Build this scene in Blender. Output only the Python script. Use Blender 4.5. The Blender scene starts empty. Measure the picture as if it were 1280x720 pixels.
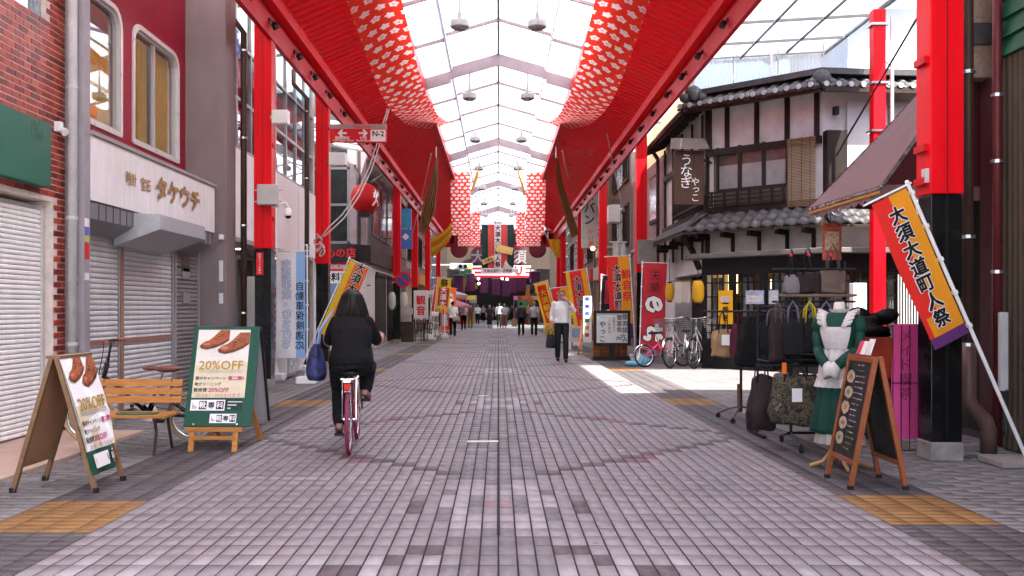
import bpy, math, random
import numpy as np
from mathutils import Vector, Matrix
R = math.radians
random.seed(7)
SC = bpy.context.scene
COL = SC.collection
# ------------------------------------------------------------------ camera
F, CX, CY, CH = 1200.0, 623.0, 386.0, 1.28          # focal length in photo pixels, vanishing point, eye height
cam = bpy.data.cameras.new('camera'); camo = bpy.data.objects.new('camera', cam); COL.objects.link(camo)
cam.sensor_width = 36; cam.lens = 36 * F / 1280; cam.clip_end = 2000; cam.clip_start = 0.05
cam.shift_x = (640 - CX) / 1280; cam.shift_y = (CY - 360) / 1280
camo.location = (0, 0, CH); camo.rotation_euler = (R(90), 0, 0)
SC.camera = camo
# ------------------------------------------------------------------ world, sun, exposure
SUN = Vector((-0.33, 0.50, -1.0)).normalized()      # the way the light travels
w = bpy.data.worlds.new('World'); SC.world = w; w.use_nodes = True
nt = w.node_tree; bg = nt.nodes['Background']
sky = nt.nodes.new('ShaderNodeTexSky'); sky.sky_type = 'NISHITA'; sky.sun_disc = False
el = math.asin(-SUN.z); sky.sun_elevation = el
sky.sun_rotation = math.atan2(-SUN.x, -SUN.y); sky.air_density = 1.0; sky.dust_density = 2.5
nt.links.new(sky.outputs[0], bg.inputs[0]); bg.inputs[1].default_value = 0.15
sl = bpy.data.lights.new('sun', 'SUN'); sl.energy = 4.6; sl.angle = R(0.55); sl.color = (1, 0.955, 0.89)
so = bpy.data.objects.new('sun', sl); COL.objects.link(so); so.location = (8, -10, 30)
so.rotation_euler = SUN.to_track_quat('-Z', 'Y').to_euler()
vs = SC.view_settings; vs.view_transform = 'Standard'; vs.look = 'None'; vs.gamma = 1; vs.exposure = 2.22
vs.use_curve_mapping = False
SC.cycles.max_bounces = 8; SC.cycles.diffuse_bounces = 5; SC.cycles.glossy_bounces = 3
SC.cycles.transmission_bounces = 5; SC.cycles.transparent_max_bounces = 8
SC.cycles.sample_clamp_indirect = 6; SC.cycles.caustics_reflective = False; SC.cycles.caustics_refractive = False
try: SC.cycles.use_denoising = True
except Exception: pass

# ------------------------------------------------------------------ pixel -> place
def P(px, py, Y): return Vector(((px - CX) / F * Y, Y, CH + (CY - py) / F * Y))
def GY(py): return F * CH / (py - CY)
def G(px, py): Y = GY(py); return Vector(((px - CX) / F * Y, Y, 0))

# ------------------------------------------------------------------ materials
def lin(c):
    if isinstance(c, str):
        v = [int(c[i:i + 2], 16) / 255 for i in (0, 2, 4)]
        return tuple(x / 12.92 if x <= .04045 else ((x + .055) / 1.055) ** 2.4 for x in v)
    return tuple(c)
_M = {}
def M(c, rough=.55, metal=0., var=.10, scale=6., bump=0., bscale=60., emit=0., trans=0., name=None, attr=False, coat=0., stretch=None, spec=.28):
    key = (c, rough, metal, var, scale, bump, bscale, emit, trans, attr, coat, stretch, spec)
    if key in _M: return _M[key]
    m = bpy.data.materials.new(name or 'paint'); m.use_nodes = True; _M[key] = m
    t = m.node_tree; L = t.links.new; b = t.nodes['Principled BSDF']
    rgb = lin(c); mxv = max(rgb)
    if mxv < .12: k_ = .45 + .55 * mxv / .12; rgb = tuple(x * k_ for x in rgb)      # deep blacks stay deep
    b.inputs['Roughness'].default_value = rough; b.inputs['Metallic'].default_value = metal
    b.inputs['Specular IOR Level'].default_value = spec
    if coat: b.inputs['Coat Weight'].default_value = coat; b.inputs['Coat Roughness'].default_value = .12
    geo = t.nodes.new('ShaderNodeNewGeometry'); pos = geo.outputs['Position']
    if stretch:
        mp = t.nodes.new('ShaderNodeMapping'); mp.inputs['Scale'].default_value = stretch; L(pos, mp.inputs[0]); pos = mp.outputs[0]
    if var or attr:
        mix = t.nodes.new('ShaderNodeMix'); mix.data_type = 'RGBA'; mix.blend_type = 'MULTIPLY'
        mix.inputs[0].default_value = 1.0
        if attr:
            at = t.nodes.new('ShaderNodeAttribute'); at.attribute_name = 'Col'; L(at.outputs['Color'], mix.inputs[6])
        else: mix.inputs[6].default_value = (*rgb, 1)
        n1 = t.nodes.new('ShaderNodeTexNoise'); n1.inputs['Scale'].default_value = scale; n1.inputs['Detail'].default_value = 6
        n1.inputs['Roughness'].default_value = .65
        L(pos, n1.inputs['Vector'])
        mr = t.nodes.new('ShaderNodeMapRange'); mr.inputs[1].default_value = .25; mr.inputs[2].default_value = .75
        mr.inputs[3].default_value = 1 - var * 1.6; mr.inputs[4].default_value = 1 + var * .9
        L(n1.outputs[0], mr.inputs[0]); L(mr.outputs[0], mix.inputs[7]); L(mix.outputs[2], b.inputs['Base Color'])
        colsock = mix.outputs[2]
        mr2 = t.nodes.new('ShaderNodeMapRange'); mr2.inputs[1].default_value = .3; mr2.inputs[2].default_value = .7
        mr2.inputs[3].default_value = max(.02, rough - .12); mr2.inputs[4].default_value = min(1, rough + .12)
        L(n1.outputs[0], mr2.inputs[0]); L(mr2.outputs[0], b.inputs['Roughness'])
    else:
        b.inputs['Base Color'].default_value = (*rgb, 1); colsock = None
    if bump:
        n2 = t.nodes.new('ShaderNodeTexNoise'); n2.inputs['Scale'].default_value = bscale; n2.inputs['Detail'].default_value = 4
        L(pos, n2.inputs['Vector'])
        bp = t.nodes.new('ShaderNodeBump'); bp.inputs['Strength'].default_value = bump; bp.inputs['Distance'].default_value = .01
        L(n2.outputs[0], bp.inputs['Height']); L(bp.outputs[0], b.inputs['Normal'])
    if emit:
        b.inputs['Emission Color'].default_value = (*rgb, 1); b.inputs['Emission Strength'].default_value = emit
    if trans:
        tr = t.nodes.new('ShaderNodeBsdfTranslucent')
        if colsock: L(colsock, tr.inputs[0])
        else: tr.inputs[0].default_value = (*rgb, 1)
        ms = t.nodes.new('ShaderNodeMixShader'); ms.inputs[0].default_value = trans
        L(b.outputs[0], ms.inputs[1]); L(tr.outputs[0], ms.inputs[2]); L(ms.outputs[0], t.nodes['Material Output'].inputs[0])
    return m
def glass_mat(name, tint=(.94, .96, .97), mixf=.12, rough=.02):
    m = bpy.data.materials.new(name); m.use_nodes = True; t = m.node_tree; L = t.links.new
    t.nodes.remove(t.nodes['Principled BSDF'])
    g = t.nodes.new('ShaderNodeBsdfGlossy'); g.inputs['Roughness'].default_value = rough; g.inputs[0].default_value = (1, 1, 1, 1)
    tr = t.nodes.new('ShaderNodeBsdfTransparent'); tr.inputs[0].default_value = (*tint, 1)
    lw = t.nodes.new('ShaderNodeLayerWeight'); lw.inputs[0].default_value = .5
    pw = t.nodes.new('ShaderNodeMath'); pw.operation = 'POWER'; pw.inputs[1].default_value = 4.0; L(lw.outputs['Facing'], pw.inputs[0])
    ad = t.nodes.new('ShaderNodeMath'); ad.operation = 'MULTIPLY_ADD'; ad.inputs[1].default_value = .55; ad.inputs[2].default_value = .03 + mixf * .2; ad.use_clamp = True
    L(pw.outputs[0], ad.inputs[0])
    ms = t.nodes.new('ShaderNodeMixShader'); L(ad.outputs[0], ms.inputs[0]); L(tr.outputs[0], ms.inputs[1]); L(g.outputs[0], ms.inputs[2])
    L(ms.outputs[0], t.nodes['Material Output'].inputs[0]); return m
def poly_mat(name, c, fr_trans, clear, var=.06):
    """translucent plastic sheet: diffuse + translucent, partly see-through"""
    m = bpy.data.materials.new(name); m.use_nodes = True; t = m.node_tree; L = t.links.new
    b = t.nodes['Principled BSDF']; b.inputs['Base Color'].default_value = (*lin(c), 1); b.inputs['Roughness'].default_value = .35
    geo = t.nodes.new('ShaderNodeNewGeometry'); n = t.nodes.new('ShaderNodeTexNoise'); n.inputs['Scale'].default_value = .7; n.inputs['Detail'].default_value = 5
    L(geo.outputs['Position'], n.inputs[0])
    cr = t.nodes.new('ShaderNodeMapRange'); cr.inputs[1].default_value = .3; cr.inputs[2].default_value = .7
    cr.inputs[3].default_value = 1 - var * 2; cr.inputs[4].default_value = 1; L(n.outputs[0], cr.inputs[0])
    mx = t.nodes.new('ShaderNodeMix'); mx.data_type = 'RGBA'; mx.blend_type = 'MULTIPLY'; mx.inputs[0].default_value = 1
    mx.inputs[6].default_value = (*lin(c), 1); L(cr.outputs[0], mx.inputs[7])
    L(mx.outputs[2], b.inputs['Base Color'])
    tr = t.nodes.new('ShaderNodeBsdfTranslucent'); L(mx.outputs[2], tr.inputs[0])
    ms = t.nodes.new('ShaderNodeMixShader'); ms.inputs[0].default_value = fr_trans; L(b.outputs[0], ms.inputs[1]); L(tr.outputs[0], ms.inputs[2])
    last = ms.outputs[0]
    if clear:
        tp = t.nodes.new('ShaderNodeBsdfTransparent'); m2 = t.nodes.new('ShaderNodeMixShader'); m2.inputs[0].default_value = clear
        L(last, m2.inputs[1]); L(tp.outputs[0], m2.inputs[2]); last = m2.outputs[0]
    L(last, t.nodes['Material Output'].inputs[0]); return m

RED = M((.72, .003, .010), .42, var=.11, scale=2.6, stretch=(2.2, 2.2, .35), bump=.05, bscale=5, name='red_paint', spec=.16)
REDD = M((.52, .003, .010), .4, var=.10, scale=1.2, name='deep_red_paint', spec=.16)
BLK = M((.012, .012, .013), .22, var=.3, scale=3, name='black_gloss_panel', coat=.3)
BLKM = M((.02, .02, .022), .5, var=.2, name='black_metal')
STONE = M((.28, .25, .23), .7, var=.25, scale=9, bump=.15, bscale=90, name='stone')
WHT = M((.78, .77, .75), .5, var=.06, scale=3, name='white_paint')
WHTP = M((.75, .75, .74), .4, var=.05, name='white_plastic')
GREY = M((.30, .29, .29), .5, var=.12, scale=4, name='grey_paint')
LGREY = M((.5, .49, .48), .45, var=.1, scale=4, name='light_grey')
DGREY = M((.07, .07, .075), .5, var=.2, scale=4, name='dark_grey')
STEEL = M((.55, .55, .56), .28, metal=.9, var=.1, name='steel')
CHROME = M((.7, .7, .71), .12, metal=1, var=.05, name='chrome')
BROWNP = M((.075, .042, .032), .45, var=.2, name='brown_pipe')
WOOD = M((.34, .14, .042), .5, var=.3, scale=10, stretch=(1, 1, 8), bump=.1, bscale=30, name='varnished_wood')
WOODO = M((.46, .19, .045), .45, var=.25, scale=9, stretch=(.6, 6, 6), name='orange_wood')
WOODR = M((.27, .075, .025), .4, var=.25, scale=10, name='reddish_wood')
DWOOD = M((.030, .017, .012), .6, var=.35, scale=7, stretch=(1, 1, .3), bump=.2, bscale=40, name='dark_old_wood')
DWOODB = M((.052, .029, .019), .6, var=.35, scale=7, stretch=(1, 1, .3), bump=.2, bscale=40, name='brown_old_wood')
PLAST = M((.62, .58, .56), .8, var=.16, scale=2.4, bump=.1, bscale=40, name='old_plaster')
BLACKT = M((.015, .014, .014), .6, var=0, name='black_print')
WHITET = M((.8, .79, .77), .6, var=0, name='white_print')
REDT = M((.68, .012, .02), .5, var=0, name='red_print')
GOLD = M((.42, .25, .085), .4, metal=.35, var=.1, name='gold_letters')
GLASS = glass_mat('window_glass')
GLASSD = glass_mat('dark_window_glass', (.35, .38, .38), .5)
RUBBER = M((.018, .018, .018), .7, var=.2, name='rubber')

# ------------------------------------------------------------------ mesh builder
class MB:
    def __init__(s): s.v = []; s.f = []
    def add(s, vs_, fs):
        o = len(s.v); s.v += [tuple(p) for p in vs_]; s.f += [tuple(i + o for i in f) for f in fs]; return s
    def box(s, x0, x1, y0, y1, z0, z1):
        if x0 > x1: x0, x1 = x1, x0
        if y0 > y1: y0, y1 = y1, y0
        if z0 > z1: z0, z1 = z1, z0
        return s.add([(x0, y0, z0), (x1, y0, z0), (x1, y1, z0), (x0, y1, z0), (x0, y0, z1), (x1, y0, z1), (x1, y1, z1), (x0, y1, z1)],
                     [(0, 3, 2, 1), (4, 5, 6, 7), (0, 1, 5, 4), (1, 2, 6, 5), (2, 3, 7, 6), (3, 0, 4, 7)])
    def bar(s, a, b, wd, ht, up=(0, 0, 1)):
        a = Vector(a); b = Vector(b); d = (b - a).normalized(); u = Vector(up)
        if abs(d.dot(u)) > .98: u = Vector((0, 1, 0))
        r = d.cross(u).normalized(); u = r.cross(d).normalized(); r = r * wd / 2; u = u * ht / 2
        return s.add([a - r - u, a + r - u, a + r + u, a - r + u, b - r - u, b + r - u, b + r + u, b - r + u],
                     [(0, 1, 2, 3), (7, 6, 5, 4), (4, 5, 1, 0), (5, 6, 2, 1), (6, 7, 3, 2), (7, 4, 0, 3)])
    def quad(s, a, b, c, d): return s.add([a, b, c, d], [(0, 1, 2, 3)])
    def prism(s, poly, dv):
        """poly: list of 3d points (planar), extruded by dv"""
        n = len(poly); dv = Vector(dv); a = [Vector(p) for p in poly]; b = [p + dv for p in a]
        return s.add(a + b, [tuple(range(n))[::-1], tuple(range(n, 2 * n))] + [(i, (i + 1) % n, n + (i + 1) % n, n + i) for i in range(n)])
    def tube(s, path, r, n=8, cap=True, closed=False):
        path = [Vector(p) for p in path]; k = len(path); rs = r if isinstance(r, (list, tuple)) else [r] * k
        rings = []; u = None
        for i, p in enumerate(path):
            if closed: d = path[(i + 1) % k] - path[i - 1]
            else: d = path[min(i + 1, k - 1)] - path[max(i - 1, 0)]
            d = d.normalized() if d.length > 1e-9 else Vector((0, 0, 1))
            if u is None:
                u = d.orthogonal().normalized()
            else:
                u = (u - d * u.dot(d)); u = u.normalized() if u.length > 1e-6 else d.orthogonal().normalized()
            vv = d.cross(u)
            rr = rs[i] if isinstance(rs[i], (tuple, list)) else (rs[i], rs[i])
            rings.append([p + u * math.cos(2 * math.pi * j / n) * rr[0] + vv * math.sin(2 * math.pi * j / n) * rr[1] for j in range(n)])
        vs_ = [q for g in rings for q in g]; fs = []
        for i in range(k if closed else k - 1):
            a = i * n; b = ((i + 1) % k) * n
            for j in range(n): fs.append((a + j, a + (j + 1) % n, b + (j + 1) % n, b + j))
        if cap and not closed: fs += [tuple(range(n))[::-1], tuple(range((k - 1) * n, k * n))]
        return s.add(vs_, fs)
    def cyl(s, a, b, r, n=10): return s.tube([a, b], r, n)
    def lathe(s, c, prof, n=14, axis=(0, 0, 1)):
        """prof: list of (radius, height) along axis from c"""
        ax = Vector(axis).normalized(); c = Vector(c); u = ax.orthogonal().normalized() if abs(ax.z) < .99 else Vector((1, 0, 0)); vv = ax.cross(u)
        vs_ = []; fs = []
        for (r, h) in prof:
            for j in range(n):
                a = 2 * math.pi * j / n; vs_.append(c + ax * h + u * (r * math.cos(a)) + vv * (r * math.sin(a)))
        for i in range(len(prof) - 1):
            for j in range(n): fs.append((i * n + j, i * n + (j + 1) % n, (i + 1) * n + (j + 1) % n, (i + 1) * n + j))
        fs += [tuple(range(n))[::-1], tuple(range((len(prof) - 1) * n, len(prof) * n))]
        return s.add(vs_, fs)
    def sphere(s, c, r, n=12, m=7):
        rx, ry, rz = r if isinstance(r, (tuple, list)) else (r, r, r); c = Vector(c); vs_ = []; fs = []
        for i in range(m + 1):
            ph = math.pi * (i + .02) / (m + .04); 
            for j in range(n):
                a = 2 * math.pi * j / n
                vs_.append(c + Vector((rx * math.sin(ph) * math.cos(a), ry * math.sin(ph) * math.sin(a), rz * math.cos(ph))))
        for i in range(m):
            for j in range(n): fs.append((i * n + j, (i + 1) * n + j, (i + 1) * n + (j + 1) % n, i * n + (j + 1) % n))
        fs += [tuple(range(n)), tuple(range(m * n, (m + 1) * n))[::-1]]
        return s.add(vs_, fs)
    def sheet(s, fn, nu, nv):
        o = [fn(i / nu, j / nv) for j in range(nv + 1) for i in range(nu + 1)]; W = nu + 1
        return s.add(o, [(j * W + i, j * W + i + 1, (j + 1) * W + i + 1, (j + 1) * W + i) for j in range(nv) for i in range(nu)])
    def build(s, name, mat, parent=None, smooth=False, bevel=0, label=None, cat=None, group=None, kind=None, solid=0):
        me = bpy.data.meshes.new(name); me.from_pydata(s.v, [], s.f); me.update()
        return link(name, me, mat, parent, smooth, bevel, label, cat, group, kind, solid)
def link(name, me, mat, parent=None, smooth=False, bevel=0, label=None, cat=None, group=None, kind=None, solid=0):
    o = bpy.data.objects.new(name, me); COL.objects.link(o)
    if mat is not None and not me.materials: me.materials.append(mat)
    if smooth: me.polygons.foreach_set('use_smooth', [True] * len(me.polygons))
    if solid:
        md = o.modifiers.new('solidify', 'SOLIDIFY'); md.thickness = solid; md.offset = 0
    if bevel:
        md = o.modifiers.new('bevel', 'BEVEL'); md.width = bevel; md.segments = 2; md.limit_method = 'ANGLE'; md.angle_limit = R(35)
    if parent is not None: attach(o, parent)
    tag(o, label, cat, group, kind); return o
def tag(o, label=None, cat=None, group=None, kind=None):
    if label: o['label'] = label
    if cat: o['category'] = cat
    if group: o['group'] = group
    if kind: o['kind'] = kind
    return o
def wmat(o):
    m = o.matrix_basis.copy()
    return wmat(o.parent) @ o.matrix_parent_inverse @ m if o.parent else m
def attach(o, parent): o.parent = parent; o.matrix_parent_inverse = wmat(parent).inverted()
def E(name, label, cat, loc=(0, 0, 0), group=None, kind=None, rz=0):
    o = bpy.data.objects.new(name, None); COL.objects.link(o); o.location = loc; o.rotation_euler = (0, 0, rz); o.empty_display_size = .2
    return tag(o, label, cat, group, kind or ('thing' if cat else None))
def copy_tree(o, parent=None):
    c = o.copy(); COL.objects.link(c)
    if parent is not None: c.parent = parent; c.matrix_parent_inverse = o.matrix_parent_inverse.copy()
    for ch in KIDS(o): copy_tree(ch, c)
    return c
def KIDS(o): return list(o.children)
def inst(name, src, mat=None, parent=None, mtx=None):
    """an object sharing the mesh src, at matrix mtx (world)"""
    o = bpy.data.objects.new(name, src); COL.objects.link(o)
    if parent is not None:
        o.parent = parent; o.matrix_parent_inverse = wmat(parent).inverted()
    if mtx is not None: o.matrix_basis = mtx
    return o
def box(name, mat, parent, x0, x1, y0, y1, z0, z1, bevel=0, **k): return MB().box(x0, x1, y0, y1, z0, z1).build(name, mat, parent, bevel=bevel, **k)

# ------------------------------------------------------------------ lettering (flat print, mesh glyphs)
_T = {}
def glyphs(s, bold=0.0):
    if (s, bold) in _T: return _T[(s, bold)]
    c = bpy.data.curves.new('lettering', 'FONT'); c.body = s; c.resolution_u = 2; c.offset = bold; c.align_x = 'LEFT'
    o = bpy.data.objects.new('lettering', c); me = bpy.data.meshes.new_from_object(o)
    v = [p.co.copy() for p in me.vertices]; f = [tuple(p.vertices) for p in me.polygons]
    bpy.data.meshes.remove(me); bpy.data.objects.remove(o); bpy.data.curves.remove(c)
    _T[(s, bold)] = (v, f); return v, f
def text2d(s, bold=.0, w=None, h=None, vertical=False, pitch=1.08, sx=1., mirror=False, bb=None):
    """glyph mesh as (verts 2d, faces), centred on 0,0; scaled to fit w or h"""
    V = []; Fc = []
    if vertical:
        for i, ch in enumerate(s):
            if ch == ' ': continue
            v, f = glyphs(ch, bold)
            cx = (min(p.x for p in v) + max(p.x for p in v)) / 2; cy = (min(p.y for p in v) + max(p.y for p in v)) / 2
            if ch in 'っ・': cx -= .1
            o = len(V); V += [((p.x - cx) * sx, p.y - cy - i * pitch) for p in v]; Fc += [tuple(k + o for k in q) for q in f]
    else:
        v, f = glyphs(s, bold); V = [(p.x * sx, p.y) for p in v]; Fc = f
    if not V: return [], [], 1
    x0 = min(p[0] for p in V); x1 = max(p[0] for p in V); y0 = min(p[1] for p in V); y1 = max(p[1] for p in V)
    if bb is not None: g = bold - bb; x0 += g; x1 -= g; y0 += g; y1 -= g
    if w and h:
        kx = w / (x1 - x0); ky = h / (y1 - y0)
    else:
        kx = ky = (w / (x1 - x0)) if w else (h / (y1 - y0))
    if mirror: kx = -kx; Fc = [q[::-1] for q in Fc]
    return [((p[0] - (x0 + x1) / 2) * kx, (p[1] - (y0 + y1) / 2) * ky) for p in V], Fc, abs(ky)
def put_text(parent, s, o, rt, up, mat, w=None, h=None, bold=.01, vertical=False, out=None, outb=.06, mirror=False, fn=None, name='lettering', sx=1., lift=.004, pitch=1.08):
    """lettering on a plane at o with axes rt (reading direction) and up, or on a surface fn(x,y,lift)"""
    o = Vector(o); rt = Vector(rt).normalized(); up = Vector(up).normalized(); nn = rt.cross(up)
    v, f, em = text2d(s, 0, w, h, vertical, mirror=mirror, sx=sx, pitch=pitch)
    def go(bold_, mat_, lf):
        if not v: return
        n = 0 if bold_ < .004 else (6 if bold_ < .03 else 10); mb = MB()
        offs = [(0, 0)] + [(bold_ * em * math.cos(2 * math.pi * i / n), bold_ * em * math.sin(2 * math.pi * i / n)) for i in range(n)]
        for i, (ox, oy) in enumerate(offs):      # heavier strokes: the glyph laid down several times, slightly shifted
            l_ = lf + .00022 * i
            mb.add([fn(p[0] + ox, p[1] + oy, l_) if fn else o + rt * (p[0] + ox) + up * (p[1] + oy) + nn * l_ for p in v], f)
        return mb.build(name, mat_, parent)
    if out: go(bold + outb, out, lift)
    return go(bold, mat, lift + (.004 if out else 0))
# ================================================================== GROUND
ground = box('ground', M((.09, .088, .085), .85, var=.25, scale=.8, name='asphalt'), None, -400, 400, -60, 900, -.2, -.03, kind='structure')
PAL = {'l1': (0.228, 0.200, 0.209), 'l2': (0.239, 0.208, 0.216), 'l3': (0.218, 0.190, 0.199), 'w': (0.304, 0.276, 0.285), 'g1': (0.176, 0.155, 0.165), 'g2': (0.149, 0.131, 0.139),
       'd': (0.100, 0.076, 0.080), 'd2': (0.085, 0.067, 0.071), 'r': (0.187, 0.087, 0.098), 'p': (0.265, 0.171, 0.177), 'k1': (0.089, 0.077, 0.080), 'k2': (0.102, 0.087, 0.089), 'k3': (0.080, 0.071, 0.075),
       'y': (0.261, 0.136, 0.046), 'y2': (0.235, 0.120, 0.042), 's1': (0.179, 0.168, 0.167), 's2': (0.198, 0.185, 0.181), 's3': (0.162, 0.151, 0.153)}
TILE = M((1, 1, 1), .62, var=.11, scale=75, bump=.12, bscale=160, attr=True, name='paving_block')
def _grime(m):
    t = m.node_tree; L = t.links.new; b = t.nodes['Principled BSDF']; src = b.inputs['Base Color'].links[0].from_socket; g = t.nodes.new('ShaderNodeNewGeometry')
    vo = t.nodes.new('ShaderNodeTexVoronoi'); vo.inputs['Scale'].default_value = 2.1; vo.inputs['Randomness'].default_value = 1; L(g.outputs['Position'], vo.inputs['Vector'])
    r1 = t.nodes.new('ShaderNodeMapRange'); r1.inputs[1].default_value = .028; r1.inputs[2].default_value = .055; r1.inputs[3].default_value = .45; r1.inputs[4].default_value = 1; L(vo.outputs['Distance'], r1.inputs[0])
    n = t.nodes.new('ShaderNodeTexNoise'); n.inputs['Scale'].default_value = .55; n.inputs['Detail'].default_value = 7; n.inputs['Roughness'].default_value = .7; L(g.outputs['Position'], n.inputs['Vector'])
    r2 = t.nodes.new('ShaderNodeMapRange'); r2.inputs[1].default_value = .3; r2.inputs[2].default_value = .7; r2.inputs[3].default_value = .80; r2.inputs[4].default_value = 1.10; L(n.outputs[0], r2.inputs[0])
    mu = t.nodes.new('ShaderNodeMath'); mu.operation = 'MULTIPLY'; L(r1.outputs[0], mu.inputs[0]); L(r2.outputs[0], mu.inputs[1])
    mx = t.nodes.new('ShaderNodeMix'); mx.data_type = 'RGBA'; mx.blend_type = 'MULTIPLY'; mx.inputs[0].default_value = 1; L(src, mx.inputs[6]); L(mu.outputs[0], mx.inputs[7]); L(mx.outputs[2], b.inputs['Base Color'])
_grime(TILE)      # chewing-gum spots and worn patches
pav = E('pavement', None, None, (0, 0, 0), kind='structure')
box('mortar_bed', M((.030, .026, .025), .9, var=.3, scale=4, name='joint_sand'), pav, -14, 14, 2.35, 63.5, -.026, -.0030)
box('crossing_pavement', M((.44, .41, .385), .8, var=.15, scale=1.5, bump=.1, bscale=40, name='pale_concrete'), None, -60, 60, -60, 2.34, -.029, -.003, kind='structure')  # unseen pale ground behind the camera, added to bounce sunlight onto the facades
tiles = []
PW = 2.33 / 24
rnd = random.Random(3)
def medal(c, r):
    """centre medallion, c = column -24..23, r = rows from its centre"""
    a = c if c >= 0 else -1 - c; q = abs(r)
    if q > 4 or a > 5: return None
    if q == 4: return 'g2' if a == 0 else None
    if q == 3: return 'w' if a in (1, 2) else ('l2' if a == 0 else None)
    if q == 2: return 'w' if a in (0, 1, 2) else ('g2' if a == 3 else None)
    if a == 0: return 'p' if q == 0 else 'l2'
    if a == 1: return 'g2' if q == 0 else 'g1'
    if a == 5: return 'd' if r <= 0 else 'g2'
    if a == 3: return 'g2' if r == -1 else 'w'
    return 'w' if a == 2 else None
row0 = int(2.4 / .2)
PER, CEN = 34, 31                      # rows between medallions, row of the first
for r in range(row0, 314):
    y0 = r * .2
    for c in range(-24, 24):
        a = c if c >= 0 else -1 - c
        k = (r - CEN) % PER; kk = min(k, PER - k)
        col = rnd.choice(('l1', 'l1', 'l2', 'l3', 'l1', 'l2'))
        if a < 3 and kk > 4: col = rnd.choice(('g1', 'g1', 'l3', 'g2'))
        if a == 3 and kk > 4: col = rnd.choice(('l3', 'g1'))
        m_ = medal(c, k if k <= PER / 2 else k - PER)
        if m_: col = m_
        dg = 5 + (a - 1) // 2 if a >= 1 else -9
        if kk == dg: col = rnd.choice(('d', 'd2', 'd', 'd')) if a > 2 else 'g2'
        if kk == dg - 1 and a in (11, 12, 13): col = 'r'
        if kk == dg and a in (13, 14): col = 'r'
        if kk == dg + 3 and a in (20, 21, 22) and k < PER / 2: col = 'd'
        if r < 25 and r % 34 < 25:
            col = 'w' if (a // 1) % 3 == 0 and a > 2 and rnd.random() < .8 else col
        tiles.append((c * PW, (c + 1) * PW, y0, y0 + .2, col))
for s in (-1, 1):
    n = 0
    for r in range(24, 628):
        y0 = r * .1
        yel = (y0 - (5.62 if s > 0 else 5.45)) % 7.1 < .92
        for i, (xa, xb) in enumerate(((2.33, 2.45), (2.45, 2.65), (2.65, 2.85), (2.85, 3.0))):
            o = .0
            col = rnd.choice(('y', 'y', 'y2')) if yel and i < 4 else rnd.choice(('k1', 'k2', 'k3', 'k1'))
            if not yel and (int((y0 + 1) / 1.2) % 3 == 0): col = rnd.choice(('k3', 'k1'))
            tiles.append((s * xa, s * xb, y0, y0 + .1, col))
        lim = 4.75
        if s > 0 and 11.7 < y0 < 22: lim = 13
        if s < 0 and 24 < y0 < 30.4: lim = 13
        x = 3.0 + (0 if r % 2 else -.15)
        while x < lim:
            xa = max(3.0, x); xb = min(x + .3, lim)
            if xb - xa > .03: tiles.append((s * xa, s * xb, y0, y0 + .1, rnd.choice(('s1', 's2', 's3'))))
            x += .3
def tile_mesh(ts, name):
    n = len(ts); A = np.array([(min(t[0], t[1]), max(t[0], t[1]), t[2], t[3]) for t in ts], float); j = .0042; jy = .0056; b = .0015
    rs = np.random.RandomState(5); dz = rs.uniform(-.0016, .0016, (n, 1)); tilt = rs.uniform(-.0009, .0009, (n, 4))
    x0, x1, y0, y1 = A[:, 0] + j, A[:, 1] - j, A[:, 2] + jy, A[:, 3] - jy
    V = np.zeros((n, 8, 3))
    for i, (xx, yy) in enumerate(((x0, y0), (x1, y0), (x1, y1), (x0, y1))):
        V[:, i, 0] = xx; V[:, i, 1] = yy; V[:, i, 2] = -.0060
        sx = b if i in (0, 3) else -b; sy = b if i in (0, 1) else -b
        V[:, 4 + i, 0] = xx + sx; V[:, 4 + i, 1] = yy + sy; V[:, 4 + i, 2] = dz[:, 0] + tilt[:, i]
    base = np.array([[4, 5, 6, 7], [0, 1, 5, 4], [1, 2, 6, 5], [2, 3, 7, 6], [3, 0, 4, 7]])
    Fa = (base[None] + np.arange(n)[:, None, None] * 8).reshape(-1)
    me = bpy.data.meshes.new(name); me.vertices.add(n * 8); me.vertices.foreach_set('co', V.reshape(-1))
    me.loops.add(n * 20); me.loops.foreach_set('vertex_index', Fa.astype(np.int32))
    me.polygons.add(n * 5); me.polygons.foreach_set('loop_start', np.arange(0, n * 20, 4, dtype=np.int32))
    try: me.polygons.foreach_set('loop_total', np.full(n * 5, 4, dtype=np.int32))
    except Exception: pass
    me.update(calc_edges=True)
    cols = np.array([PAL[t[4]] for t in ts]) * (1 + rs.uniform(-.07, .07, (n, 1)))
    ca = me.color_attributes.new('Col', 'FLOAT_COLOR', 'CORNER')
    cc = np.ones((n, 20, 4)); cc[:, :, :3] = cols[:, None, :]
    ca.data.foreach_set('color', cc.reshape(-1)); return me
def in_view(t):
    x = abs((t[0] + t[1]) / 2); y = t[2]
    return y > 4.5 and x / y < .54
near = [t for t in tiles if in_view(t) and t[3] - t[2] > .15]; near.sort(key=lambda t: t[2]); near = near[:290]; ns = set(id(t) for t in near)
rest = [t for t in tiles if id(t) not in ns]
link('paving_field', tile_mesh(rest, 'paving_field'), TILE, pav, kind='stuff')
_tm = {}
for t in near:
    k = t[4]
    if k not in _tm:
        _tm[k] = tile_mesh([(-PW / 2, PW / 2, -.1, .1, k)], 'paving_block'); _tm[k].materials.append(TILE)
    inst('paving_block', _tm[k], None, pav, Matrix.Translation(((t[0] + t[1]) / 2, (t[2] + t[3]) / 2, rnd.uniform(-.0015, .0015))))
box('drain_slot', M((.012, .011, .01), .8, var=0), pav, -.009, .009, 5.45, 62, -.004, .0036)
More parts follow.
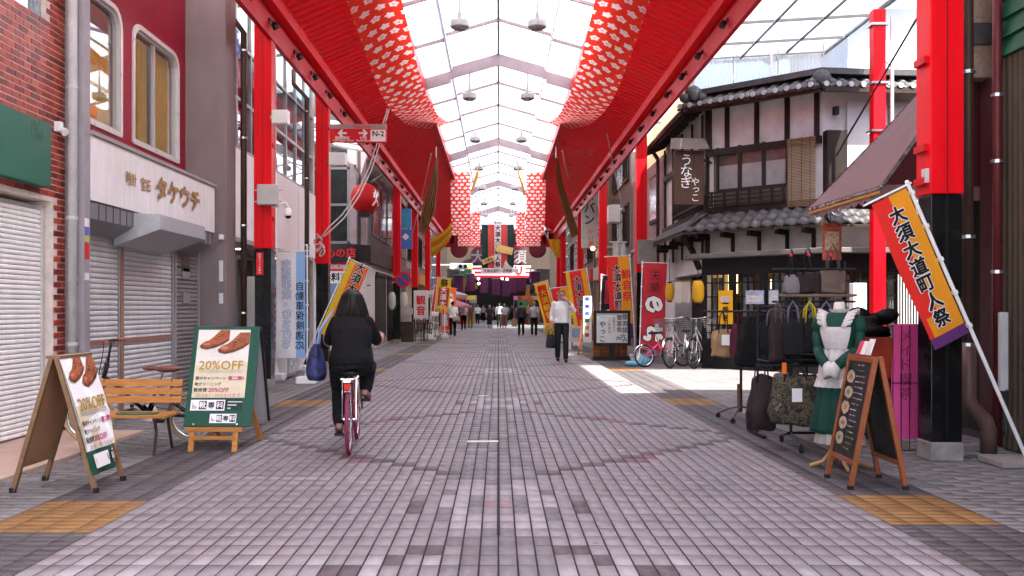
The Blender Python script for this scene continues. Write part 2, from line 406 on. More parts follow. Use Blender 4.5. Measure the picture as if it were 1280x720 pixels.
box('shop_apron', M((.46, .33, .26), .8, var=.12, scale=5, name='peach_concrete'), pav, -4.72, -3.66, 2.9, 9.9, -.02, .03, bevel=.006)
for yy, ww in ((9.2, .30), (14.05, .16)):
    MB().box(-.30, -.30 + ww, yy, yy + .1, .002, .0045).build('worn_paint', M((.62, .6, .58), .7, var=.25, scale=30), pav)

# ================================================================== ARCADE
Z0 = CH
EDGE_X, EDGE_Z, RID = 1.9, Z0 + 5.62, Z0 + 6.45
ROOF0, ROOF1 = .5, 60.0
arc = E('arcade_vault', 'translucent gabled arcade roof with red corrugated soffits over the street', 'roof', (0, 24, 0))
POLY = poly_mat('frosted_roof_sheet', 'f6f7fa', .84, .0, .07)
MAUVE = M((.25, .185, .20), .45, var=.15, scale=2, name='mauve_steel')
SOFF = M((.78, .004, .012), .36, var=.06, scale=1.0, name='red_soffit', spec=.22)
def roofz(x, up=0): return Z0 + 5.83 + .54 * (1 - abs(x) / EDGE_X) + up
BAY = 2.975
ys = [24.3 + BAY * k for k in range(-8, 17)]
for k, y in enumerate(ys[:-1]):
    for s in (-1, 1):
        for (xa, xb, up) in ((0.02, 1.22, .10), (1.16, 1.98, 0)):
            za, zb = roofz(xa, up), roofz(xb, up)
            MB().prism([(s * xa, y + .03, za), (s * xb, y + .03, zb), (s * xb, y + BAY - .03, zb), (s * xa, y + BAY - .03, za)], (0, 0, .012)).build('roof_sheet', POLY, arc)
        MB().bar((s * 1.2, y, roofz(1.2) + .05), (s * 1.2, y + BAY, roofz(1.2) + .05), .035, .09).build('purlin', WHT, arc)
for k, y in enumerate(ys):
    thick = (k - 8) % 4 == 0
    h = .30 if thick else .07
    b = MB()
    for s in (-1, 1):
        for (xa, xb, up) in ((0, 1.2, .085), (1.2, 1.93, -.015)):
            za, zb = roofz(xa, up), roofz(xb, up)
            b.prism([(s * xa, y - .03, za - h), (s * xb, y - .03, zb - h), (s * xb, y - .03, zb), (s * xa, y - .03, za)], (0, .06, 0))
    b.build('truss_beam' if thick else 'rafter', MAUVE, arc)
MB().box(-.022, .022, ROOF0, 71.8, Z0 + 6.42, Z0 + 6.52).build('ridge_beam', M((.10, .095, .10), .5, name='ridge_grey'), arc)
# soffits: corrugated, one part per bay
def soffit(s, ya, yb):
    n = max(1, int((yb - ya) / .29)); b = MB(); x0, z0, x1, z1 = 3.47, Z0 + 4.90, EDGE_X + .02, EDGE_Z - .04
    st = (yb - ya) / n
    prof = []
    for i in range(n):
        y = ya + i * st
        prof += [(y, 0), (y + st * .62, 0), (y + st * .70, -.035), (y + st * .92, -.035)]
    prof.append((yb, 0))
    v = []; f = []
    for (y, d) in prof: v += [(s * x0, y, z0 + d), (s * x1, y, z1 + d)]
    for i in range(len(prof) - 1): f.append((2 * i, 2 * i + 1, 2 * i + 3, 2 * i + 2))
    b.add(v, f)
    # upper skin so that the soffit is a closed panel
    b.quad((s * x0, ya, z0 + .04), (s * x1, ya, z1 + .04), (s * x1, yb, z1 + .04), (s * x0, yb, z0 + .04))
    return b
for k in range(-2, 4):
    ya = 24.3 + 11.9 * k
    yb = min(24.3 + 11.9 * (k + 1), ROOF1)
    if ya >= ROOF1: continue
    for s in (-1, 1):
        soffit(s, ya, yb).build('soffit', SOFF, arc)
        box('fascia', REDD, arc, s * 3.60, s * 3.68, ya, yb, Z0 + 4.30, Z0 + 5.25)
        box('fascia_beam', RED, arc, s * 3.44, s * 3.598, ya + .002, yb - .002, Z0 + 4.70, Z0 + 4.93, bevel=.01)
        box('edge_beam', RED, arc, s * (EDGE_X - .05), s * (EDGE_X + .03), ya, yb, EDGE_Z - .10, EDGE_Z + .20)
        box('gutter', GREY, arc, s * (EDGE_X + .1), s * 3.70, ya, yb, Z0 + 5.70, Z0 + 5.74)
# columns
def column(x, y, label, r=.14):
    s = 1 if x > 0 else -1
    c = E('arcade_column', label, 'column', (x, y, 0), 'red arcade columns along the street')
    MB().box(x - r, x + r, y - r, y + r, 0, .16).build('stone_plinth', STONE, c, bevel=.01)
    MB().box(x - r + .01, x + r - .01, y - r + .01, y + r - .01, .16, 2.24).build('black_cladding', BLK, c, bevel=.006)
    MB().box(x - .012, x + .012, y - r + .004, y - r + .02, .17, 2.235).build('groove', M((.003, .003, .003), .5, var=0), c)
    MB().box(x - r, x + r, y - r, y + r, 2.245, Z0 + 4.72).build('red_shaft', RED, c, bevel=.008)
    MB().box(x - .006, x + .006, y - r - .002, y - r + .01, 2.26, Z0 + 4.68).build('groove', M((.16, .0, .004), .5, var=0), c)
    return c
RX = [(8.18, 'tall red and black column beside the brown awning'), (25.3, 'red column between the eel restaurant and the grey junction box'), (34.6, 'red column next to the white balcony on the far side'),
      (44, 'red column beside the vertical bag shop sign'), (55.6, 'slim far red column before the arcade end on the bag shop side'), (60, 'last red column at the arcade end on the bag shop side')]
LX = [(15.45, 'red and black column beside the grey switch box and the camera'), (20.6, 'red and black column carrying the direction sign and tied rope'), (35.6, 'red column carrying the round no parking sign'),
      (43.2, 'red column beyond the blue shop signs'), (51, 'red column behind the yellow drape'), (60, 'last red column at the arcade end on the dim sum shop side')]
for (y, l) in RX: column(3.76, y, l)
for (y, l) in LX: column(-3.76, y, l)
for x, w_ in ((-3.76, 'brick'), (3.76, 'awning')): column(x, 1.2, 'first red and black arcade column on the %s shop side' % w_)
# bolted plates, box and brackets on the near column
nc = [o for o in bpy.data.objects if o.name == 'arcade_column'][0]
for z in (3.38, 2.64, 2.36):
    box('bracket_plate', REDD, nc, 3.58, 3.622, 8.08, 8.28, z - .03, z + .03)
box('small_box', LGREY, nc, 3.585, 3.62, 8.06, 8.14, 2.39 - .05, 2.39 + .07, bevel=.005)
# ------------------------------------------------------------------ sheets added over the gaps beside the arcade, to keep direct sun out
FLASH = poly_mat('side_roof_sheet', 'f4f5f6', .84, .0, .05)
flash = [(-1, ROOF0, 23.6, 5.1), (-1, 30.3, 60, 5.2), (1, ROOF0, 11.3, 5.4), (1, 24.5, 60, 5.2)]
for i, (s, a, b_, xo) in enumerate(flash):
    e = E('side_canopy', ['narrow pale side roof above the shuttered shops', 'narrow pale side roof above the dim sum shop row', 'narrow pale side roof above the awning shop', 'narrow pale side roof beyond the eel restaurant'][i], 'roof', (s * 4.2, (a + b_) / 2, 6.2))
    n = max(1, int((b_ - a) / 3.0)); st = (b_ - a) / n
    for j in range(n):
        MB().prism([(s * 3.62, a + j * st + .02, 6.56), (s * xo, a + j * st + .02, 6.75), (s * xo, a + (j + 1) * st - .02, 6.75), (s * 3.62, a + (j + 1) * st - .02, 6.56)], (0, 0, .02)).build('sheet', FLASH, e)
        MB().bar((s * 3.62, a + j * st, 6.53), (s * xo, a + j * st, 6.72), .05, .06).build('rafter', GREY, e)
# ------------------------------------------------------------------ pendant lamps
def lamp(x, y, l):
    e = E('ceiling_lamp', l, 'lamp', (x, y, Z0 + 5.55), 'pendant lamps under the arcade roof')
    zc = Z0 + 5.50
    MB().cyl((x, y, zc + .28), (x, y, roofz(x) + .08), .028, 8).build('rod', M((.36, .35, .35), .45, var=.1), e)
    MB().lathe((x, y, zc), [(.17, 0), (.19, .015), (.19, .11), (.18, .13), (.05, .16), (.04, .3)], 18).build('housing', M((.30, .29, .29), .45, var=.1, name='lamp_grey'), e, smooth=False)
    MB().lathe((x, y, zc - .03), [(.12, 0), (.155, .028)], 18).build('lens', M((.22, .22, .21), .2, var=.05), e)
    MB().box(x - .2, x + .2, y - .02, y + .02, zc + .16, zc + .19).build('bracket', LGREY, e)
for k in range(-1, 7):
    for s in (-1, 1): lamp(s * .76, 18.8 + 6.4 * k, 'white drum pendant lamp hanging from the glazed arcade roof')
# ------------------------------------------------------------------ spotlights on the fascia
def spot_proto():
    e = E('spotlight', 'small dark spotlight bracketed to the red fascia beam', 'spotlight', (0, 0, 0), 'spotlights along the fascia')
    MB().box(-.03, .0, -.05, .05, -.03, .03).build('bracket', BLKM, e)
    MB().tube([(-.02, 0, 0), (-.06, 0, -.01), (-.09, 0, -.05)], .012, 6).build('arm', BLKM, e)
    MB().lathe((-.06, -.02, -.02), [(.02, 0), (.05, .02), (.055, .11), (.05, .12)], 10, axis=(-.45, -.25, -.8)).build('head', M((.05, .05, .05), .25, metal=.6, var=.2), e, smooth=True)
    return e
sp0 = spot_proto(); first = True
SPOTY = [12.1, 13.6, 15.05, 16.9, 18.4, 20.0, 21.9, 23.8, 25.6, 27.4, 29.2, 31, 33, 35, 37, 39, 41, 43]
for s in (-1, 1):
    for y in SPOTY:
        o = sp0 if first else copy_tree(sp0); first = False
        o.location = (s * 3.60, y, Z0 + 4.52); o.rotation_euler = (0, 0, 0 if s > 0 else math.pi)
# ================================================================== LEFT SIDE BUILDINGS
def ringframe(name, mat, parent, o, ax, ay, outer, inner, depth, bevel=0, kind=None):
    """flat frame between two outlines (2d, same count), extruded by depth along ax x ay"""
    o = Vector(o); ax = Vector(ax); ay = Vector(ay); nn = ax.cross(ay).normalized(); n = len(outer)
    A = [o + ax * p[0] + ay * p[1] for p in outer]; B = [o + ax * p[0] + ay * p[1] for p in inner]
    d = nn * depth
    v = A + B + [p + d for p in A] + [p + d for p in B]; f = []
    for i in range(n):
        j = (i + 1) % n
        f += [(i, n + i, n + j, j)[::-1], (2 * n + i, 2 * n + j, 3 * n + j, 3 * n + i)[::-1][::-1], (i, j, 2 * n + j, 2 * n + i), (n + j, n + i, 3 * n + i, 3 * n + j)]
    return MB().add(v, f).build(name, mat, parent)
def rrect(x0, x1, y0, y1, rt, rb, n=5):
    pts = []
    for (cx, cy, r, a0) in ((x1 - rb, y0 + rb, rb, -90), (x1 - rt, y1 - rt, rt, 0), (x0 + rt, y1 - rt, rt, 90), (x0 + rb, y0 + rb, rb, 180)):
        for i in range(n): a = R(a0 + 90 * i / (n - 1)); pts.append((cx + r * math.cos(a), cy + r * math.sin(a)))
    return pts
def shutter(parent, X, y0, y1, z0, z1, pitch, mat, s=1, axis='y', name='roller_shutter', guide=None):
    """s=+1: faces +X. slats are sub-parts"""
    fr = MB()
    fr.box(X - s * .06, X + s * .03, y0 - .05, y0, z0, z1); fr.box(X - s * .06, X + s * .03, y1, y1 + .05, z0, z1)
    fr.box(X - s * .06, X - s * .04, y0, y1, z0, z1)
    f = fr.build(name, guide or LGREY, parent)
    prof = [(-.03, 0), (.002, .004), (.012, pitch * .35), (.012, pitch * .7), (.004, pitch * .93), (-.03, pitch * .93)]
    b = MB().prism([(s * p[0], 0, p[1]) for p in prof], (0, y1 - y0 - .004, 0)); me = bpy.data.meshes.new('slat'); me.from_pydata(b.v, [], b.f); me.update(); me.materials.append(mat)
    n = int((z1 - z0) / pitch)
    for i in range(n): inst('slat', me, None, f, Matrix.Translation((X, y0 + .002, z0 + i * pitch)))
    return f
# ---------------------------------------------------------------- brick tiled shop
b1 = E('brick_shop', 'red brick tiled shop with white roller shutter and green sign board', 'building', (-4.5, 8, 0))
JOINT = M((.62, .55, .50), .85, var=.15, scale=12, name='pale_joint')
BX = -4.5
wall = MB()
wall.box(-12, BX - .012, 2.8, 10.04, 2.36, 4.14); wall.box(-12, BX - .012, 9.55, 10.04, 4.14, 8.2); wall.box(-12, BX - .012, 2.8, 9.55, 5.6, 8.2); wall.box(-12, BX - .012, 9.72, 10.04, 0, 2.36); wall.box(-12, -4.8, 2.8, 9.72, 0, 2.36)
wl = wall.build('wall', JOINT, b1)
BR = [M((.38, .055, .034), .35, var=.25, scale=14, name='brick'), M((.25, .03, .022), .35, var=.25, scale=14), M((.47, .085, .05), .35, var=.25, scale=14), M((.17, .024, .02), .38, var=.25, scale=14)]
bm_ = []
for m_ in BR:
    q = MB().box(-.02, .006, .006, .149, .007, .058); me = bpy.data.meshes.new('brick'); me.from_pydata(q.v, [], q.f); me.update(); me.materials.append(m_); bm_.append(me)
bl = []
for i in range(0, 84):
    z = i * .065
    y = 10.04 - .155 * (1 if i % 2 else .5)
    while y > 5.5:
        ok = (z > 2.36 or y > 9.70) and not (4.10 < z < 5.6 and y < 9.58 - .02)
        if ok: bl.append((y, z))
        y -= .155
bl.sort(key=lambda t: -(1 if t[0] > 8.45 else 0) * 100 - t[0] * .1 + abs(t[1] - 3.0))
rb = random.Random(11); rest_b = [MB() for _ in BR]
for i, (y, z) in enumerate(bl):
    k = rb.choice((0, 0, 1, 2, 0, 3, 1)); dx = rb.uniform(-.002, .002)
    if i < 295: inst('brick', bm_[k], None, wl, Matrix.Translation((BX - .012 + dx, y, z)))
    else: rest_b[k].box(BX - .032 + dx, BX - .004 + dx, y + .006, y + .149, z + .007, z + .058)
for k, q in enumerate(rest_b): q.build('brick_facing', BR[k], wl, kind='stuff')
shutter(b1, -4.62, 3.2, 9.66, .04, 2.32, .0475, M((.82, .815, .79), .45, var=.10, scale=3.5, stretch=(1, 2.5, .5), name='white_shutter'), guide=LGREY)
MB().box(-4.56, -4.40, 4.5, 9.45, 2.47, 3.10).build('sign_board', M((.012, .13, .085), .35, var=.12, scale=2, name='green_sign'), b1, bevel=.01)
wf = MB()
for (a, b_, c, d) in ((7.0, 9.56, 4.10, 4.16), (7.0, 7.06, 4.1, 5.6), (9.50, 9.56, 4.1, 5.6), (8.95, 9.0, 4.1, 5.6), (7, 9.56, 5.54, 5.6)): wf.box(-4.62, -4.55, a, b_, c, d)
w1 = wf.build('window', STEEL, b1); MB().box(-4.60, -4.595, 7.05, 9.5, 4.15, 5.55).build('pane', GLASSD, w1)
MB().box(-4.72, -4.70, 9.0, 9.5, 4.1, 5.6).build('curtain', M((.45, .2, .17), .8), w1)
sw = MB(); sw.box(-4.50, -4.44, 9.72, 9.80, 3.08, 3.18); sw.lathe((-4.44, 9.76, 3.10), [(.03, 0), (.045, .06)], 8, axis=(.8, -.3, -.5)); sw.build('sensor_light', WHTP, b1)
# ---------------------------------------------------------------- jewellery shop
b2 = E('jewellery_shop', 'jewellery shop with red upper wall, rounded windows and white sign band', 'building', (-4.6, 12.5, 0))
CRIM = M((.30, .010, .035), .6, var=.2, scale=2.5, bump=.25, bscale=160, name='crimson_stucco')
wl = MB()
for (a, b_, c, d) in ((10.1, 10.4, 3.1, 8), (10.4, 12.2, 3.1, 3.46), (10.4, 12.2, 5.06, 8), (12.2, 12.58, 3.1, 8), (12.58, 14.38, 3.1, 3.46), (12.58, 14.38, 5.06, 8), (14.38, 14.72, 3.1, 8)):
    wl.box(-5.05, -4.8, a, b_, c, d)
wl.build('wall', CRIM, b2)
box('body', M((.2, .2, .2), .8), b2, -12, -5.9, 10.1, 15.3, 0, 8.0)
box('room_floor', M((.3, .27, .25), .8), b2, -5.89, -5.06, 10.1, 15.3, 3.0, 3.05)
CURT = M((.70, .40, .06), .8, var=.15, scale=3, trans=.25, name='mustard_curtain')
for (ya, yb) in ((10.4, 12.2), (12.58, 14.38)):
    fo = rrect(ya, yb, 3.46, 5.06, .26, .03); fi = rrect(ya + .05, yb - .05, 3.51, 5.01, .22, .02)
    fi2 = rrect(ya + .085, yb - .085, 3.545, 4.975, .19, .015)
    big = [(p[0] + (-.012 if p[0] < (ya + yb) / 2 else .012), p[1] + (.012 if p[1] > 4.2 else -.012)) for p in fo]
    w_ = ringframe('window', M((.66, .65, .64), .35, metal=.2, var=.05, name='silver_frame'), b2, (-4.84, 0, 0), (0, 1, 0), (0, 0, 1), big, fi, .065)
    ringframe('inner_frame', M((.5, .5, .5), .4, metal=.2, var=.05), w_, (-4.87, 0, 0), (0, 1, 0), (0, 0, 1), [(p[0], p[1]) for p in fi], fi2, .05)
    # square the red wall to the rounded corners
    for (cy, cz, sy) in ((ya, 5.06, 1), (yb, 5.06, -1)):
        pts = [(-4.805, cy, cz + .02), (-4.805, cy + sy * .28, cz + .02)] + [(-4.805, cy + sy * (.26 - .26 * math.cos(R(90 - 15 * i))), cz - .26 + .26 * math.sin(R(90 - 15 * i))) for i in range(7)]
        MB().prism(pts, (-.1, 0, 0)).build('corner_infill', CRIM, b2)
    MB().box(-4.86, -4.855, ya + .08, yb - .08, 3.54, 4.98).build('pane', GLASS, w_)
    mid = (ya + yb) / 2
    MB().box(-4.87, -4.83, mid - .028, mid + .028, 3.53, 4.99).build('mullion', M((.5, .5, .5), .4, metal=.2, var=.05), w_)
    for (ca, cb) in ((ya + .1, ya + .80), (yb - .78, yb - .1)):
        MB().sheet(lambda u, v, ca=ca, cb=cb: (-4.915 + .022 * math.sin(u * 34) * (.5 + .5 * v), ca + (cb - ca) * u, 4.95 - 1.4 * v), 44, 4).build('curtain', CURT, w_, smooth=True)
MB().box(-4.893, -4.885, 10.5, 12.1, 4.6, 4.95).build('blind', M((.25, .16, .13), .7), b2)
# white sign band and ledge
SIGNW = M((.74, .72, .71), .6, var=.09, scale=4, stretch=(1, 3, .5), bump=.1, bscale=220, name='pale_stone_sign')
MB().box(-4.82, -4.30, 10.15, 14.55, 2.43, 3.12).build('sign_band', SIGNW, b2, bevel=.004)
MB().box(-4.84, -4.27, 10.12, 14.58, 3.122, 3.165).build('ledge', M((.3, .27, .26), .5), b2)
def sidetxt(parent, s, X, y, z, mat, h=None, w=None, **k):   # on a wall that faces +X (left side of the street)
    return put_text(parent, s, (X, y, z), (0, 1, 0), (0, 0, 1), mat, w=w, h=h, **k)
sidetxt(b2, '時計', -4.298, 11.22, 2.80, GOLD, h=.155, bold=.025, lift=.012)
sidetxt(b2, '宝石', -4.298, 11.68, 2.79, GOLD, h=.155, bold=.025, lift=.012)
sidetxt(b2, 'タケウチ', -4.298, 12.90, 2.81, GOLD, h=.27, w=1.72, bold=.05, lift=.015)
PIER = M((.23, .19, .19), .55, var=.09, scale=2, stretch=(2, 2, .6), name='mauve_grey_panel')
MB().box(-5.05, -4.18, 14.72, 15.28, 0, 6.6).build('pier', PIER, b2, bevel=.008)
MB().box(-4.72, -4.31, 9.98, 10.14, 0, 6.6).build('pilaster', M((.30, .28, .30), .45, var=.15, scale=3, name='grey_pilaster'), b2, bevel=.006)
MB().tube([(-4.40, 9.91, 0.02), (-4.40, 9.91, 6.6)], .052, 12).build('downpipe', M((.42, .42, .43), .4, var=.15), b2, smooth=True)
for z in (.9, 2.2, 3.55, 5.0): MB().cyl((-4.40, 9.91, z), (-4.40, 9.91, z + .035), .06, 12).build('pipe_clip', LGREY, b2)
# stickers on the pilaster
STX = -4.29
for (z0, z1, c_) in ((2.14, 2.23, (.75, .75, .75)), (2.05, 2.14, (.12, .16, .5)), (1.98, 2.05, (.45, .5, .12)), (1.80, 1.97, (.6, .03, .03)), (1.58, 1.66, (.7, .7, .74))):
    MB().box(-4.312, -4.305, 10.0, 10.10, z0, z1 - .004).build('sticker', M(c_, .4, var=0), b2)
MB().box(-4.42, -4.37, 9.972, 9.982, .98, 1.62).build('sticker', M((.72, .72, .70), .4, var=0), b2)
put_text(b2, '福祉法人・商店街', (-4.395, 9.971, 1.30), (1, 0, 0), (0, 0, 1), BLACKT, h=.56, vertical=True, bold=0, lift=.002)
SHG = M((.62, .61, .60), .45, var=.15, scale=3.5, stretch=(1, 2.5, .5), name='grey_shutter')
shutter(b2, -4.62, 10.2, 11.62, .02, 2.30, .062, SHG, guide=GREY)
shutter(b2, -4.62, 11.74, 13.52, .02, 2.30, .062, SHG, guide=GREY)
shutter(b2, -4.60, 13.64, 14.66, .02, 2.30, .062, M((.24, .22, .22), .6, var=.2, scale=6, name='dull_shutter'), guide=GREY)
MB().box(-4.66, -4.57, 11.64, 11.72, 0, 2.3).build('shutter_post', M((.30, .17, .12), .5), b2)
for (a, b_) in ((10.2, 11.62), (11.74, 13.52)): MB().box(-4.606, -4.592, a, b_, .86, .92).build('rail', M((.30, .15, .10), .5), b2)
aw = MB()
PANEL = M((.20, .21, .23), .4, metal=.3, var=.12, scale=4, name='blue_grey_metal')
aw2 = MB().prism([(-4.55, 10.17, 2.42), (-4.32, 10.17, 2.42), (-4.32, 10.17, 2.24), (-4.55, 10.17, 2.10)], (0, 4.3, 0)).build('shutter_case', PANEL, b2)
for i in range(1, 22): MB().box(-4.318, -4.312, 10.17 + i * .195, 10.176 + i * .195, 2.24, 2.42).build('case_seam', M((.06, .06, .07), .5, var=0), aw2)
MB().prism([(-4.55, 11.35, 2.42), (-4.0, 11.35, 2.40), (-4.0, 11.35, 2.22), (-4.55, 11.35, 2.02)], (0, 1.75, 0)).build('projecting_sign_box', M((.42, .43, .45), .4, metal=.2, var=.1, scale=6), b2, bevel=.004)
for (y_, z_, c_, hh) in ((14.05, 2.12, (.14, .1, .08), .09), (14.05, 1.97, (.14, .1, .08), .09), (14.05, 1.82, (.1, .08, .07), .11), (14.06, 1.72, (.28, .26, .25), .16), (14.08, 1.36, (.26, .24, .23), .16)):
    MB().box(-4.585, -4.565, y_ - .16, y_ + .16, z_, z_ + hh).build('wall_plate', M(c_, .6), b2, bevel=.004)
for (x_, z_, zz, c_) in ((-4.25, 1.70, 2.02, (.7, .7, .7)), (-4.25, 1.36, 1.52, (.65, .7, .75))): MB().box(x_ - .03, x_ + .03, 14.708, 14.718, z_, zz).build('sticker', M(c_, .4, var=0), b2)
cm = MB().box(-4.24, -4.19, 14.55, 14.68, 2.33, 2.41).build('security_camera', WHTP, b2, bevel=.01)
# ---------------------------------------------------------------- white glazed building
b3 = E('glazed_building', 'white building with tall upstairs glazing above a dark shop recess', 'building', (-4.6, 19.5, 0))
MB().box(-4.85, -4.5, 15.6, 23.6, 2.52, 4.05).build('white_band', M((.86, .85, .84), .5, var=.04, scale=1.5, name='white_panel'), b3)
for y in (17.6, 19.6, 21.6): MB().box(-4.499, -4.495, y - .006, y + .006, 2.52, 4.05).build('panel_joint', LGREY, b3)
MB().box(-9, -4.5, 15.6, 23.6, 6.75, 7.6).build('parapet', LGREY, b3)
box('upstairs_floor', M((.45, .44, .42), .7), b3, -8.8, -4.86, 15.6, 23.6, 3.85, 4.0)
box('upstairs_wall', M((.42, .40, .36), .8, var=.2, scale=1.2), b3, -9.0, -8.8, 15.6, 23.6, 2.5, 6.75)
box('party_wall', M((.3, .28, .27), .8), b3, -9.0, -4.52, 15.3, 15.59, 0, 7.6)
box('end_wall', M((.55, .53, .52), .7, var=.1), b3, -9.0, -4.52, 23.4, 23.6, 0, 6.75)
wn = 8; st = 7.8 / wn
for i in range(wn):
    a = 15.65 + i * st; fr = MB()
    for (p, q, r_, s_) in ((a, a + .06, 4.06, 6.74), (a + st - .02, a + st, 4.06, 6.74), (a + .06, a + st - .02, 4.06, 4.12), (a + .06, a + st - .02, 4.92, 4.98), (a + .06, a + st - .02, 5.9, 5.95)): fr.box(-4.60, -4.53, p, q, r_, s_)
    g = fr.build('window', M((.33, .33, .34), .4, metal=.5, var=.1), b3)
    MB().box(-4.57, -4.565, a + .06, a + st - .02, 4.12, 6.7).build('pane', glass_mat('upstairs_glass', (.75, .8, .82), .9) if i == 0 else bpy.data.materials['upstairs_glass'], g)
BLUET = M((.06, .08, .5), .5, var=0, name='blue_print')
sidetxt(b3, 'ス&ニ', -4.52, 18.9, 5.30, BLUET, h=.42, bold=.0)
sidetxt(b3, 'G-', -4.52, 18.8, 4.48, M((.1, .1, .12), .5, var=0), h=.5)
sidetxt(b3, '二ス&', -4.52, 16.0, 5.9, BLUET, h=.5, bold=.0)
box('shop_ceiling', M((.34, .31, .28), .7), b3, -8.8, -4.5, 15.6, 23.4, 2.44, 2.515)
box('shop_back_wall', M((.10, .085, .07), .7, var=.3), b3, -6.6, -6.5, 15.6, 23.4, 0, 2.43)
box('shop_floor', M((.14, .13, .13), .4), b3, -6.5, -4.5, 15.6, 23.4, .0, .05)
for i in range(4): MB().lathe((-5.0, 16.8 + 1.7 * i, 2.425), [(.09, 0), (.09, .012)], 12).build('downlight', M((1, .8, .5), .4, var=0, emit=3.0), b3)
for i in range(5):
    a = 15.7 + i * 1.55; fr = MB()
    for (p, q, r_, s_) in ((a, a + .07, .05, 2.43), (a + 1.43, a + 1.5, .05, 2.43), (a + .07, a + 1.43, .05, .2), (a + .07, a + 1.43, 2.36, 2.43)): fr.box(-5.62, -5.55, p, q, r_, s_)
    g = fr.build('shopfront_frame', M((.25, .24, .24), .4, metal=.4), b3); MB().box(-5.59, -5.585, a + .07, a + 1.43, .2, 2.36).build('pane', GLASSD, g)
for y, nm in ((15.38, 'downpipe'), (20.15, 'downpipe')):
    x = -4.08 if y < 16 else -4.02
    MB().tube([(-4.3, y, 6.3), (-4.3, y, 6.0), (x, y, 5.7), (x, y, .03)], .05, 10).build(nm, BROWNP, b3, smooth=True)
    for z in (1.2, 2.6, 4.0, 5.4): MB().cyl((x, y, z), (x, y, z + .03), .062, 10).build('pipe_clip', STEEL, b3)
MB().box(-4.95, -4.6, 15.3, 15.6, 0, 6.75).build('corner_post', DGREY, b3)
# grey boxes, camera and clips fixed to the left columns
lc = {round(o.location.y, 2): o for o in bpy.data.objects if o.name.startswith('arcade_column') and o.location.x < 0}
c1, c2, c3 = lc[15.45], lc[20.6], lc[35.6]
sb = E('switch_box', 'grey switch box strapped to the red column', 'switch box', (-3.7, 15.28, 2.9))
MB().box(-3.80, -3.50, 15.10, 15.30, 2.92, 3.24).build('case', M((.46, .44, .42), .45, var=.1), sb, bevel=.012)
for z in (2.99, 3.17): MB().box(-3.90, -3.45, 15.305, 15.312, z - .01, z + .01).build('strap', STEEL, sb)
wb = E('white_speaker_box', 'white square speaker box high on the red column above the camera', 'speaker', (-3.5, 15.3, 4.3)); MB().box(-3.60, -3.34, 15.22, 15.40, 4.22, 4.44).build('case', WHTP, wb, bevel=.015); MB().bar((-3.63, 15.3, 4.33), (-3.58, 15.3, 4.33), .06, .06).build('bracket', STEEL, wb)
wb = E('white_speaker_box', 'white square speaker box below the direction sign', 'speaker', (-3.5, 20.4, 4.4)); MB().box(-3.60, -3.24, 20.36, 20.56, 4.33, 4.60).build('case', WHTP, wb, bevel=.015); MB().bar((-3.63, 20.46, 4.45), (-3.58, 20.46, 4.45), .06, .06).build('bracket', STEEL, wb)
cc = E('dome_camera', 'white dome security camera on a curved arm from the red column', 'security camera', (-3.4, 15.3, 2.8))
MB().tube([(-3.61, 15.3, 2.90), (-3.5, 15.3, 2.91), (-3.42, 15.3, 2.98), (-3.36, 15.3, 2.95), (-3.35, 15.3, 2.88)], .015, 8).build('arm', WHTP, cc, smooth=True)
MB().lathe((-3.35, 15.3, 2.76), [(.06, 0), (.065, .03), (.06, .1), (.025, .13)], 14).build('housing', WHTP, cc, smooth=True); MB().sphere((-3.35, 15.3, 2.76), (.05, .05, .045), 12, 6).build('dome', BLK, cc, smooth=True)
for z in (2.72, 3.02, 3.9): MB().box(-3.625, -3.60, 15.36, 15.5, z - .03, z + .03).build('bracket_plate', REDD, c1)
st_ = E('camera_notice', 'narrow red notice on the black column cladding', 'notice', (-3.62, 15.3, 2)); MB().box(-3.86, -3.75, 15.303, 15.312, 1.82, 2.18).build('plate', REDT, st_); put_text(st_, '防犯カメラ作動中', (-3.805, 15.302, 2.0), (1, 0, 0), (0, 0, 1), WHITET, h=.32, vertical=True, lift=.003)
# ---------------------------------------------------------------- dim sum corner building
b4 = E('dim_sum_shop', 'corner building with dark upstairs windows and black dim sum sign band', 'building', (-5, 32, 0))
PEB = M((.66, .63, .61), .85, var=.3, scale=18, bump=.5, bscale=70, name='pebbled_render')
MAUW = M((.34, .26, .27), .6, var=.2, scale=3, name='mauve_wall')
plan = [(-13, 29.0), (-4.30, 29.0), (-4.05, 29.5), (-4.05, 38), (-13, 38)]
MB().prism([(x, y, 0) for x, y in plan], (0, 0, 2.7)).build('ground_floor_wall', PEB, b4)
MB().prism([(x + (.12 if x > -12 else 0) * -1, y + .12 if y < 30 else y, 3.22) for x, y in plan], (0, 0, 4.9)).build('upper_wall', DGREY, b4)
MB().prism([(x, y - .25 if y < 29.2 else (y - .15 if y < 30 else y), 2.7) if x < -4.2 else (x + .14, y - .12 if y < 30 else y, 2.7) for x, y in plan], (0, 0, .52)).build('sign_band', M((.035, .034, .036), .5, var=.3, scale=3), b4)
put_text(b4, '点心の店', (-4.88, 28.745, 2.96), (1, 0, 0), (0, 0, 1), REDT, w=1.22, bold=.02, lift=.012)
for i in range(6):
    x0 = -9.9 + i * .9
    if i < 6:
        fr = MB()
        for (p, q, r_, s_) in ((x0, x0 + .09, 3.25, 6.5), (x0 + .82, x0 + .9, 3.25, 6.5), (x0, x0 + .9, 3.25, 3.33), (x0, x0 + .9, 4.4, 4.47), (x0, x0 + .9, 5.5, 5.57)): fr.box(p, q, 29.060, 29.140, r_, s_)
        g = fr.build('window', M((.26, .24, .25), .4, metal=.3), b4); MB().box(x0 + .09, x0 + .82, 29.105, 29.110, 3.33, 6.5).build('pane', M((.035, .037, .036), .12, var=.4, scale=1.5, name='dark_dusty_pane'), g)
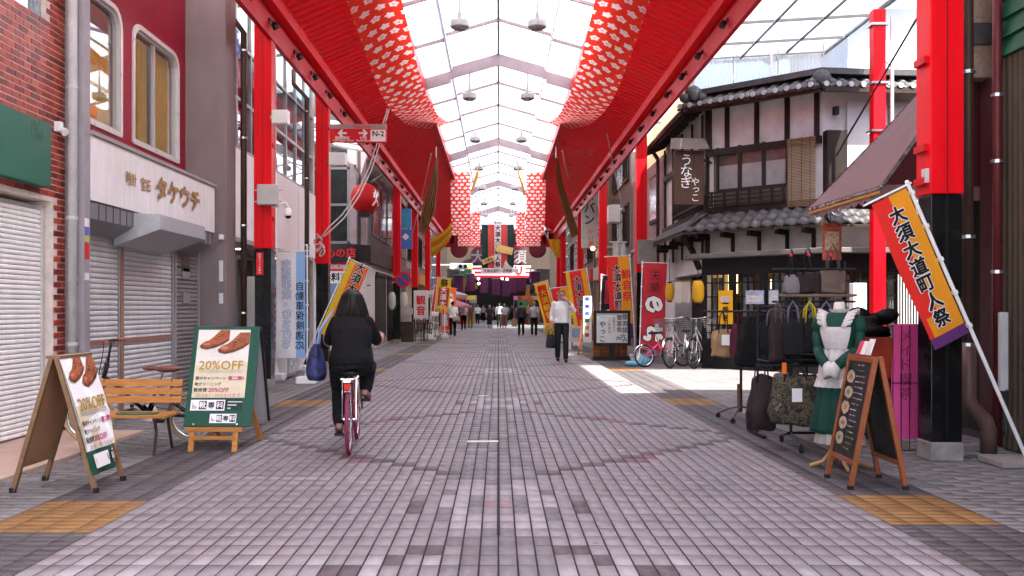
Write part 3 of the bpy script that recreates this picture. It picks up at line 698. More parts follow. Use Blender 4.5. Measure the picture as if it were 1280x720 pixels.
MB().box(-4.50, -4.30, 29.07, 29.30, 3.22, 7).build('corner_pier', MAUW, b4)
MB().box(-4.24, -4.06, 29.5, 29.75, 3.22, 7).build('corner_pier', MAUW, b4)
po = E('menu_poster', 'red and blue restaurant poster below the dim sum sign', 'poster', (-5, 28.800, 2.4))
MB().box(-5.35, -4.46, 28.940, 28.960, 2.42, 2.68).build('red_header', REDT, po); MB().box(-5.35, -4.46, 28.940, 28.960, 2.05, 2.415).build('white_panel', WHITET, po); MB().box(-5.35, -4.46, 28.940, 28.960, .9, 2.045).build('blue_panel', M((.16, .25, .45), .5, var=.25, scale=4), po)
put_text(po, 'HONG KONG DUMINE', (-4.90, 28.938, 2.55), (1, 0, 0), (0, 0, 1), WHITET, w=.8, h=.13, bold=.03); put_text(po, '共料理', (-4.90, 28.938, 2.23), (1, 0, 0), (0, 0, 1), BLACKT, h=.26, bold=.03)
dr = MB(); dr.box(-4.42, -4.36, 28.970, 29.010, .02, 2.1); dr.box(-5.0, -4.94, 28.970, 29.010, .02, 2.1) ; dr.box(-4.94, -4.42, 28.970, 29.010, 2.0, 2.1)
d_ = dr.build('door', WOODR, b4); MB().box(-4.94, -4.42, 28.985, 28.997, .02, .88).build('pane', M((.03, .03, .03), .2), d_)
pp = MB().tube([(-4.3, 29.550, 2.6), (-4.3, 29.550, .05)], .04, 8).build('drain_pipe', LGREY, b4); MB().bar((-4.62, 29.300, 2.0), (-3.95, 29.600, 2.0), .03, .03).build('cable_bar', BLKM, b4)
# street face of the corner building, shop openings as shade-coloured slabs
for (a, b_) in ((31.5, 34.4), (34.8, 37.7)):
    MB().box(-4.055, -4.02, a, b_, .1, 2.4).build('shop_opening', M((.03, .026, .022), .6, var=.4), b4)  # dark slab on the solid wall, the opening's shade put into its colour
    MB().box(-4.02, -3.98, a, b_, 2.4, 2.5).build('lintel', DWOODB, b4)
for a in (31.6, 33.6, 35.6):
    fr = MB().box(-4.16, -4.12, a, a + 1.5, 3.7, 5.6).build('window', M((.2, .19, .19), .5), b4); MB().box(-4.12, -4.11, a + .08, a + 1.42, 3.78, 5.52).build('pane', M((.05, .055, .055), .12, var=.4), fr)
# ---------------------------------------------------------------- row houses further on, and the blind ends of the side streets
def rowhouse(s, y0, y1, X, H, wallm, label, signc, signtxt, txtm, winc=(.06, .065, .065), nwin=2, openm=None):
    """s=-1 left of the street, +1 right; street face at X"""
    h = E('row_house', label, 'building', (X, (y0 + y1) / 2, 0), 'shop houses lining the far part of the arcade')
    def bx_(n, m, xa, xb, *r, **k): return box(n, m, k.pop('p', h), X + s * xa, X + s * xb, *r, **k)
    bx_('wall', wallm, .02, 7, y0 + .01, y1 - .01, 2.6, H)
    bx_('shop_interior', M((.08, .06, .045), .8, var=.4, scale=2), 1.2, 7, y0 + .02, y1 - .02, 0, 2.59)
    bx_('pier', wallm, .02, 1.2, y0 + .01, y0 + .3, 0, 2.59); bx_('pier', wallm, .02, 1.2, y1 - .3, y1 - .01, 0, 2.59)
    bx_('fascia_sign', M(signc, .5), -.12, .02, y0 + .15, y1 - .15, 2.55, 3.1)
    if signtxt:
        rt = (0, -s, 0) if s > 0 else (0, 1, 0)
        put_text(h, signtxt, (X - s * .125, (y0 + y1) / 2, 2.82), rt, (0, 0, 1), txtm, h=.36, bold=.02)
    n = nwin; st = (y1 - y0 - .6) / n
    for fl in range(2):
        for i in range(n):
            a = y0 + .3 + i * st + .15; b_ = a + st - .3; z = 3.5 + fl * 2.3
            if z + 1.5 > H - .2: continue
            f = MB(); xx = X
            f.box(xx - s * .05, xx + s * .02, a, a + .07, z, z + 1.5); f.box(xx - s * .05, xx + s * .02, b_ - .07, b_, z, z + 1.5); f.box(xx - s * .05, xx + s * .02, a + .07, b_ - .07, z, z + .07); f.box(xx - s * .05, xx + s * .02, a + .07, b_ - .07, z + 1.43, z + 1.5)
            f.box(xx - s * .05, xx + s * .02, (a + b_) / 2 - .03, (a + b_) / 2 + .03, z + .07, z + 1.43)
            g = f.build('window', STEEL if i % 2 else DWOODB, h); MB().box(xx - s * .004, xx + s * .018, a + .07, b_ - .07, z + .07, z + 1.43).build('pane', M(winc, .1, var=.4, scale=1.2), g)
    # goods at the shop front
    sh = MB(); sh.box(X + s * .25, X + s * .75, y0 + .5, y1 - .5, .4, .46); sh.box(X + s * .6, X + s * .95, y0 + .5, y1 - .5, .95, 1.0)
    for yy in (y0 + .55, y1 - .55): sh.box(X + s * .3, X + s * .34, yy, yy + .05, 0, 1.0); sh.box(X + s * .85, X + s * .9, yy, yy + .05, 0, 1.0)
    sh.build('shelf', DWOODB, h)
    rr = random.Random(int(y0 * 7 + s)); y = y0 + .55
    while y < y1 - .7:
        w_ = rr.uniform(.2, .4); c_ = rr.choice(((.5, .05, .05), (.6, .55, .5), (.5, .32, .06), (.1, .14, .3), (.14, .3, .14), (.65, .63, .6)))
        MB().box(X + s * .28, X + s * .7, y, y + w_, .462, .46 + rr.uniform(.12, .35)).build('goods', M(c_, .6), h)
        y += w_ + .05
    MB().box(X + s * 1.0, X + s * 1.18, y0 + .5, y1 - .5, 2.45, 2.5).build('strip_light', M((1, .85, .62), .5, var=0, emit=2.5), h)
    return h
W1 = M((.40, .36, .33), .8, var=.15, scale=1.5); W2 = M((.28, .18, .13), .8, var=.2, scale=2); W3 = M((.2, .15, .135), .7, var=.2, scale=2); W4 = M((.48, .45, .42), .8, var=.12)
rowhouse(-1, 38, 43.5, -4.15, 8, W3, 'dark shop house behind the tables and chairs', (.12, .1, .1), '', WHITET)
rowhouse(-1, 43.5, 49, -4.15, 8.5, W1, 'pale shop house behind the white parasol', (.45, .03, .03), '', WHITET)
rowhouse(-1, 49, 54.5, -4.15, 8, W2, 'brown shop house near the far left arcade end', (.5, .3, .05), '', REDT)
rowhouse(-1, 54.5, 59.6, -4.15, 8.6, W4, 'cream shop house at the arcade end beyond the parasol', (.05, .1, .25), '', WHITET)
def endhouse(x0, x1, y0, y1, H, label, m):
    h = E('side_street_house', label, 'building', ((x0 + x1) / 2, y0, 0)); box('wall', m, h, x0, x1, y0, y1, 0, H)
    return h
e_ = endhouse(-24, -15, 19, 36, 7.5, 'pale house closing the side street beside the dim sum shop', W4)
for (a, z) in ((22, 1), (26, 1), (24.5, 3.6), (28.5, 3.6)):
    f = MB().box(-15, -14.95, a, a + 1.6, z, z + 1.4).build('window', STEEL, e_); MB().box(-14.95, -14.94, a + .1, a + 1.5, z + .1, z + 1.3).build('pane', M((.05, .055, .06), .1), f)
# translucent canopy over the left side street
cp = E('side_street_canopy', 'frosted canopy over the side street by the dim sum shop', 'canopy', (-6, 27, 6.3))
for i in range(4):
    xa = -3.75 - i * 1.2
    MB().prism([(xa, 24.6, 6.0 + i * .22), (xa - 1.16, 24.6, 6.22 + i * .22), (xa - 1.16, 28.85, 6.22 + i * .22), (xa, 28.85, 6.0 + i * .22)], (0, 0, .015)).build('sheet', FLASH, cp)
for i in range(5):
    xa = -3.75 - i * 1.2; MB().bar((xa + .02, 24.6, 5.97 + i * .22), (xa + .02, 28.85, 5.97 + i * .22), .05, .07).build('rail', GREY, cp)
for y in (25.2, 26.4, 27.6, 28.7): MB().bar((-3.7, y, 5.93), (-8.6, y, 6.83), .04, .05).build('rafter', GREY, cp)
# ================================================================== RIGHT SIDE: awning shop
r1 = E('awning_shop', 'brown corner shop with corrugated wall, drainpipes and awning front', 'building', (5, 7, 0))
COR = M((.085, .058, .036), .6, var=.25, scale=3, stretch=(1, 1, .2), name='brown_corrugated')
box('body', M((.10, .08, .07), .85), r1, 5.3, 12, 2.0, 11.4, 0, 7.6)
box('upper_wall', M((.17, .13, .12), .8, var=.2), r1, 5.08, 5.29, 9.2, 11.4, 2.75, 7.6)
box('shop_interior', M((.03, .022, .02), .8, var=.4), r1, 5.05, 5.29, 9.2, 11.4, 0, 2.74)  # solid dark slab, the open shop's shade put into its colour
co = MB(); n = 0; y = 2.0; v = []
prof = []
while y < 8.74: prof += [(y, 0), (y + .035, .0), (y + .05, .018), (y + .075, .018)]; y += .09
prof.append((8.76, 0))
vv = []; ff = []
for (yy, d) in prof: vv += [(4.6 - d, yy, .02), (4.6 - d, yy, 3.55)]
for i in range(len(prof) - 1): ff.append((2 * i, 2 * i + 1, 2 * i + 3, 2 * i + 2))
co.add(vv, ff); co.box(4.61, 5.29, 2.0, 8.76, 0, 7.6); co.build('corrugated_wall', COR, r1)
for i in range(9): MB().prism([(4.6, 2, 3.56 + i * .17), (4.555, 2, 3.56 + i * .17), (4.59, 2, 3.73 + i * .17)], (0, 6.77, 0)).build('siding_board', M((.012, .10, .055), .5, var=.2, scale=6), r1)
box('stucco_return', M((.30, .22, .175), .9, var=.25, scale=30, bump=.5, bscale=120), r1, 4.44, 5.29, 9.0, 9.19, 3.45, 7.6)
box('maroon_recess', M((.06, .012, .012), .6, var=.2), r1, 4.60, 5.28, 8.95, 9.17, 0, 3.44)
box('grey_trim', DGREY, r1, 4.40, 5.2, 8.96, 8.998, 3.75, 3.95)
dp = MB(); dp.tube([(4.14, 8.46, 7), (4.14, 8.46, .62)], .045, 12); dp.build('downpipe', BROWNP, r1, smooth=True)
dp = MB(); dp.tube([(4.14, 8.46, .95), (4.14, 8.46, .5), (4.17, 8.46, .42), (4.28, 8.44, .3), (4.31, 8.44, .22), (4.31, 8.44, .0)], .068, 14); dp.build('pipe_elbow', M((.13, .07, .06), .4, var=.15), r1, smooth=True)
for z in (.55, .95, 1.9, 3.35): MB().cyl((4.14, 8.46, z), (4.14, 8.46, z + .03), .06, 10).build('pipe_clip', STEEL, r1)
MB().tube([(4.52, 8.70, 7), (4.52, 8.70, .05)], .042, 10).build('downpipe', M((.12, .02, .022), .35, var=.15), r1, smooth=True)
for z in (1.6, 2.6, 3.2): MB().cyl((4.52, 8.70, z), (4.52, 8.70, z + .03), .055, 10).build('pipe_clip', STEEL, r1)
MB().box(4.45, 4.52, 8.5, 8.56, .55, 1.25).build('meter', LGREY, r1, bevel=.01)
MB().tube([(4.34, 8.5, .35), (4.45, 8.4, .15), (4.5, 8.5, .5), (4.5, 8.6, 1.0)], .015, 6).build('cable', BLKM, r1, smooth=True)
# awning
aw = E('awning', 'brown canvas awning with scalloped valance and ochre trim', 'awning', (4.3, 10.4, 2.4))
CANV = M((.22, .125, .122), .75, var=.12, scale=4, trans=.12, bump=.1, bscale=150, name='brown_canvas')
A_, B_ = Vector((3.74, 11.55, 2.50)), Vector((3.70, 9.28, 2.48)); T1, T2 = Vector((5.02, 11.55, 3.84)), Vector((4.72, 9.28, 3.92))
MB().sheet(lambda u, v: (A_.lerp(B_, u)).lerp(T1.lerp(T2, u), v) - Vector((0, 0, .05 * math.sin(math.pi * v) * (.6 + .4 * math.sin(u * 9.4) ** 2))), 16, 8).build('canopy', CANV, aw, smooth=True)
MB().add([B_, T2, (4.72, 9.28, 2.46)], [(0, 1, 2)]).build('end_panel', M((.085, .012, .014), .7, var=.1, trans=.1), aw)
MB().add([A_, T1, (5.02, 11.55, 2.46)], [(0, 1, 2)]).build('end_panel', M((.085, .012, .014), .7, var=.1, trans=.1), aw)
def val(u, v):
    p = A_.lerp(B_, u); sc = abs(math.sin(u * math.pi * 11)); return Vector((p.x - .006 * math.sin(u * 40) * v, p.y, p.z - v * (.11 + .045 * sc)))
MB().sheet(val, 110, 3).build('valance', CANV, aw)
def val2(u, v):
    p = B_.lerp(Vector((4.72, 9.28, 2.48)), u); sc = abs(math.sin(u * math.pi * 5)); return Vector((p.x, p.y - .006 * math.sin(u * 40) * v, p.z - v * (.11 + .045 * sc)))
MB().sheet(val2, 50, 3).build('valance', CANV, aw)
MB().bar(A_ + Vector((-.008, 0, -.07)), B_ + Vector((-.008, 0, -.07)), .006, .03).build('trim', M((.42, .20, .03), .6), aw)
for (p, q) in ((A_, B_), (A_, T1), (B_, T2)): MB().bar(p - Vector((0, 0, .03)), q - Vector((0, 0, .03)), .025, .025).build('frame_bar', STEEL, aw)
MB().tube([P(1148, 20, 12.6), P(1045, 195, 13.4)], .014, 6).build('stay_cable', BLKM, aw)
ps = E('hanging_poster', 'small red and white poster hanging below the awning corner', 'poster', P(1040, 300, 11.4))
q0, q1 = P(1028, 325, 11.4), P(1052, 279, 11.4)
MB().box(q0.x, q1.x, 11.4, 11.406, q0.z, q1.z).build('sheet', M((.60, .12, .07), .6, var=.5, scale=14), ps); MB().box(q0.x + .03, q1.x - .03, 11.394, 11.399, q0.z + .12, q1.z - .1).build('print', M((.66, .45, .3), .6, var=.5, scale=25), ps)
MB().cyl((q0.x + .1, 11.4, q1.z), (q0.x + .1, 11.42, 2.5), .004, 5).build('string', BLKM, ps)

# ================================================================== eel restaurant
class Face:
    def __init__(s, p0, p1): s.p = Vector((*p0, 0)); d = Vector((*p1, 0)) - s.p; s.L = d.length; s.u = d.normalized(); s.n = Vector((s.u.y, -s.u.x, 0))   # n: to the right of u seen from above
    def at(s, u, z, o=0): return s.p + s.u * u + s.n * o + Vector((0, 0, z))
    def U(s, px, o=0):
        k = (px - CX) / F; p = s.p + s.n * o; return (k * p.y - p.x) / (s.u.x - k * s.u.y)
    def Z(s, px, py, o=0): q = s.at(s.U(px, o), 0, o); return CH + (CY - py) / F * q.y
def fbox(name, mat, par, fc, u0, u1, z0, z1, o0, o1, bevel=0, **k):
    b = MB(); c = [fc.at(u, z, o) for z in (z0, z1) for (u, o) in ((u0, o0), (u1, o0), (u1, o1), (u0, o1))]
    b.add(c, [(0, 3, 2, 1), (4, 5, 6, 7), (0, 1, 5, 4), (1, 2, 6, 5), (2, 3, 7, 6), (3, 0, 4, 7)]); return b.build(name, mat, par, bevel=bevel, **k)
Bp, Cp, Dp, Ep = (4.65, 21.2), (6.55, 19.4), (11.5, 19.9), (4.65, 26.7)
BC, CD, EB = Face(Bp, Cp), Face(Cp, Dp), Face(Ep, Bp)
# outward check: BC.n must face the camera side
er = E('eel_restaurant', 'old wooden eel restaurant with plaster panels, tiled eaves and bamboo blind', 'building', (6.5, 22, 0))
def inset(d): return [(4.65 + d, 26.7), (4.65 + d, 21.2 + d * .4), (6.55 + d * .4, 19.4 + d), (11.5, 19.9 + d), (11.5, 26.7)]
MB().prism([(x, y, 2.45) for x, y in inset(.02)], (0, 0, 3.35)).build('upper_wall', PLAST, er)
MB().prism([(x, y, 0) for x, y in inset(1.1)], (0, 0, 2.44)).build('inner_wall', M((.12, .08, .05), .8, var=.3), er)
ROOFT = M((.085, .083, .085), .5, var=.22, scale=6, name='kawara_tile'); TILEE = M((.42, .42, .43), .5, var=.15, name='tile_end')
def kawara_mesh():
    b = MB(); n = 8; v = []
    prof = [(-.13 + .26 * i / 10, (.035 * math.cos(math.pi * min(1, abs(-.07 + .26 * i / 10 - .13 + .13) / .07)) if False else .03 * math.sin(2 * math.pi * i / 10) - .0)) for i in range(11)]
    for (yy, dz) in ((0, 0), (.30, .0)):
        for (x, z) in prof: v.append((x, yy, z + dz))
    f = [(i, i + 1, 12 + i, 11 + i) for i in range(10)]
    for (x, z) in prof: v.append((x, 0, z - .028))
    f += [(22 + i, 23 + i, i + 1, i) for i in range(10)]
    b.add(v, f); me = bpy.data.meshes.new('roof_tile'); me.from_pydata(b.v, [], b.f); me.update(); me.materials.append(ROOFT)
    me.polygons.foreach_set('use_smooth', [i < 10 for i in range(len(me.polygons))]); return me
KAW = kawara_mesh()
def tiled(parent, fc, u0, u1, zo, oo, zi, oi, rows, tips=False):
    """pent roof: outer edge (zo at outset oo) up to the wall (zi at outset oi)"""
    base = MB(); base.add([fc.at(u0, zo - .03, oo), fc.at(u1, zo - .03, oo), fc.at(u1, zi - .03, oi), fc.at(u0, zi - .03, oi), fc.at(u0, zo - .07, oo), fc.at(u1, zo - .07, oo), fc.at(u1, zi - .10, oi), fc.at(u0, zi - .10, oi)],
             [(0, 1, 2, 3), (7, 6, 5, 4), (4, 5, 1, 0), (6, 7, 3, 2), (5, 6, 2, 1), (7, 4, 0, 3)])
    rf = base.build('roof', DWOODB, parent)
    A0 = fc.at(0, zo, oo); A1 = fc.at(0, zi, oi); up = (A1 - A0); Ls = up.length; up = up.normalized(); nrm = fc.u.cross(up).normalized()
    if nrm.z < 0: nrm = -nrm
    n = max(1, round((u1 - u0) / .26)); st = (u1 - u0) / n
    for j in range(rows):
        for i in range(n):
            o = fc.at(u0 + st * (i + .5), zo, oo) + up * (j * Ls / rows) + nrm * (.012 + .006 * (j % 2))
            m = Matrix((( fc.u.x, up.x, nrm.x, o.x), (fc.u.y, up.y, nrm.y, o.y), (fc.u.z, up.z, nrm.z, o.z), (0, 0, 0, 1))) @ Matrix.Diagonal((st / .26, Ls / rows / .29, 1, 1))
            inst('roof_tile', KAW, None, rf, m)
    if tips:
        tm = bpy.data.meshes.new('tile_end'); q = MB().lathe((0, 0, 0), [(.055, -.012), (.055, .012)], 10, axis=(0, 1, 0)); tm.from_pydata(q.v, [], q.f); tm.update(); tm.materials.append(TILEE)
        for i in range(n):
            o = fc.at(u0 + st * (i + .3), zo + .02, oo + .015); inst('tile_end', tm, None, rf, Matrix.Translation(o) @ Matrix(((fc.u.x, -fc.n.x, 0, 0), (fc.u.y, -fc.n.y, 0, 0), (0, 0, 1, 0), (0, 0, 0, 1))))
    return rf
ZE = 5.68
tiled(er, BC, -.42, BC.L + .22, ZE, .62, ZE + .42, -.3, 3, True)
tiled(er, CD, -.25, 4.6, ZE + .0, .55, ZE + .40, -.3, 3, True)
tiled(er, EB, -.2, EB.L + .3, ZE - .05, .62, ZE + .36, -.3, 3, False)
MB().prism([(x, y, ZE + .30) for x, y in inset(-.25)], (0, 0, .12)).build('roof_deck', ROOFT, er)
for (fc, a, b_) in ((BC, -.35, BC.L + .2), (CD, -.2, 4.6), (EB, -.2, EB.L + .25)):
    fbox('eave_board', DWOODB, er, fc, a, b_, ZE - .13, ZE - .06, .50, .56)
    n = int((b_ - a) / .36)
    for i in range(n + 1):
        u = a + (b_ - a) * i / n; p = fc.at(u, ZE - .10, .52); q = fc.at(u, ZE + .12, -.02); MB().bar(p, q, .05, .06).build('rafter', DWOODB, er)
# ridge-end ornaments
for (pt, lab) in ((P(1028, 100, 19.05), 1), (P(867, 119, 20.9), 2)):
    o = MB(); o.lathe(pt + Vector((0, -.02, -.02)), [(.12, 0), (.12, .08), (.09, .1)], 14, axis=(0, -1, 0)); o.sphere(pt + Vector((0, .02, .02)), (.2, .1, .2), 12, 7); o.sphere(pt + Vector((-.18, .02, -.06)), (.13, .09, .11)); o.sphere(pt + Vector((.18, .02, -.06)), (.13, .09, .11))
    o.build('ridge_ornament', M((.07, .07, .075), .5, var=.3, scale=9), er, smooth=True)
# posts and beams, front face
zb = BC.Z(940, 190); zt = ZE - .02
for px in (888, 910, 947, 985, 1022):
    u = BC.U(px); fbox('post', DWOOD, er, BC, u - .05, u + .05, zb, zt, .02, .06)
zsill = BC.Z(940, 262); z2 = BC.Z(940, 180)
fbox('beam', DWOOD, er, BC, 0, BC.L, z2 - .02, zb, .02, .09)
fbox('beam', DWOOD, er, BC, -.02, BC.L + .05, zsill - .02, zsill + .10, .02, .12)
ua, ub = BC.U(893), BC.U(986)
fbox('window_room', M((.13, .10, .085), .8, var=.3, scale=3), er, BC, ua, ub, zsill + .1, z2 - .03, .021, .03)
wz0 = BC.Z(940, 236)
for i, (pa, pb) in enumerate(((898, 926), (926, 956), (956, 986))):
    a, b_ = BC.U(pa), BC.U(pb); fr = MB()
    fr_ = [(a, a + .045, wz0, z2), (b_ - .03, b_, wz0, z2), (a, b_, wz0, wz0 + .04), (a, b_, z2 - .06, z2 - .02)]
    q = MB()
    for (p, q_, r_, s_) in fr_:
        c = [BC.at(u, z, o) for z in (r_, s_) for (u, o) in ((p, .04), (q_, .04), (q_, .085), (p, .085))]
        q.add(c, [(0, 3, 2, 1), (4, 5, 6, 7), (0, 1, 5, 4), (1, 2, 6, 5), (2, 3, 7, 6), (3, 0, 4, 7)])
    g = q.build('window', DWOOD, er)
    fbox('pane', GLASS, g, BC, a + .045, b_ - .03, wz0 + .04, z2 - .06, .06, .064)
    fbox('paper_screen', M((.40, .36, .34), .8, var=.15, scale=4), g, BC, a + .05, b_ - .035, wz0 + .04, wz0 + .55, .036, .042)
for k in range(4):
    z = zsill + .12 + k * .09; fbox('railing_bar', DWOOD, er, BC, BC.U(892), BC.U(986), z, z + .035, .16, .20)
for px in (895, 911, 927, 942, 956, 970, 984): u = BC.U(px); fbox('railing_post', DWOOD, er, BC, u - .02, u + .02, zsill + .1, zsill + .43, .165, .215)
# bamboo blind
bz0, bz1 = BC.Z(1005, 258), BC.Z(1005, 172); u0, u1 = BC.U(988), BC.U(1023)
bl_ = MB(); n = 46
for i in range(n):
    z = bz0 + (bz1 - bz0) * i / n; bl_.tube([BC.at(u0, z, .14 + .004 * math.sin(i * 2.1)), BC.at(u1, z + .004 * math.sin(i), .14)], .010, 5)
bl_.build('bamboo_blind', M((.30, .20, .11), .7, var=.45, scale=26, stretch=(.6, .6, 5)), er, kind='stuff')
for px in (994, 1006, 1017): u = BC.U(px); fbox('blind_cord', DWOODB, er, BC, u - .004, u + .004, bz0, bz1, .152, .156)
# shutter box at the corner
fbox('shutter_box', DWOOD, er, CD, .0, .42, zsill, z2 + .06, .02, .22)
for (a, b_) in ((.5, 1.35), (1.4, 2.3), (2.4, 3.4)): fbox('white_siding', M((.58, .57, .58), .7, var=.12, scale=3), er, CD, a, b_, 3.2, ZE - .2, .03, .05)
fbox('bracket_lamp', BLKM, er, CD, .18, .26, ZE - .5, ZE - .34, .06, .2)
# street face: boards, lattice
for u in (.1, 1.35, 2.6, 3.85, 5.0, 5.42): fbox('post', DWOOD, er, EB, u - .05, u + .05, 2.5, zt, .02, .06)
fbox('beam', DWOOD, er, EB, 0, EB.L, z2 - .02, z2 + .12, .02, .08); fbox('beam', DWOOD, er, EB, 0, EB.L, zsill - .02, zsill + .1, .02, .1)
fbox('board_wall', DWOODB, er, EB, 2.0, 5.4, zsill + .1, z2 - .02, .02, .04)
for i in range(24): u = 2.1 + i * .135; fbox('lattice_bar', DWOOD, er, EB, u, u + .035, zsill + .12, zsill + .7, .13, .16)
for z in (zsill + .2, zsill + .65): fbox('lattice_rail', DWOOD, er, EB, 2.0, 5.42, z, z + .04, .155, .18)
fbox('bamboo_panel', M((.28, .19, .11), .7, var=.4, scale=24), er, EB, 2.7, 3.4, zsill + .75, z2 - .05, .05, .07)
# pent roof, brackets, strip
zp = BC.Z(940, 284, .6)
tiled(er, BC, -.3, BC.L + .25, zp, .62, zsill - .03, .06, 3)
tiled(er, EB, .3, EB.L + .25, zp, .62, zsill - .03, .06, 3)
tiled(er, CD, -.1, 3.2, zp, .6, zsill - .03, .06, 3)
for px in (886, 917, 950, 985, 1018):
    u = BC.U(px); fbox('bracket', DWOOD, er, BC, u - .04, u + .04, zp - .16, zp - .05, .03, .5); fbox('post', DWOOD, er, BC, u - .04, u + .04, 2.5, zp - .1, .022, .05)
for u in (.6, 2.0, 3.4, 4.8): fbox('bracket', DWOOD, er, EB, u - .04, u + .04, zp - .16, zp - .05, .03, .5)
# flat canopy over the shop front and the front itself
SB = Face((4.40, 20.75), (6.42, 18.62)); SD = Face((6.42, 18.62), (11, 18.95))
zc0 = 2.36
MB().prism([(4.15, 21.4, zc0), (4.15, 20.68, zc0), (6.30, 18.36, zc0), (11.2, 18.65, zc0), (11.2, 20.6, zc0), (4.8, 21.6, zc0)], (0, 0, .10)).build('shop_canopy', M((.13, .12, .115), .6, var=.2, scale=4), er, bevel=.01)
BLW = M((.016, .016, .018), .4, var=.25, scale=5, name='black_stained_wood')
WARM = M((1.0, .62, .22), .5, var=0, emit=2.2, name='lamp_glow')
box('shop_floor', M((.1, .08, .06), .6), er, 4.6, 11, 18.9, 26, .0, .04) if False else None
for (fc, a, b_, nm) in ((SB, .0, SB.L, 1), (SD, 0, 4.4, 2)):
    fbox('head_panel', BLW, er, fc, a, b_, 2.0, 2.355, -.06, .0); fbox('dado', BLW, er, fc, a, b_, .0, .62, -.06, .0)
    n = 4 if nm == 1 else 5
    for i in range(n):
        ua = a + (b_ - a) * i / n; ub = a + (b_ - a) * (i + 1) / n; q = MB()
        def bq(p, q_, r_, s_, o0=-.05, o1=.012):
            c = [fc.at(u, z, o) for z in (r_, s_) for (u, o) in ((p, o0), (q_, o0), (q_, o1), (p, o1))]; q.add(c, [(0, 3, 2, 1), (4, 5, 6, 7), (0, 1, 5, 4), (1, 2, 6, 5), (2, 3, 7, 6), (3, 0, 4, 7)])
        bq(ua, ua + .10, .62, 2.0); bq(ub - .06, ub, .62, 2.0)
        m = 4
        for j in range(1, m): u = ua + .1 + (ub - ua - .16) * j / m; bq(u - .012, u + .012, .62, 2.0, -.04, .004)
        for j in range(0, 5): z = .62 + 1.38 * j / 4.6; bq(ua + .1, ub - .06, z, z + .025, -.04, .006)
        g = q.build('lattice_window', BLW, er); fbox('pane', GLASS, g, fc, ua + .1, ub - .06, .63, 1.99, -.03, -.026)
        fbox('paper_screen', M((.26, .24, .22), .8, var=.35, scale=5), g, fc, ua + .1, ua + .1 + (ub - ua) * .45, .63, 1.95, -.2, -.19)
for (px, py) in ((917, 346), (917, 361), (970, 355)):
    p = P(px, py, 20.6); MB().box(p.x - .09, p.x + .09, p.y, p.y + .1, p.z - .1, p.z + .1).build('paper_lamp', WARM, er)
# right part: grille and boxes
for i in range(26): u = 1.35 + i * .055; fbox('grille_bar', LGREY, er, SD, u, u + .022, .95, 1.95, .03, .05)
gv = E('utility_cabinet', 'white utility cabinet behind the bag rack', 'cabinet', P(1072, 390, 17.6)); q = P(1064, 392, 17.6); q2 = P(1081, 354, 17.6)
MB().box(q.x, q2.x, 17.5, 17.7, 0.9, q2.z).build('case', WHTP, gv, bevel=.01); MB().box(q.x + .1, q.x + .14, 17.58, 17.62, 0, .9).build('post', LGREY, gv)
# entrance on the street face with plaster, curved prop, noren
fbox('entrance', M((.02, .015, .012), .7), er, EB, 1.4, 4.9, .0, 2.1, -.5, -.45) ; fbox('plaster_wall', PLAST, er, EB, .0, 1.4, 0, 2.44, -.6, .0); fbox('plaster_wall', PLAST, er, EB, 4.9, EB.L, 0, 2.44, -.6, .0); fbox('plaster_wall', PLAST, er, EB, 1.4, 4.9, 2.1, 2.44, -.6, .0)
MB().tube([EB.at(4.7, 2.2, .05), EB.at(4.9, 2.6, .25), EB.at(5.1, 2.95, .5)], .07, 8).build('curved_prop', DWOODB, er, smooth=True)
q = P(838, 352, 20.9)
no = E('noren', 'white split curtain hanging at the eel restaurant entrance', 'curtain', (4.0, 21.3, 1.7))
pa, pb = P(844, 352, 21.5), P(863, 378, 21.5)
for (ua, ub) in ((0, .48), (.52, 1)):
    MB().sheet(lambda u, v, ua=ua, ub=ub: (pa.x + (pb.x - pa.x) * (ua + (ub - ua) * u), 21.5 + .012 * math.sin(u * 9 + ua * 5) * v, pa.z + (pb.z - pa.z) * v), 10, 6).build('cloth', M((.62, .60, .56), .8, var=.1, trans=.2), no, smooth=True)
MB().cyl((pa.x - .1, 21.5, pa.z + .01), (pb.x + .1, 21.5, pa.z + .01), .012, 6).build('rod', WOOD, no)
def paper_lantern(name, label, c, rx, h, mat, cat='lantern', group=None, capm=BLKM, hang=.25):
    e = E(name, label, cat, c, group); c = Vector(c); n = 26; prof = []
    for i in range(n + 1):
        t = i / n; z = (t - .5) * h; r = rx * (1 - abs(2 * t - 1) ** 3.2 * .42) + (.006 * rx / .15 if i % 2 else 0); prof.append((r, z))
    MB().lathe(c, prof, 18).build('paper_body', mat, e, smooth=True)
    MB().lathe(c + Vector((0, 0, h / 2)), [(rx * .55, -.01), (rx * .55, .03)], 14).build('top_cap', capm, e); MB().lathe(c - Vector((0, 0, h / 2)), [(rx * .55, -.03), (rx * .55, .01)], 14).build('bottom_cap', capm, e)
    MB().cyl(c + Vector((0, 0, h / 2)), c + Vector((0, 0, h / 2 + hang)), .008, 6).build('cord', BLKM, e); return e
YLW = M((.62, .34, .015), .6, var=.12, trans=.25, name='yellow_lantern_paper')
for (px, y0, y1, wd, lab, Y) in ((837, 354, 376, 11, 'yellow paper lantern beside the white entrance curtain, over the pink bicycle', 21.6), (872.5, 351, 378, 15, 'yellow paper lantern in front of the lattice windows', 20.0)):
    c = P(px, (y0 + y1) / 2, Y); paper_lantern('paper_lantern', lab, c, wd / 2 / F * Y, (y1 - y0) / F * Y, YLW, group='yellow lanterns of the eel restaurant', hang=.55)
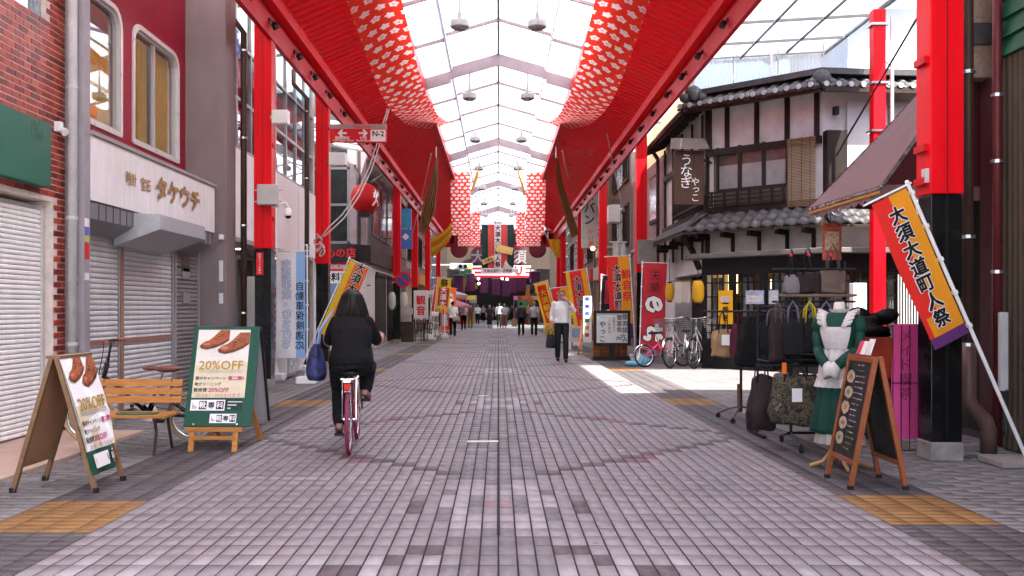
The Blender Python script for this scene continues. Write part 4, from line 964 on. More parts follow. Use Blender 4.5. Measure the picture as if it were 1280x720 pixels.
# hanging sign of the restaurant
sg = E('eel_shop_sign', 'dark wooden hanging sign with white brush letters and little roof', 'sign', P(860, 255, 20.7))
a, b_ = P(843, 256, 20.7), P(880, 188, 20.7)
MB().box(a.x, b_.x, 20.70, 20.8, a.z, b_.z).build('board', M((.085, .038, .022), .6, var=.4, scale=5, stretch=(4, 1, .4)), sg, bevel=.01)
MB().prism([(a.x - .12, 20.5, b_.z), (b_.x + .08, 20.5, b_.z), (b_.x + .04, 20.75, b_.z + .26), (a.x - .06, 20.75, b_.z + .26)], (0, .05, .02)).build('sign_roof', M((.14, .115, .10), .8, var=.35, scale=14, stretch=(6, 1, 1)), sg)
put_text(sg, 'うなぎ', ((a.x + b_.x) / 2 - .06, 20.698, b_.z - .45), (1, 0, 0), (0, 0, 1), WHITET, h=.72, vertical=True, bold=-.005, pitch=.86)
put_text(sg, 'やっこ', (b_.x - .19, 20.698, a.z + .33), (1, 0, 0), (0, 0, 1), WHITET, h=.50, vertical=True, bold=.0, pitch=.9)
for z in (a.z + .2, b_.z - .2): MB().bar((b_.x, 20.75, z), (4.8, 21.35, z), .04, .04).build('iron_bar', BLKM, sg)
# posters on the front
for (px0, px1, py0, py1, c_, lab) in ((898, 916, 363, 405, (.70, .36, .01), 'yellow vertical poster on the restaurant front'), (932, 955, 363, 380, (.35, .40, .55), 'wide picture poster on the restaurant front'), (961, 973, 363, 380, (.40, .48, .55), 'narrow pale blue poster on the restaurant front')):
    cu = (px0 + px1) / 2; po = E('shop_poster', lab, 'poster', SB.at(SB.U(cu, .06), 1.5, .06))
    za, zb_ = SB.Z(cu, py1, .06), SB.Z(cu, py0, .06); fbox('sheet', M(c_, .5, var=.35 if px0 > 920 else .06, scale=9), po, SB, SB.U(px0, .06), SB.U(px1, .06), za, zb_, .055, .062)
    if px0 < 900:
        put_text(po, '受付', SB.at(SB.U(cu, .06), za + .22, .063), SB.u, (0, 0, 1), BLACKT, h=.3, vertical=True, bold=.03); fbox('print', BLACKT, po, SB, SB.U(903, .06), SB.U(911, .06), za + .42, za + .45, .063, .066); fbox('print', M((.6, .5, .45), .5, var=.5, scale=30), po, SB, SB.U(901, .06), SB.U(913, .06), zb_ - .25, zb_ - .12, .063, .066)
    else:
        fbox('print', M((.6, .58, .55), .5, var=.5, scale=22), po, SB, SB.U(px0 + 2, .06), SB.U(px1 - 2, .06), za + .05, zb_ - .1, .063, .066)
# ---------------------------------------------------------------- frosted canopy above the side street on the right
cp = E('side_street_canopy', 'frosted corrugated canopy and screen above the eel restaurant roof', 'canopy', (6, 21, 7.4))
FROST = poly_mat('frosted_corrugated', 'e4e6ea', .55, .22, .05)
PEACH = poly_mat('peach_sheet', 'f0dcae', .65, .05, .08)
def corr(o, ux, uy, L, H, pitch, name, mat, amp=.012):
    n = int(L / pitch * 2); o = Vector(o); ux = Vector(ux).normalized(); uy = Vector(uy).normalized(); nn = ux.cross(uy)
    MB().sheet(lambda u, v: o + ux * (u * L) + uy * (v * H) + nn * (amp * (1 if int(u * n + .5) % 2 else -1)), n, 1).build(name, mat, cp)
for i in range(3): corr((4.55 + i * .98, 22.9 - i * .25, 5.72), (1, -.25, 0), (0, 0, 1), .98, 1.75, .07, 'screen_sheet', FROST)
for i in range(4): MB().bar((4.55 + i * .98, 22.87 - i * .25, 5.6), (4.55 + i * .98, 22.87 - i * .25, 7.5), .035, .035).build('mullion', LGREY, cp)
for z in (5.98, 7.2): MB().bar((4.5, 22.86, z), (7.5, 22.12, z), .03, .03).build('rail', GREY, cp)
MB().bar((6.35, 22.32, 5.7), (6.35, 22.32, 7.3), .06, .06).build('pipe', WHTP, cp)
for i in range(4): corr((4.7, 23.0 + i * 1.9, 5.62), (0, 1, 0), (0, 0, 1), 1.86, 1.2, .07, 'street_sheet', PEACH)
for i in range(-1, 3):  # nearest row is out of view, added to shade the restaurant front
    for j in range(4):
        if i < 0 and j < 1: continue
        x0 = 3.72 + j * 1.0; y0 = 18.2 + i * 1.6; sl_ = .06
        MB().prism([(x0, y0, 7.15 + sl_ * j), (x0 + .985, y0, 7.15 + sl_ * (j + 1)), (x0 + .985, y0 + 1.58, 7.15 + sl_ * (j + 1)), (x0, y0 + 1.58, 7.15 + sl_ * j)], (0, 0, .012)).build('roof_sheet', FROST, cp)
for i in range(4): MB().bar((3.72, 18.2 + i * 1.6, 7.1), (7.72, 18.2 + i * 1.6, 7.34), .04, .06).build('rafter', GREY, cp)
for j in range(5): MB().bar((3.72 + j, 18.2, 7.08 + .06 * j), (3.72 + j, 23, 7.08 + .06 * j), .03, .05).build('purlin', DGREY, cp)
pst = E('canopy_post', 'slim red canopy post in the side street beside a white pipe', 'post', (7.15, 18.1, 0))
MB().box(7.03, 7.26, 17.98, 18.2, 0, 6.9).build('shaft', RED, pst, bevel=.008)
for z in (4.6, 5.5, 6.6): MB().box(6.98, 7.31, 17.95, 18.23, z, z + .04).build('band', STEEL, pst)
MB().tube([(7.42, 18.1, 4.2), (7.42, 18.1, 6.8)], .035, 8).build('white_pipe', WHTP, pst)
for z in (4.8, 5.2, 5.6, 6.0): MB().bar((7.2, 18.1, z), (7.42, 18.1, z - .15), .015, .015).build('cable', BLKM, pst)
# house seen above, behind the post
hb = E('tiled_house', 'white sided house with grey tiled roof behind the side street', 'building', (11, 26, 0))
box('lower_wall', M((.5, .49, .48), .8), hb, 8.9, 16, 24.2, 30, 0, 6.6)
box('upper_wall', M((.62, .62, .63), .7, var=.08, scale=2), hb, 9.1, 15.5, 25.0, 30, 6.6, 9.1)
for i in range(1, 7): box('board_joint', M((.35, .35, .36), .7, var=0), hb, 9.1 + i * .9, 9.12 + i * .9, 24.99, 25.0, 6.6, 9.1)
HF = Face((8.8, 25.0), (15.8, 25.0)); tiled(hb, HF, -.3, 5.0, 6.60, 1.0, 7.25, .0, 4)
MB().prism([(8.5, 24.2, 8.95), (12.3, 24.2, 10.8), (12.3, 24.2, 11.0), (8.3, 24.2, 9.05)], (0, 6, 0)).build('gable_roof', ROOFT, hb)
MB().prism([(8.6, 24.25, 8.8), (12.3, 24.25, 10.6), (12.3, 24.25, 10.75), (8.5, 24.25, 8.93)], (0, .12, 0)).build('barge_board', DWOODB, hb)
e_ = endhouse(14, 24, 8, 24, 9, 'tall pale house closing the side street beyond the eel restaurant', W1)
for (a, z) in ((12, 1.2), (15, 1.2), (13.5, 4.4), (17, 4.4)):
    f = MB().box(13.95, 14, a, a + 1.6, z, z + 1.5).build('window', STEEL, e_); MB().box(13.94, 13.95, a + .1, a + 1.5, z + .1, z + 1.4).build('pane', M((.05, .055, .06), .1), f)
# ---------------------------------------------------------------- houses beyond the restaurant
pk = E('pink_house', 'narrow mauve pink house between the eel restaurant and the dark shops', 'building', (4.7, 29.5, 0))
box('wall', M((.30, .19, .19), .8, var=.2, scale=2), pk, 4.62, 11, 26.72, 33, 0, 5.6); box('wall_trim', M((.42, .33, .32), .7), pk, 4.57, 4.618, 26.72, 33, 3.2, 3.3)
f = MB().box(4.56, 4.615, 27.6, 29.0, 3.8, 5.2).build('window', DWOODB, pk); MB().box(4.545, 4.56, 27.7, 28.9, 3.9, 5.1).build('pane', M((.25, .27, .28), .1, var=.3), f)
MB().tube([(4.5, 27.1, 5.5), (4.5, 27.1, .1)], .05, 8).build('downpipe', BROWNP, pk); MB().tube([(4.45, 26.9, 5.5), (4.3, 26.6, 5.6), (4.3, 26.5, 5.9)], .06, 8).build('duct', BROWNP, pk)
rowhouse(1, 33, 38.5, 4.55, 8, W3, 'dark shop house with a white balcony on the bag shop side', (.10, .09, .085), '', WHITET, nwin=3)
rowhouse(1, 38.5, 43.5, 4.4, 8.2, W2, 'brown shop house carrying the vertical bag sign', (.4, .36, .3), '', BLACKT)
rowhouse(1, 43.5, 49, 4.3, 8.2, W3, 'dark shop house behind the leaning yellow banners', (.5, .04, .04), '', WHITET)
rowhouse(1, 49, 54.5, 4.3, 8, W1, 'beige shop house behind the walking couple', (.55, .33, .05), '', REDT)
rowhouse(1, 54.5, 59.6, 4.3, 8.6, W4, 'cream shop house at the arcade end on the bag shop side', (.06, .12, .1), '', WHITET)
bc = E('balcony', 'white metal balcony with an air conditioner above the dark shop', 'balcony', (4.3, 35.5, 4)); 
for i in range(14): MB().box(3.88, 3.90, 34.6 + i * .14, 34.62 + i * .14, 3.55, 4.35).build('bar', WHTP, bc)
MB().box(3.86, 3.92, 34.55, 36.6, 4.35, 4.4).build('rail', WHTP, bc); MB().box(3.86, 4.56, 34.55, 36.6, 3.48, 3.55).build('slab', LGREY, bc); MB().box(4.0, 4.4, 34.7, 35.4, 4.42, 5.05).build('air_conditioner', WHTP, bc, bevel=.02)
bs = E('bag_shop_sign', 'tall white vertical sign with black and red lettering', 'sign', P(736, 272, 42)); a, b_ = P(727, 310, 42), P(747, 235, 42)
MB().box(a.x, b_.x, 42, 42.2, a.z, b_.z).build('box', M((.46, .43, .41), .5, var=.1), bs, bevel=.015); put_text(bs, 'カバン', ((a.x + b_.x) / 2, 41.998, b_.z - .85), (1, 0, 0), (0, 0, 1), BLACKT, h=1.45, vertical=True, bold=.02); put_text(bs, 'かい屋', ((a.x + b_.x) / 2 + .05, 41.998, a.z + .45), (1, 0, 0), (0, 0, 1), REDT, h=.75, vertical=True)
MB().bar((b_.x, 42.1, a.z + .3), (4.42, 42.1, a.z + .3), .05, .05).build('bracket', BLKM, bs)
jb = E('junction_box', 'grey junction box fixed to the red column past the restaurant', 'junction box', (3.8, 25.1, 2.9)); a, b_ = P(797, 330, 25.1), P(820, 300, 25.1); MB().box(a.x, b_.x, 25.0, 25.14, a.z, b_.z).build('case', M((.24, .22, .21), .5, var=.15), jb, bevel=.01)
wb = E('white_speaker_box', 'white square speaker box on the column next to the bag sign', 'speaker', (3.6, 44, 4.3)); a, b_ = P(740, 278, 42.5), P(747.5, 271.5, 42.5); MB().box(a.x, b_.x, 42.3, 42.5, a.z, b_.z).build('case', WHTP, wb); MB().bar((b_.x - .05, 42.5, a.z + .1), (b_.x - .05, 43.9, a.z + .1), .05, .05).build('arm', STEEL, wb)
wn_ = E('white_shop_curtain', 'white hanging cloth with frilled top above the shop front', 'curtain', (4.2, 33, 3)); a, b_ = P(765, 330, 34.0), P(790, 303, 34.0)
MB().sheet(lambda u, v: (a.x + (b_.x - a.x) * u, 33.9 + .05 * math.sin(u * 18) * (1 - v * .5), b_.z + (a.z - b_.z) * v), 30, 5).build('cloth', M((.6, .58, .56), .8, trans=.2), wn_, smooth=True); MB().cyl((a.x - .1, 33.9, b_.z), (b_.x + .1, 33.9, b_.z), .03, 6).build('rod', LGREY, wn_)

# ================================================================== FAR END: portal, crossing, second arcade
pt = E('arcade_portal', 'dark red latticed portal beam closing the far arcade end', 'portal', (0, 60.3, 0))
box('beam', REDD, pt, -3.6, 3.6, 60.16, 60.4, 5.15, 5.32); box('beam', REDD, pt, -3.6, 3.6, 60.16, 60.4, 6.05, 6.2)
for i in range(19): x = -3.5 + i * .388; box('lattice_bar', REDD, pt, x - .05, x + .05, 60.2, 60.36, 5.32, 6.05)
box('lattice_backing', M((.09, .01, .015), .7), pt, -3.6, 3.6, 60.37, 60.39, 5.33, 6.04)
for s in (-1, 1): MB().lathe((s * 2.45, 60.1, 5.0), [(.55, 0), (.55, .08)], 20, axis=(0, -1, 0)).build('round_plaque', M((.14, .012, .02), .5), pt)
def far_facade():
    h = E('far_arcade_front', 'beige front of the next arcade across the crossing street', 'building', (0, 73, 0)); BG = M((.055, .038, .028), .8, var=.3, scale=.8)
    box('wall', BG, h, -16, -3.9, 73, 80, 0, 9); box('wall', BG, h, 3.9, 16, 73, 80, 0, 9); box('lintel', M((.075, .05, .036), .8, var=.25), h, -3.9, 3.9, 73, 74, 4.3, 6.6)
    for s in (-1, 1):
        for z in (.6, 3.6, 6.2):
            for k in range(4):
                x = s * (4.6 + k * 2.6); f = box('window', STEEL, h, min(x, x + s * 1.8), max(x, x + s * 1.8), 72.94, 72.995, z, z + 1.7); box('pane', M((.045, .05, .055), .1, var=.3), f, min(x + s * .1, x + s * 1.7), max(x + s * .1, x + s * 1.7), 72.92, 72.938, z + .1, z + 1.6)
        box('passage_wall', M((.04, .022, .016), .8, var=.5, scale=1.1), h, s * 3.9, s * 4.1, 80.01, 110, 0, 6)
    box('passage_ceiling', poly_mat('passage_sheet', 'd8d8dc', .6, 0, .1), h, -4, 4, 74.01, 110, 5.2, 5.23); box('passage_end', M((.035, .028, .024), .8, var=.5, scale=1.2), h, -4, 4, 110.01, 111, 0, 5.4)  # ceiling sheet made translucent to let daylight into the dark passage
    box('passage_floor', M((.22, .2, .19), .7), h, -3.9, 3.9, 73, 110, -.02, .006)
    return h
fa = far_facade()
sg = E('round_gate_sign', 'dark red rounded gate sign with big white characters', 'sign', (0, 72.5, 5)); q = MB().lathe((0, 72.6, 5.35), [(1.0, 0), (1.0, .12)], 28, axis=(0, -1, 0))
q.v = [(x * 2.1, y, z if False else (z - 5.35) * 1.0 + 5.35) for (x, y, z) in q.v]; q.build('disc', M((.09, .006, .012), .5, var=.1), sg)
put_text(sg, '大', (-1.55, 72.47, 5.2), (1, 0, 0), (0, 0, 1), DGREY if False else M((.17, .16, .16), .6, var=.1), h=1.0, bold=.02); put_text(sg, '須', (1.6, 72.47, 5.2), (1, 0, 0), (0, 0, 1), DGREY if False else M((.17, .16, .16), .6, var=.1), h=1.0, bold=.02)
st2 = E('striped_gate_sign', 'red and white striped sign with a red U under the round gate sign', 'sign', (0, 71.9, 4))
for i in range(6):
    z = 3.62 + i * .15; k = .12 * (i); MB().box(-1.75 - k * .3, 2.25 + k * .3, 71.9, 72.1, z, z + .148).build('stripe', REDT if i % 2 == 0 else WHITET, st2)
MB().box(1.0, 2.0, 71.86, 71.895, 3.8, 4.5).build('u_panel', WHITET, st2); put_text(st2, 'U', (1.5, 71.855, 4.15), (1, 0, 0), (0, 0, 1), REDT, h=.6, bold=.05)
ts = E('traffic_signal', 'horizontal white traffic signal over the crossing street', 'traffic signal', (-2.8, 66, 4.2)); a, b_ = P(562, 337, 66), P(591, 329, 66)
MB().box(a.x, b_.x, 66, 66.25, a.z, b_.z).build('housing', WHTP, ts, bevel=.1)
for i, c_ in enumerate(((.02, .03, .03), (.02, .03, .03), (.9, .45, .03))): MB().lathe((b_.x - .85 + .33 * i, 65.99, (a.z + b_.z) / 2), [(.14, 0), (.13, .06)], 14, axis=(0, -1, 0)).build('lens', M(c_, .3, var=0, emit=1.2 if i == 2 else 0), ts)
MB().cyl((a.x - 3, 66.1, (a.z + b_.z) / 2 + .1), (a.x, 66.1, (a.z + b_.z) / 2 + .1), .05, 8).build('arm', LGREY, ts); MB().cyl((a.x - 3, 66.1, 0), (a.x - 3, 66.1, 5), .09, 10).build('pole', LGREY, ts)
rr = random.Random(21)
PURP = M((.14, .03, .10), .7, var=.15, trans=.2)
for i, (x, y, z) in enumerate([(-3.1, 75, 3.2), (-2.2, 77, 3.4), (-1.2, 80, 3.3), (1.2, 80, 3.3), (1.9, 77, 3.4), (2.9, 75.5, 3.5), (-.2, 84, 3.2), (.7, 86, 3.1)]):
    fl = E('passage_banner', 'plain purple cloth banner hanging inside the next arcade', 'banner', (x, y, z), 'purple banners in the next arcade')
    MB().sheet(lambda u, v: (x - .35 + .7 * u, y + .05 * math.sin(u * 7 + i) * v, z + .7 - 1.4 * v), 10, 6).build('cloth', PURP, fl, smooth=True); MB().cyl((x - .4, y, z + .71), (x + .4, y, z + .71), .02, 6).build('rod', LGREY, fl)
for i in range(16):
    x = -3 + 6 * rr.random(); y = 76 + 10 * rr.random(); z = 3.3 + 1.0 * rr.random()
    q = E('passage_bulb', 'small glowing bulb hanging inside the next arcade', 'bulb', (x, y, z), 'bulbs in the next arcade'); MB().sphere((x, y, z), .1, 8, 5).build('globe', M((1, .85, .6), .5, var=0, emit=4), q); MB().cyl((x, y, z + .1), (x, y, 5.19), .006, 4).build('wire', BLKM, q)
for i, (x, c_) in enumerate(((-3.0, (.5, .05, .03)), (-2.3, (.55, .35, .03)), (2.4, (.5, .04, .04)), (3.1, (.55, .3, .05)), (1.7, (.4, .06, .2)))):
    fl = E('passage_stall', ['red', 'yellow', 'scarlet', 'orange', 'magenta'][i] + ' cloth covered stall inside the next arcade', 'stall', (x, 78 + i, 0))
    MB().box(x - .35, x + .35, 78 + i, 78.6 + i, 0, .9).build('table', M(c_, .7, var=.2), fl); MB().prism([(x - .4, 77.7 + i, 2.0), (x + .4, 77.7 + i, 2.0), (x + .4, 78.5 + i, 2.35), (x - .4, 78.5 + i, 2.35)], (0, 0, .03)).build('roof_cloth', M(c_, .7), fl)
    for s in (-.37, .37): MB().cyl((x + s, 78.1 + i, 0), (x + s, 78.1 + i, 2.15), .02, 6).build('pole', LGREY, fl)
for i in range(26):
    s = rr.choice((-1, 1)); y = 75 + 24 * rr.random(); z = .6 + 3.4 * rr.random(); c_ = rr.choice(((.5, .03, .04), (.55, .5, .45), (.55, .33, .03), (.06, .12, .35), (.3, .03, .18), (.06, .22, .1), (.5, .15, .02))); wd, hh = rr.uniform(.3, .9), rr.uniform(.3, 1.1); x = s * rr.uniform(1.9, 3.5)
    e_ = E('passage_sign', ['red', 'white', 'amber', 'blue', 'magenta', 'green', 'orange'][((.5, .03, .04), (.55, .5, .45), (.55, .33, .03), (.06, .12, .35), (.3, .03, .18), (.06, .22, .1), (.5, .15, .02)).index(c_)] + ' shop sign box projecting from the passage wall of the next arcade', 'sign', (x, y, z), 'shop signs in the next arcade')
    MB().box(x - wd / 2, x + wd / 2, y, y + .12, z, z + hh).build('box', M(c_, .5, var=.3, scale=5), e_); MB().bar((x, y + .06, z + hh * .5), (s * 3.92, y + .06, z + hh * .5), .04, .04).build('bracket', BLKM, e_)
for s in (-1, 1):
    e_ = endhouse(s * 17, s * 26, 58, 74, 8, 'house beyond the crossing on the %s side' % ('bag shop' if s > 0 else 'dim sum shop'), W1 if s > 0 else W4)
# ================================================================== CLOTHS UNDER THE ROOF
def blossom_cloth(pu, pv, sx, sy):
    """red cloth printed with staggered white five-lobed blossoms, uv in metres"""
    m = bpy.data.materials.new('blossom_cloth'); m.use_nodes = True; t = m.node_tree; L = t.links.new; b = t.nodes['Principled BSDF']
    def mth(op, a, c=None, d=None):
        n = t.nodes.new('ShaderNodeMath'); n.operation = op
        for i, x in enumerate((a, c, d)):
            if x is None: continue
            if isinstance(x, (int, float)): n.inputs[i].default_value = x
            else: L(x, n.inputs[i])
        return n.outputs[0]
    uv = t.nodes.new('ShaderNodeUVMap'); uv.uv_map = 'UVMap'; sp = t.nodes.new('ShaderNodeSeparateXYZ'); L(uv.outputs[0], sp.inputs[0])
    v = mth('DIVIDE', sp.outputs[1], pv); row = mth('FLOOR', v); off = mth('MULTIPLY', mth('MODULO', row, 2.0), .5)
    u = mth('ADD', mth('DIVIDE', sp.outputs[0], pu), off); colm = mth('FLOOR', u)
    wn = t.nodes.new('ShaderNodeTexWhiteNoise'); wn.noise_dimensions = '2D'; cb = t.nodes.new('ShaderNodeCombineXYZ'); L(colm, cb.inputs[0]); L(row, cb.inputs[1]); L(cb.outputs[0], wn.inputs[0])
    sc = t.nodes.new('ShaderNodeSeparateColor'); L(wn.outputs['Color'], sc.inputs[0])
    jx = mth('MULTIPLY', mth('SUBTRACT', sc.outputs[0], .5), .22); jy = mth('MULTIPLY', mth('SUBTRACT', sc.outputs[1], .5), .22)
    fx = mth('ADD', mth('SUBTRACT', mth('FRACT', u), .5), jx); fy = mth('ADD', mth('SUBTRACT', mth('FRACT', v), .5), jy)
    dx = mth('MULTIPLY', fx, pu / sx); dy = mth('MULTIPLY', fy, pv / sy)
    r = mth('SQRT', mth('ADD', mth('MULTIPLY', dx, dx), mth('MULTIPLY', dy, dy))); th = mth('ARCTAN2', dy, dx)
    edge = mth('ADD', 1.0, mth('MULTIPLY', .17, mth('COSINE', mth('ADD', mth('MULTIPLY', th, 5.0), mth('MULTIPLY', sc.outputs[2], 3.0)))))
    mask = mth('LESS_THAN', r, edge); eye = mth('MULTIPLY', mth('LESS_THAN', mth('ABSOLUTE', mth('SUBTRACT', r, .30)), .075), mth('GREATER_THAN', sc.outputs[2], .35)); mask = mth('SUBTRACT', mask, eye)
    mx = t.nodes.new('ShaderNodeMix'); mx.data_type = 'RGBA'; L(mask, mx.inputs[0]); mx.inputs[6].default_value = (.82, .045, .020, 1); mx.inputs[7].default_value = (.86, .83, .80, 1)
    L(mx.outputs[2], b.inputs['Base Color']); b.inputs['Roughness'].default_value = .75
    tr = t.nodes.new('ShaderNodeBsdfTranslucent'); L(mx.outputs[2], tr.inputs[0]); ms = t.nodes.new('ShaderNodeMixShader'); ms.inputs[0].default_value = .5; L(b.outputs[0], ms.inputs[1]); L(tr.outputs[0], ms.inputs[2]); L(ms.outputs[0], t.nodes['Material Output'].inputs[0])
    return m
_BC = {}
def ribbon(name, label, fn, wid, L, sx, sy, pitch_u, pitch_v, nu=8, nv=60):
    """fn(x across 0..wid, y along 0..L, lift) -> point"""
    e = E(name, label, 'banner', fn(wid / 2, 0, 0))
    k = (pitch_u, pitch_v, sx, sy)
    if k not in _BC: _BC[k] = blossom_cloth(pitch_u, pitch_v / 2, sx, sy)
    c = MB().sheet(lambda u, v: fn(u * wid, v * L, 0), nu, nv).build('cloth', _BC[k], e, smooth=True)
    uvl = c.data.uv_layers.new(name='UVMap'); W_ = nu + 1
    for lp in c.data.loops: i = lp.vertex_index; uvl.data[lp.index].uv = ((i % W_) / nu * wid, (i // W_) / nv * L)
    return e
def near_ribbon(s):
    Y0, Y1, L = 11.5, 30.2, 19.6
    def fn(x, y, lf):
        t = y / L; Y = Y0 + (Y1 - Y0) * t; k = max(0, (t - .72) / .28)
        zi = Z0 + 5.45 - .10 * t - .62 * math.sin(math.pi * min(1, t / .98)) ** 3 * (1 if t < .84 else 1) + 1.0 * k * k * .5
        u = x / .80
        xo = 1.62 - .42 * k * k; 
        X = xo + x; z = zi - u * (.34 - .2 * k) - .04 * math.sin(u * 5 + t * 9)
        return Vector((s * X, Y, z - lf))
    return fn
ribbon('blossom_ribbon', 'long red ribbon banner with white blossoms sagging above the jewellery shop side', near_ribbon(-1), .80, 19.6, .080, .105, .245, .78, nv=90)
ribbon('blossom_ribbon', 'long red ribbon banner with white blossoms sagging above the awning shop side', near_ribbon(1), .80, 19.6, .080, .105, .245, .78, nv=90)
def hang(px0, px1, py0, py1, Y, dY):
    a, b = P(px0, py0, Y), P(px1, py1, Y)
    wid, L = abs(b.x - a.x), a.z - b.z; xo = min(a.x, b.x)
    return (lambda x, y, lf: Vector((xo + x, Y + dY * (y / L) ** 2 + .05 * math.sin(x * 6) - lf, a.z - y + .25 * (y / L) ** 4))), wid, L
for (px0, px1, py0, py1, Y, dY, lab) in ((563, 588, 215, 298, 41, 1.5, 'hanging red blossom banner near the yellow drape'), (658, 682, 215, 298, 41, 1.5, 'hanging red blossom banner near the tan drape'),
        (589, 600, 264, 306, 50, 1.0, 'small hanging blossom banner at the arcade end by the traffic signal'), (645, 657, 264, 306, 50, 1.0, 'small hanging blossom banner at the arcade end opposite the traffic signal'),
        (572, 600, 292, 312, 55, .8, 'low blossom banner under the portal by the traffic signal'), (646, 676, 292, 312, 55, .8, 'low blossom banner under the portal opposite the traffic signal')):
    fn, wid, L = hang(px0, px1, py0, py1, Y, dY)
    ribbon('blossom_banner', lab, fn, wid, L, .085, .052, .25, .30, nu=10, nv=20)
def drape(label, le, re_, Y0, Y1, mat, folds=5, amp=.10, name='cloth_drape'):
    def pl(pts, t):
        k = t * (len(pts) - 1); i = min(int(k), len(pts) - 2); f = k - i; return (pts[i][0] + (pts[i + 1][0] - pts[i][0]) * f, pts[i][1] + (pts[i + 1][1] - pts[i][1]) * f)
    e = E(name, label, 'drape', P(*le[0], Y0))
    def fn(u, v):
        a, b = pl(le, v), pl(re_, v); q = (a[0] + (b[0] - a[0]) * u, a[1] + (b[1] - a[1]) * u)
        return P(q[0], q[1], Y0 + (Y1 - Y0) * u + amp * math.sin(u * folds * 6.28 + v * 2))
    MB().sheet(fn, 40, 22).build('cloth', mat, e, smooth=True); p = P(*le[0], Y0); MB().cyl(p, p + Vector((0, .1, .35)), .02, 6).build('tie_cord', LGREY, e); return e
TAN = M((.23, .10, .035), .8, var=.15, trans=.3, name='tan_drape'); OCH = M((.62, .30, .02), .8, var=.1, trans=.35, name='ochre_drape')
drape('brown gathered drape tied under the soffit beside the blue shop signs', [(545, 197), (539, 225), (528, 258), (523, 291)], [(548, 197), (547, 230), (544, 262), (535, 286)], 30, 31.2, TAN)
drape('brown gathered drape tied under the soffit beside the bag shop sign', [(695, 197), (696, 230), (703, 262), (715, 298)], [(698, 197), (704, 230), (713, 258), (724, 292)], 30, 31.2, TAN)
drape('bright ochre drape swagged low beside the hanging blossom banner', [(569, 271), (559, 284), (549, 293), (538, 298)], [(569, 287), (560, 303), (551, 313), (539, 323)], 44, 44.8, OCH, 2, .06)
drape('ochre drape hanging beyond the bag shop sign', [(685, 299), (687, 307), (692, 316), (694, 320)], [(700, 299), (700, 308), (700, 316), (700, 323)], 45, 45.6, TAN if False else OCH, 2, .05)
drape('thin orange cloth tied high under the roof on the dim sum side', [(596, 211), (593, 222), (590, 232), (588, 240)], [(598, 211), (598, 220), (595, 230), (590, 240)], 37, 37.6, OCH, 2, .04)
drape('thin orange cloth tied high under the roof on the bag shop side', [(646, 211), (648, 222), (652, 234), (655, 245)], [(648, 211), (651, 222), (655, 232), (657, 243)], 37, 37.6, OCH, 2, .04)
ROPE = M((.55, .52, .47), .85, var=.2, scale=30, bump=.4, bscale=200, name='white_rope')
rp = E('tied_rope', 'white rope knotted on the column and slung up to the soffit', 'rope', P(402, 300, 20.3))
for k, off in enumerate((0, .07)):
    pts = [P(484, 136, 22.5), P(474, 170, 22.0), P(462, 208, 21.5), P(447, 240, 21.0), P(428, 268, 20.6), P(411, 284, 20.4), P(402, 296, 20.35)]
    MB().tube([p + Vector((off * .6, 0, -off * (0 if i in (0, 6) else 1))) for i, p in enumerate(pts)], .015, 7).build('rope_line', ROPE, rp, smooth=True)
kn = MB(); rk = random.Random(4)
for i in range(5):
    c = P(400 + rk.uniform(-3, 4), 296 + i * 5, 20.32); r = .10; ax = Vector((rk.uniform(-1, 1), rk.uniform(-1, 1), rk.uniform(-1, 1))).normalized(); u = ax.orthogonal().normalized(); v = ax.cross(u)
    kn.tube([c + u * (r * math.cos(a * .5236)) + v * (r * .7 * math.sin(a * .5236)) for a in range(12)], .016, 6, closed=True)
kn.build('knot', ROPE, rp, smooth=True)
for (a, b_, Y0, Y1, lab) in (((539, 192), (513, 300), 31, 33, 'thin grey pole leaning from the soffit behind the brown drape'), ((754, 143), (780, 264), 27, 30, 'thin slack white cord hanging near the white balcony'), ((703, 188), (711, 222), 30, 31, 'short white cord hanging by the brown drape opposite'), ((676, 272), (684, 297), 45, 45, 'short white cord holding the ochre drape')):
    l = E('slack_line', lab, 'line', P(*b_, Y1)); p, q = P(*a, Y0), P(*b_, Y1); MB().tube([p.lerp(q, t / 8) - Vector((0, 0, .12 * math.sin(math.pi * t / 8))) for t in range(9)], .018, 6).build('line', ROPE, l)
# central stage curtain
cu = E('festival_curtain', 'green and red striped festival curtain hanging across the arcade end', 'curtain', P(622, 300, 58))
a, b_ = P(602, 335, 58), P(642.5, 281, 58)
cw = b_.x - a.x
for i, c_ in enumerate(((.015, .055, .05), (.50, .06, .05), (.70, .68, .66), (.50, .06, .05), (.015, .055, .05))):
    xs = [0, .2, .4, .6, .8, 1.0]; x0, x1 = a.x + cw * xs[i], a.x + cw * xs[i + 1] - .004
    MB().sheet(lambda u, v: (x0 + (x1 - x0) * u, 58 + .03 * math.sin((x0 + (x1 - x0) * u) * 14), b_.z - (b_.z - a.z) * v), 8, 6).build('stripe', M(c_, .8, var=.1, trans=.15), cu, smooth=True)
box('header', WHTP, cu, a.x - .03, b_.x + .03, 57.95, 58.05, b_.z, b_.z + .24); put_text(cu, '第30回', ((a.x + b_.x) / 2, 57.948, b_.z + .12), (1, 0, 0), (0, 0, 1), BLACKT, h=.14)
put_text(cu, '大須大道町人祭', ((a.x + b_.x) / 2, 57.94, (a.z + b_.z) / 2), (1, 0, 0), (0, 0, 1), BLACKT, h=2.5, vertical=True, bold=.03)
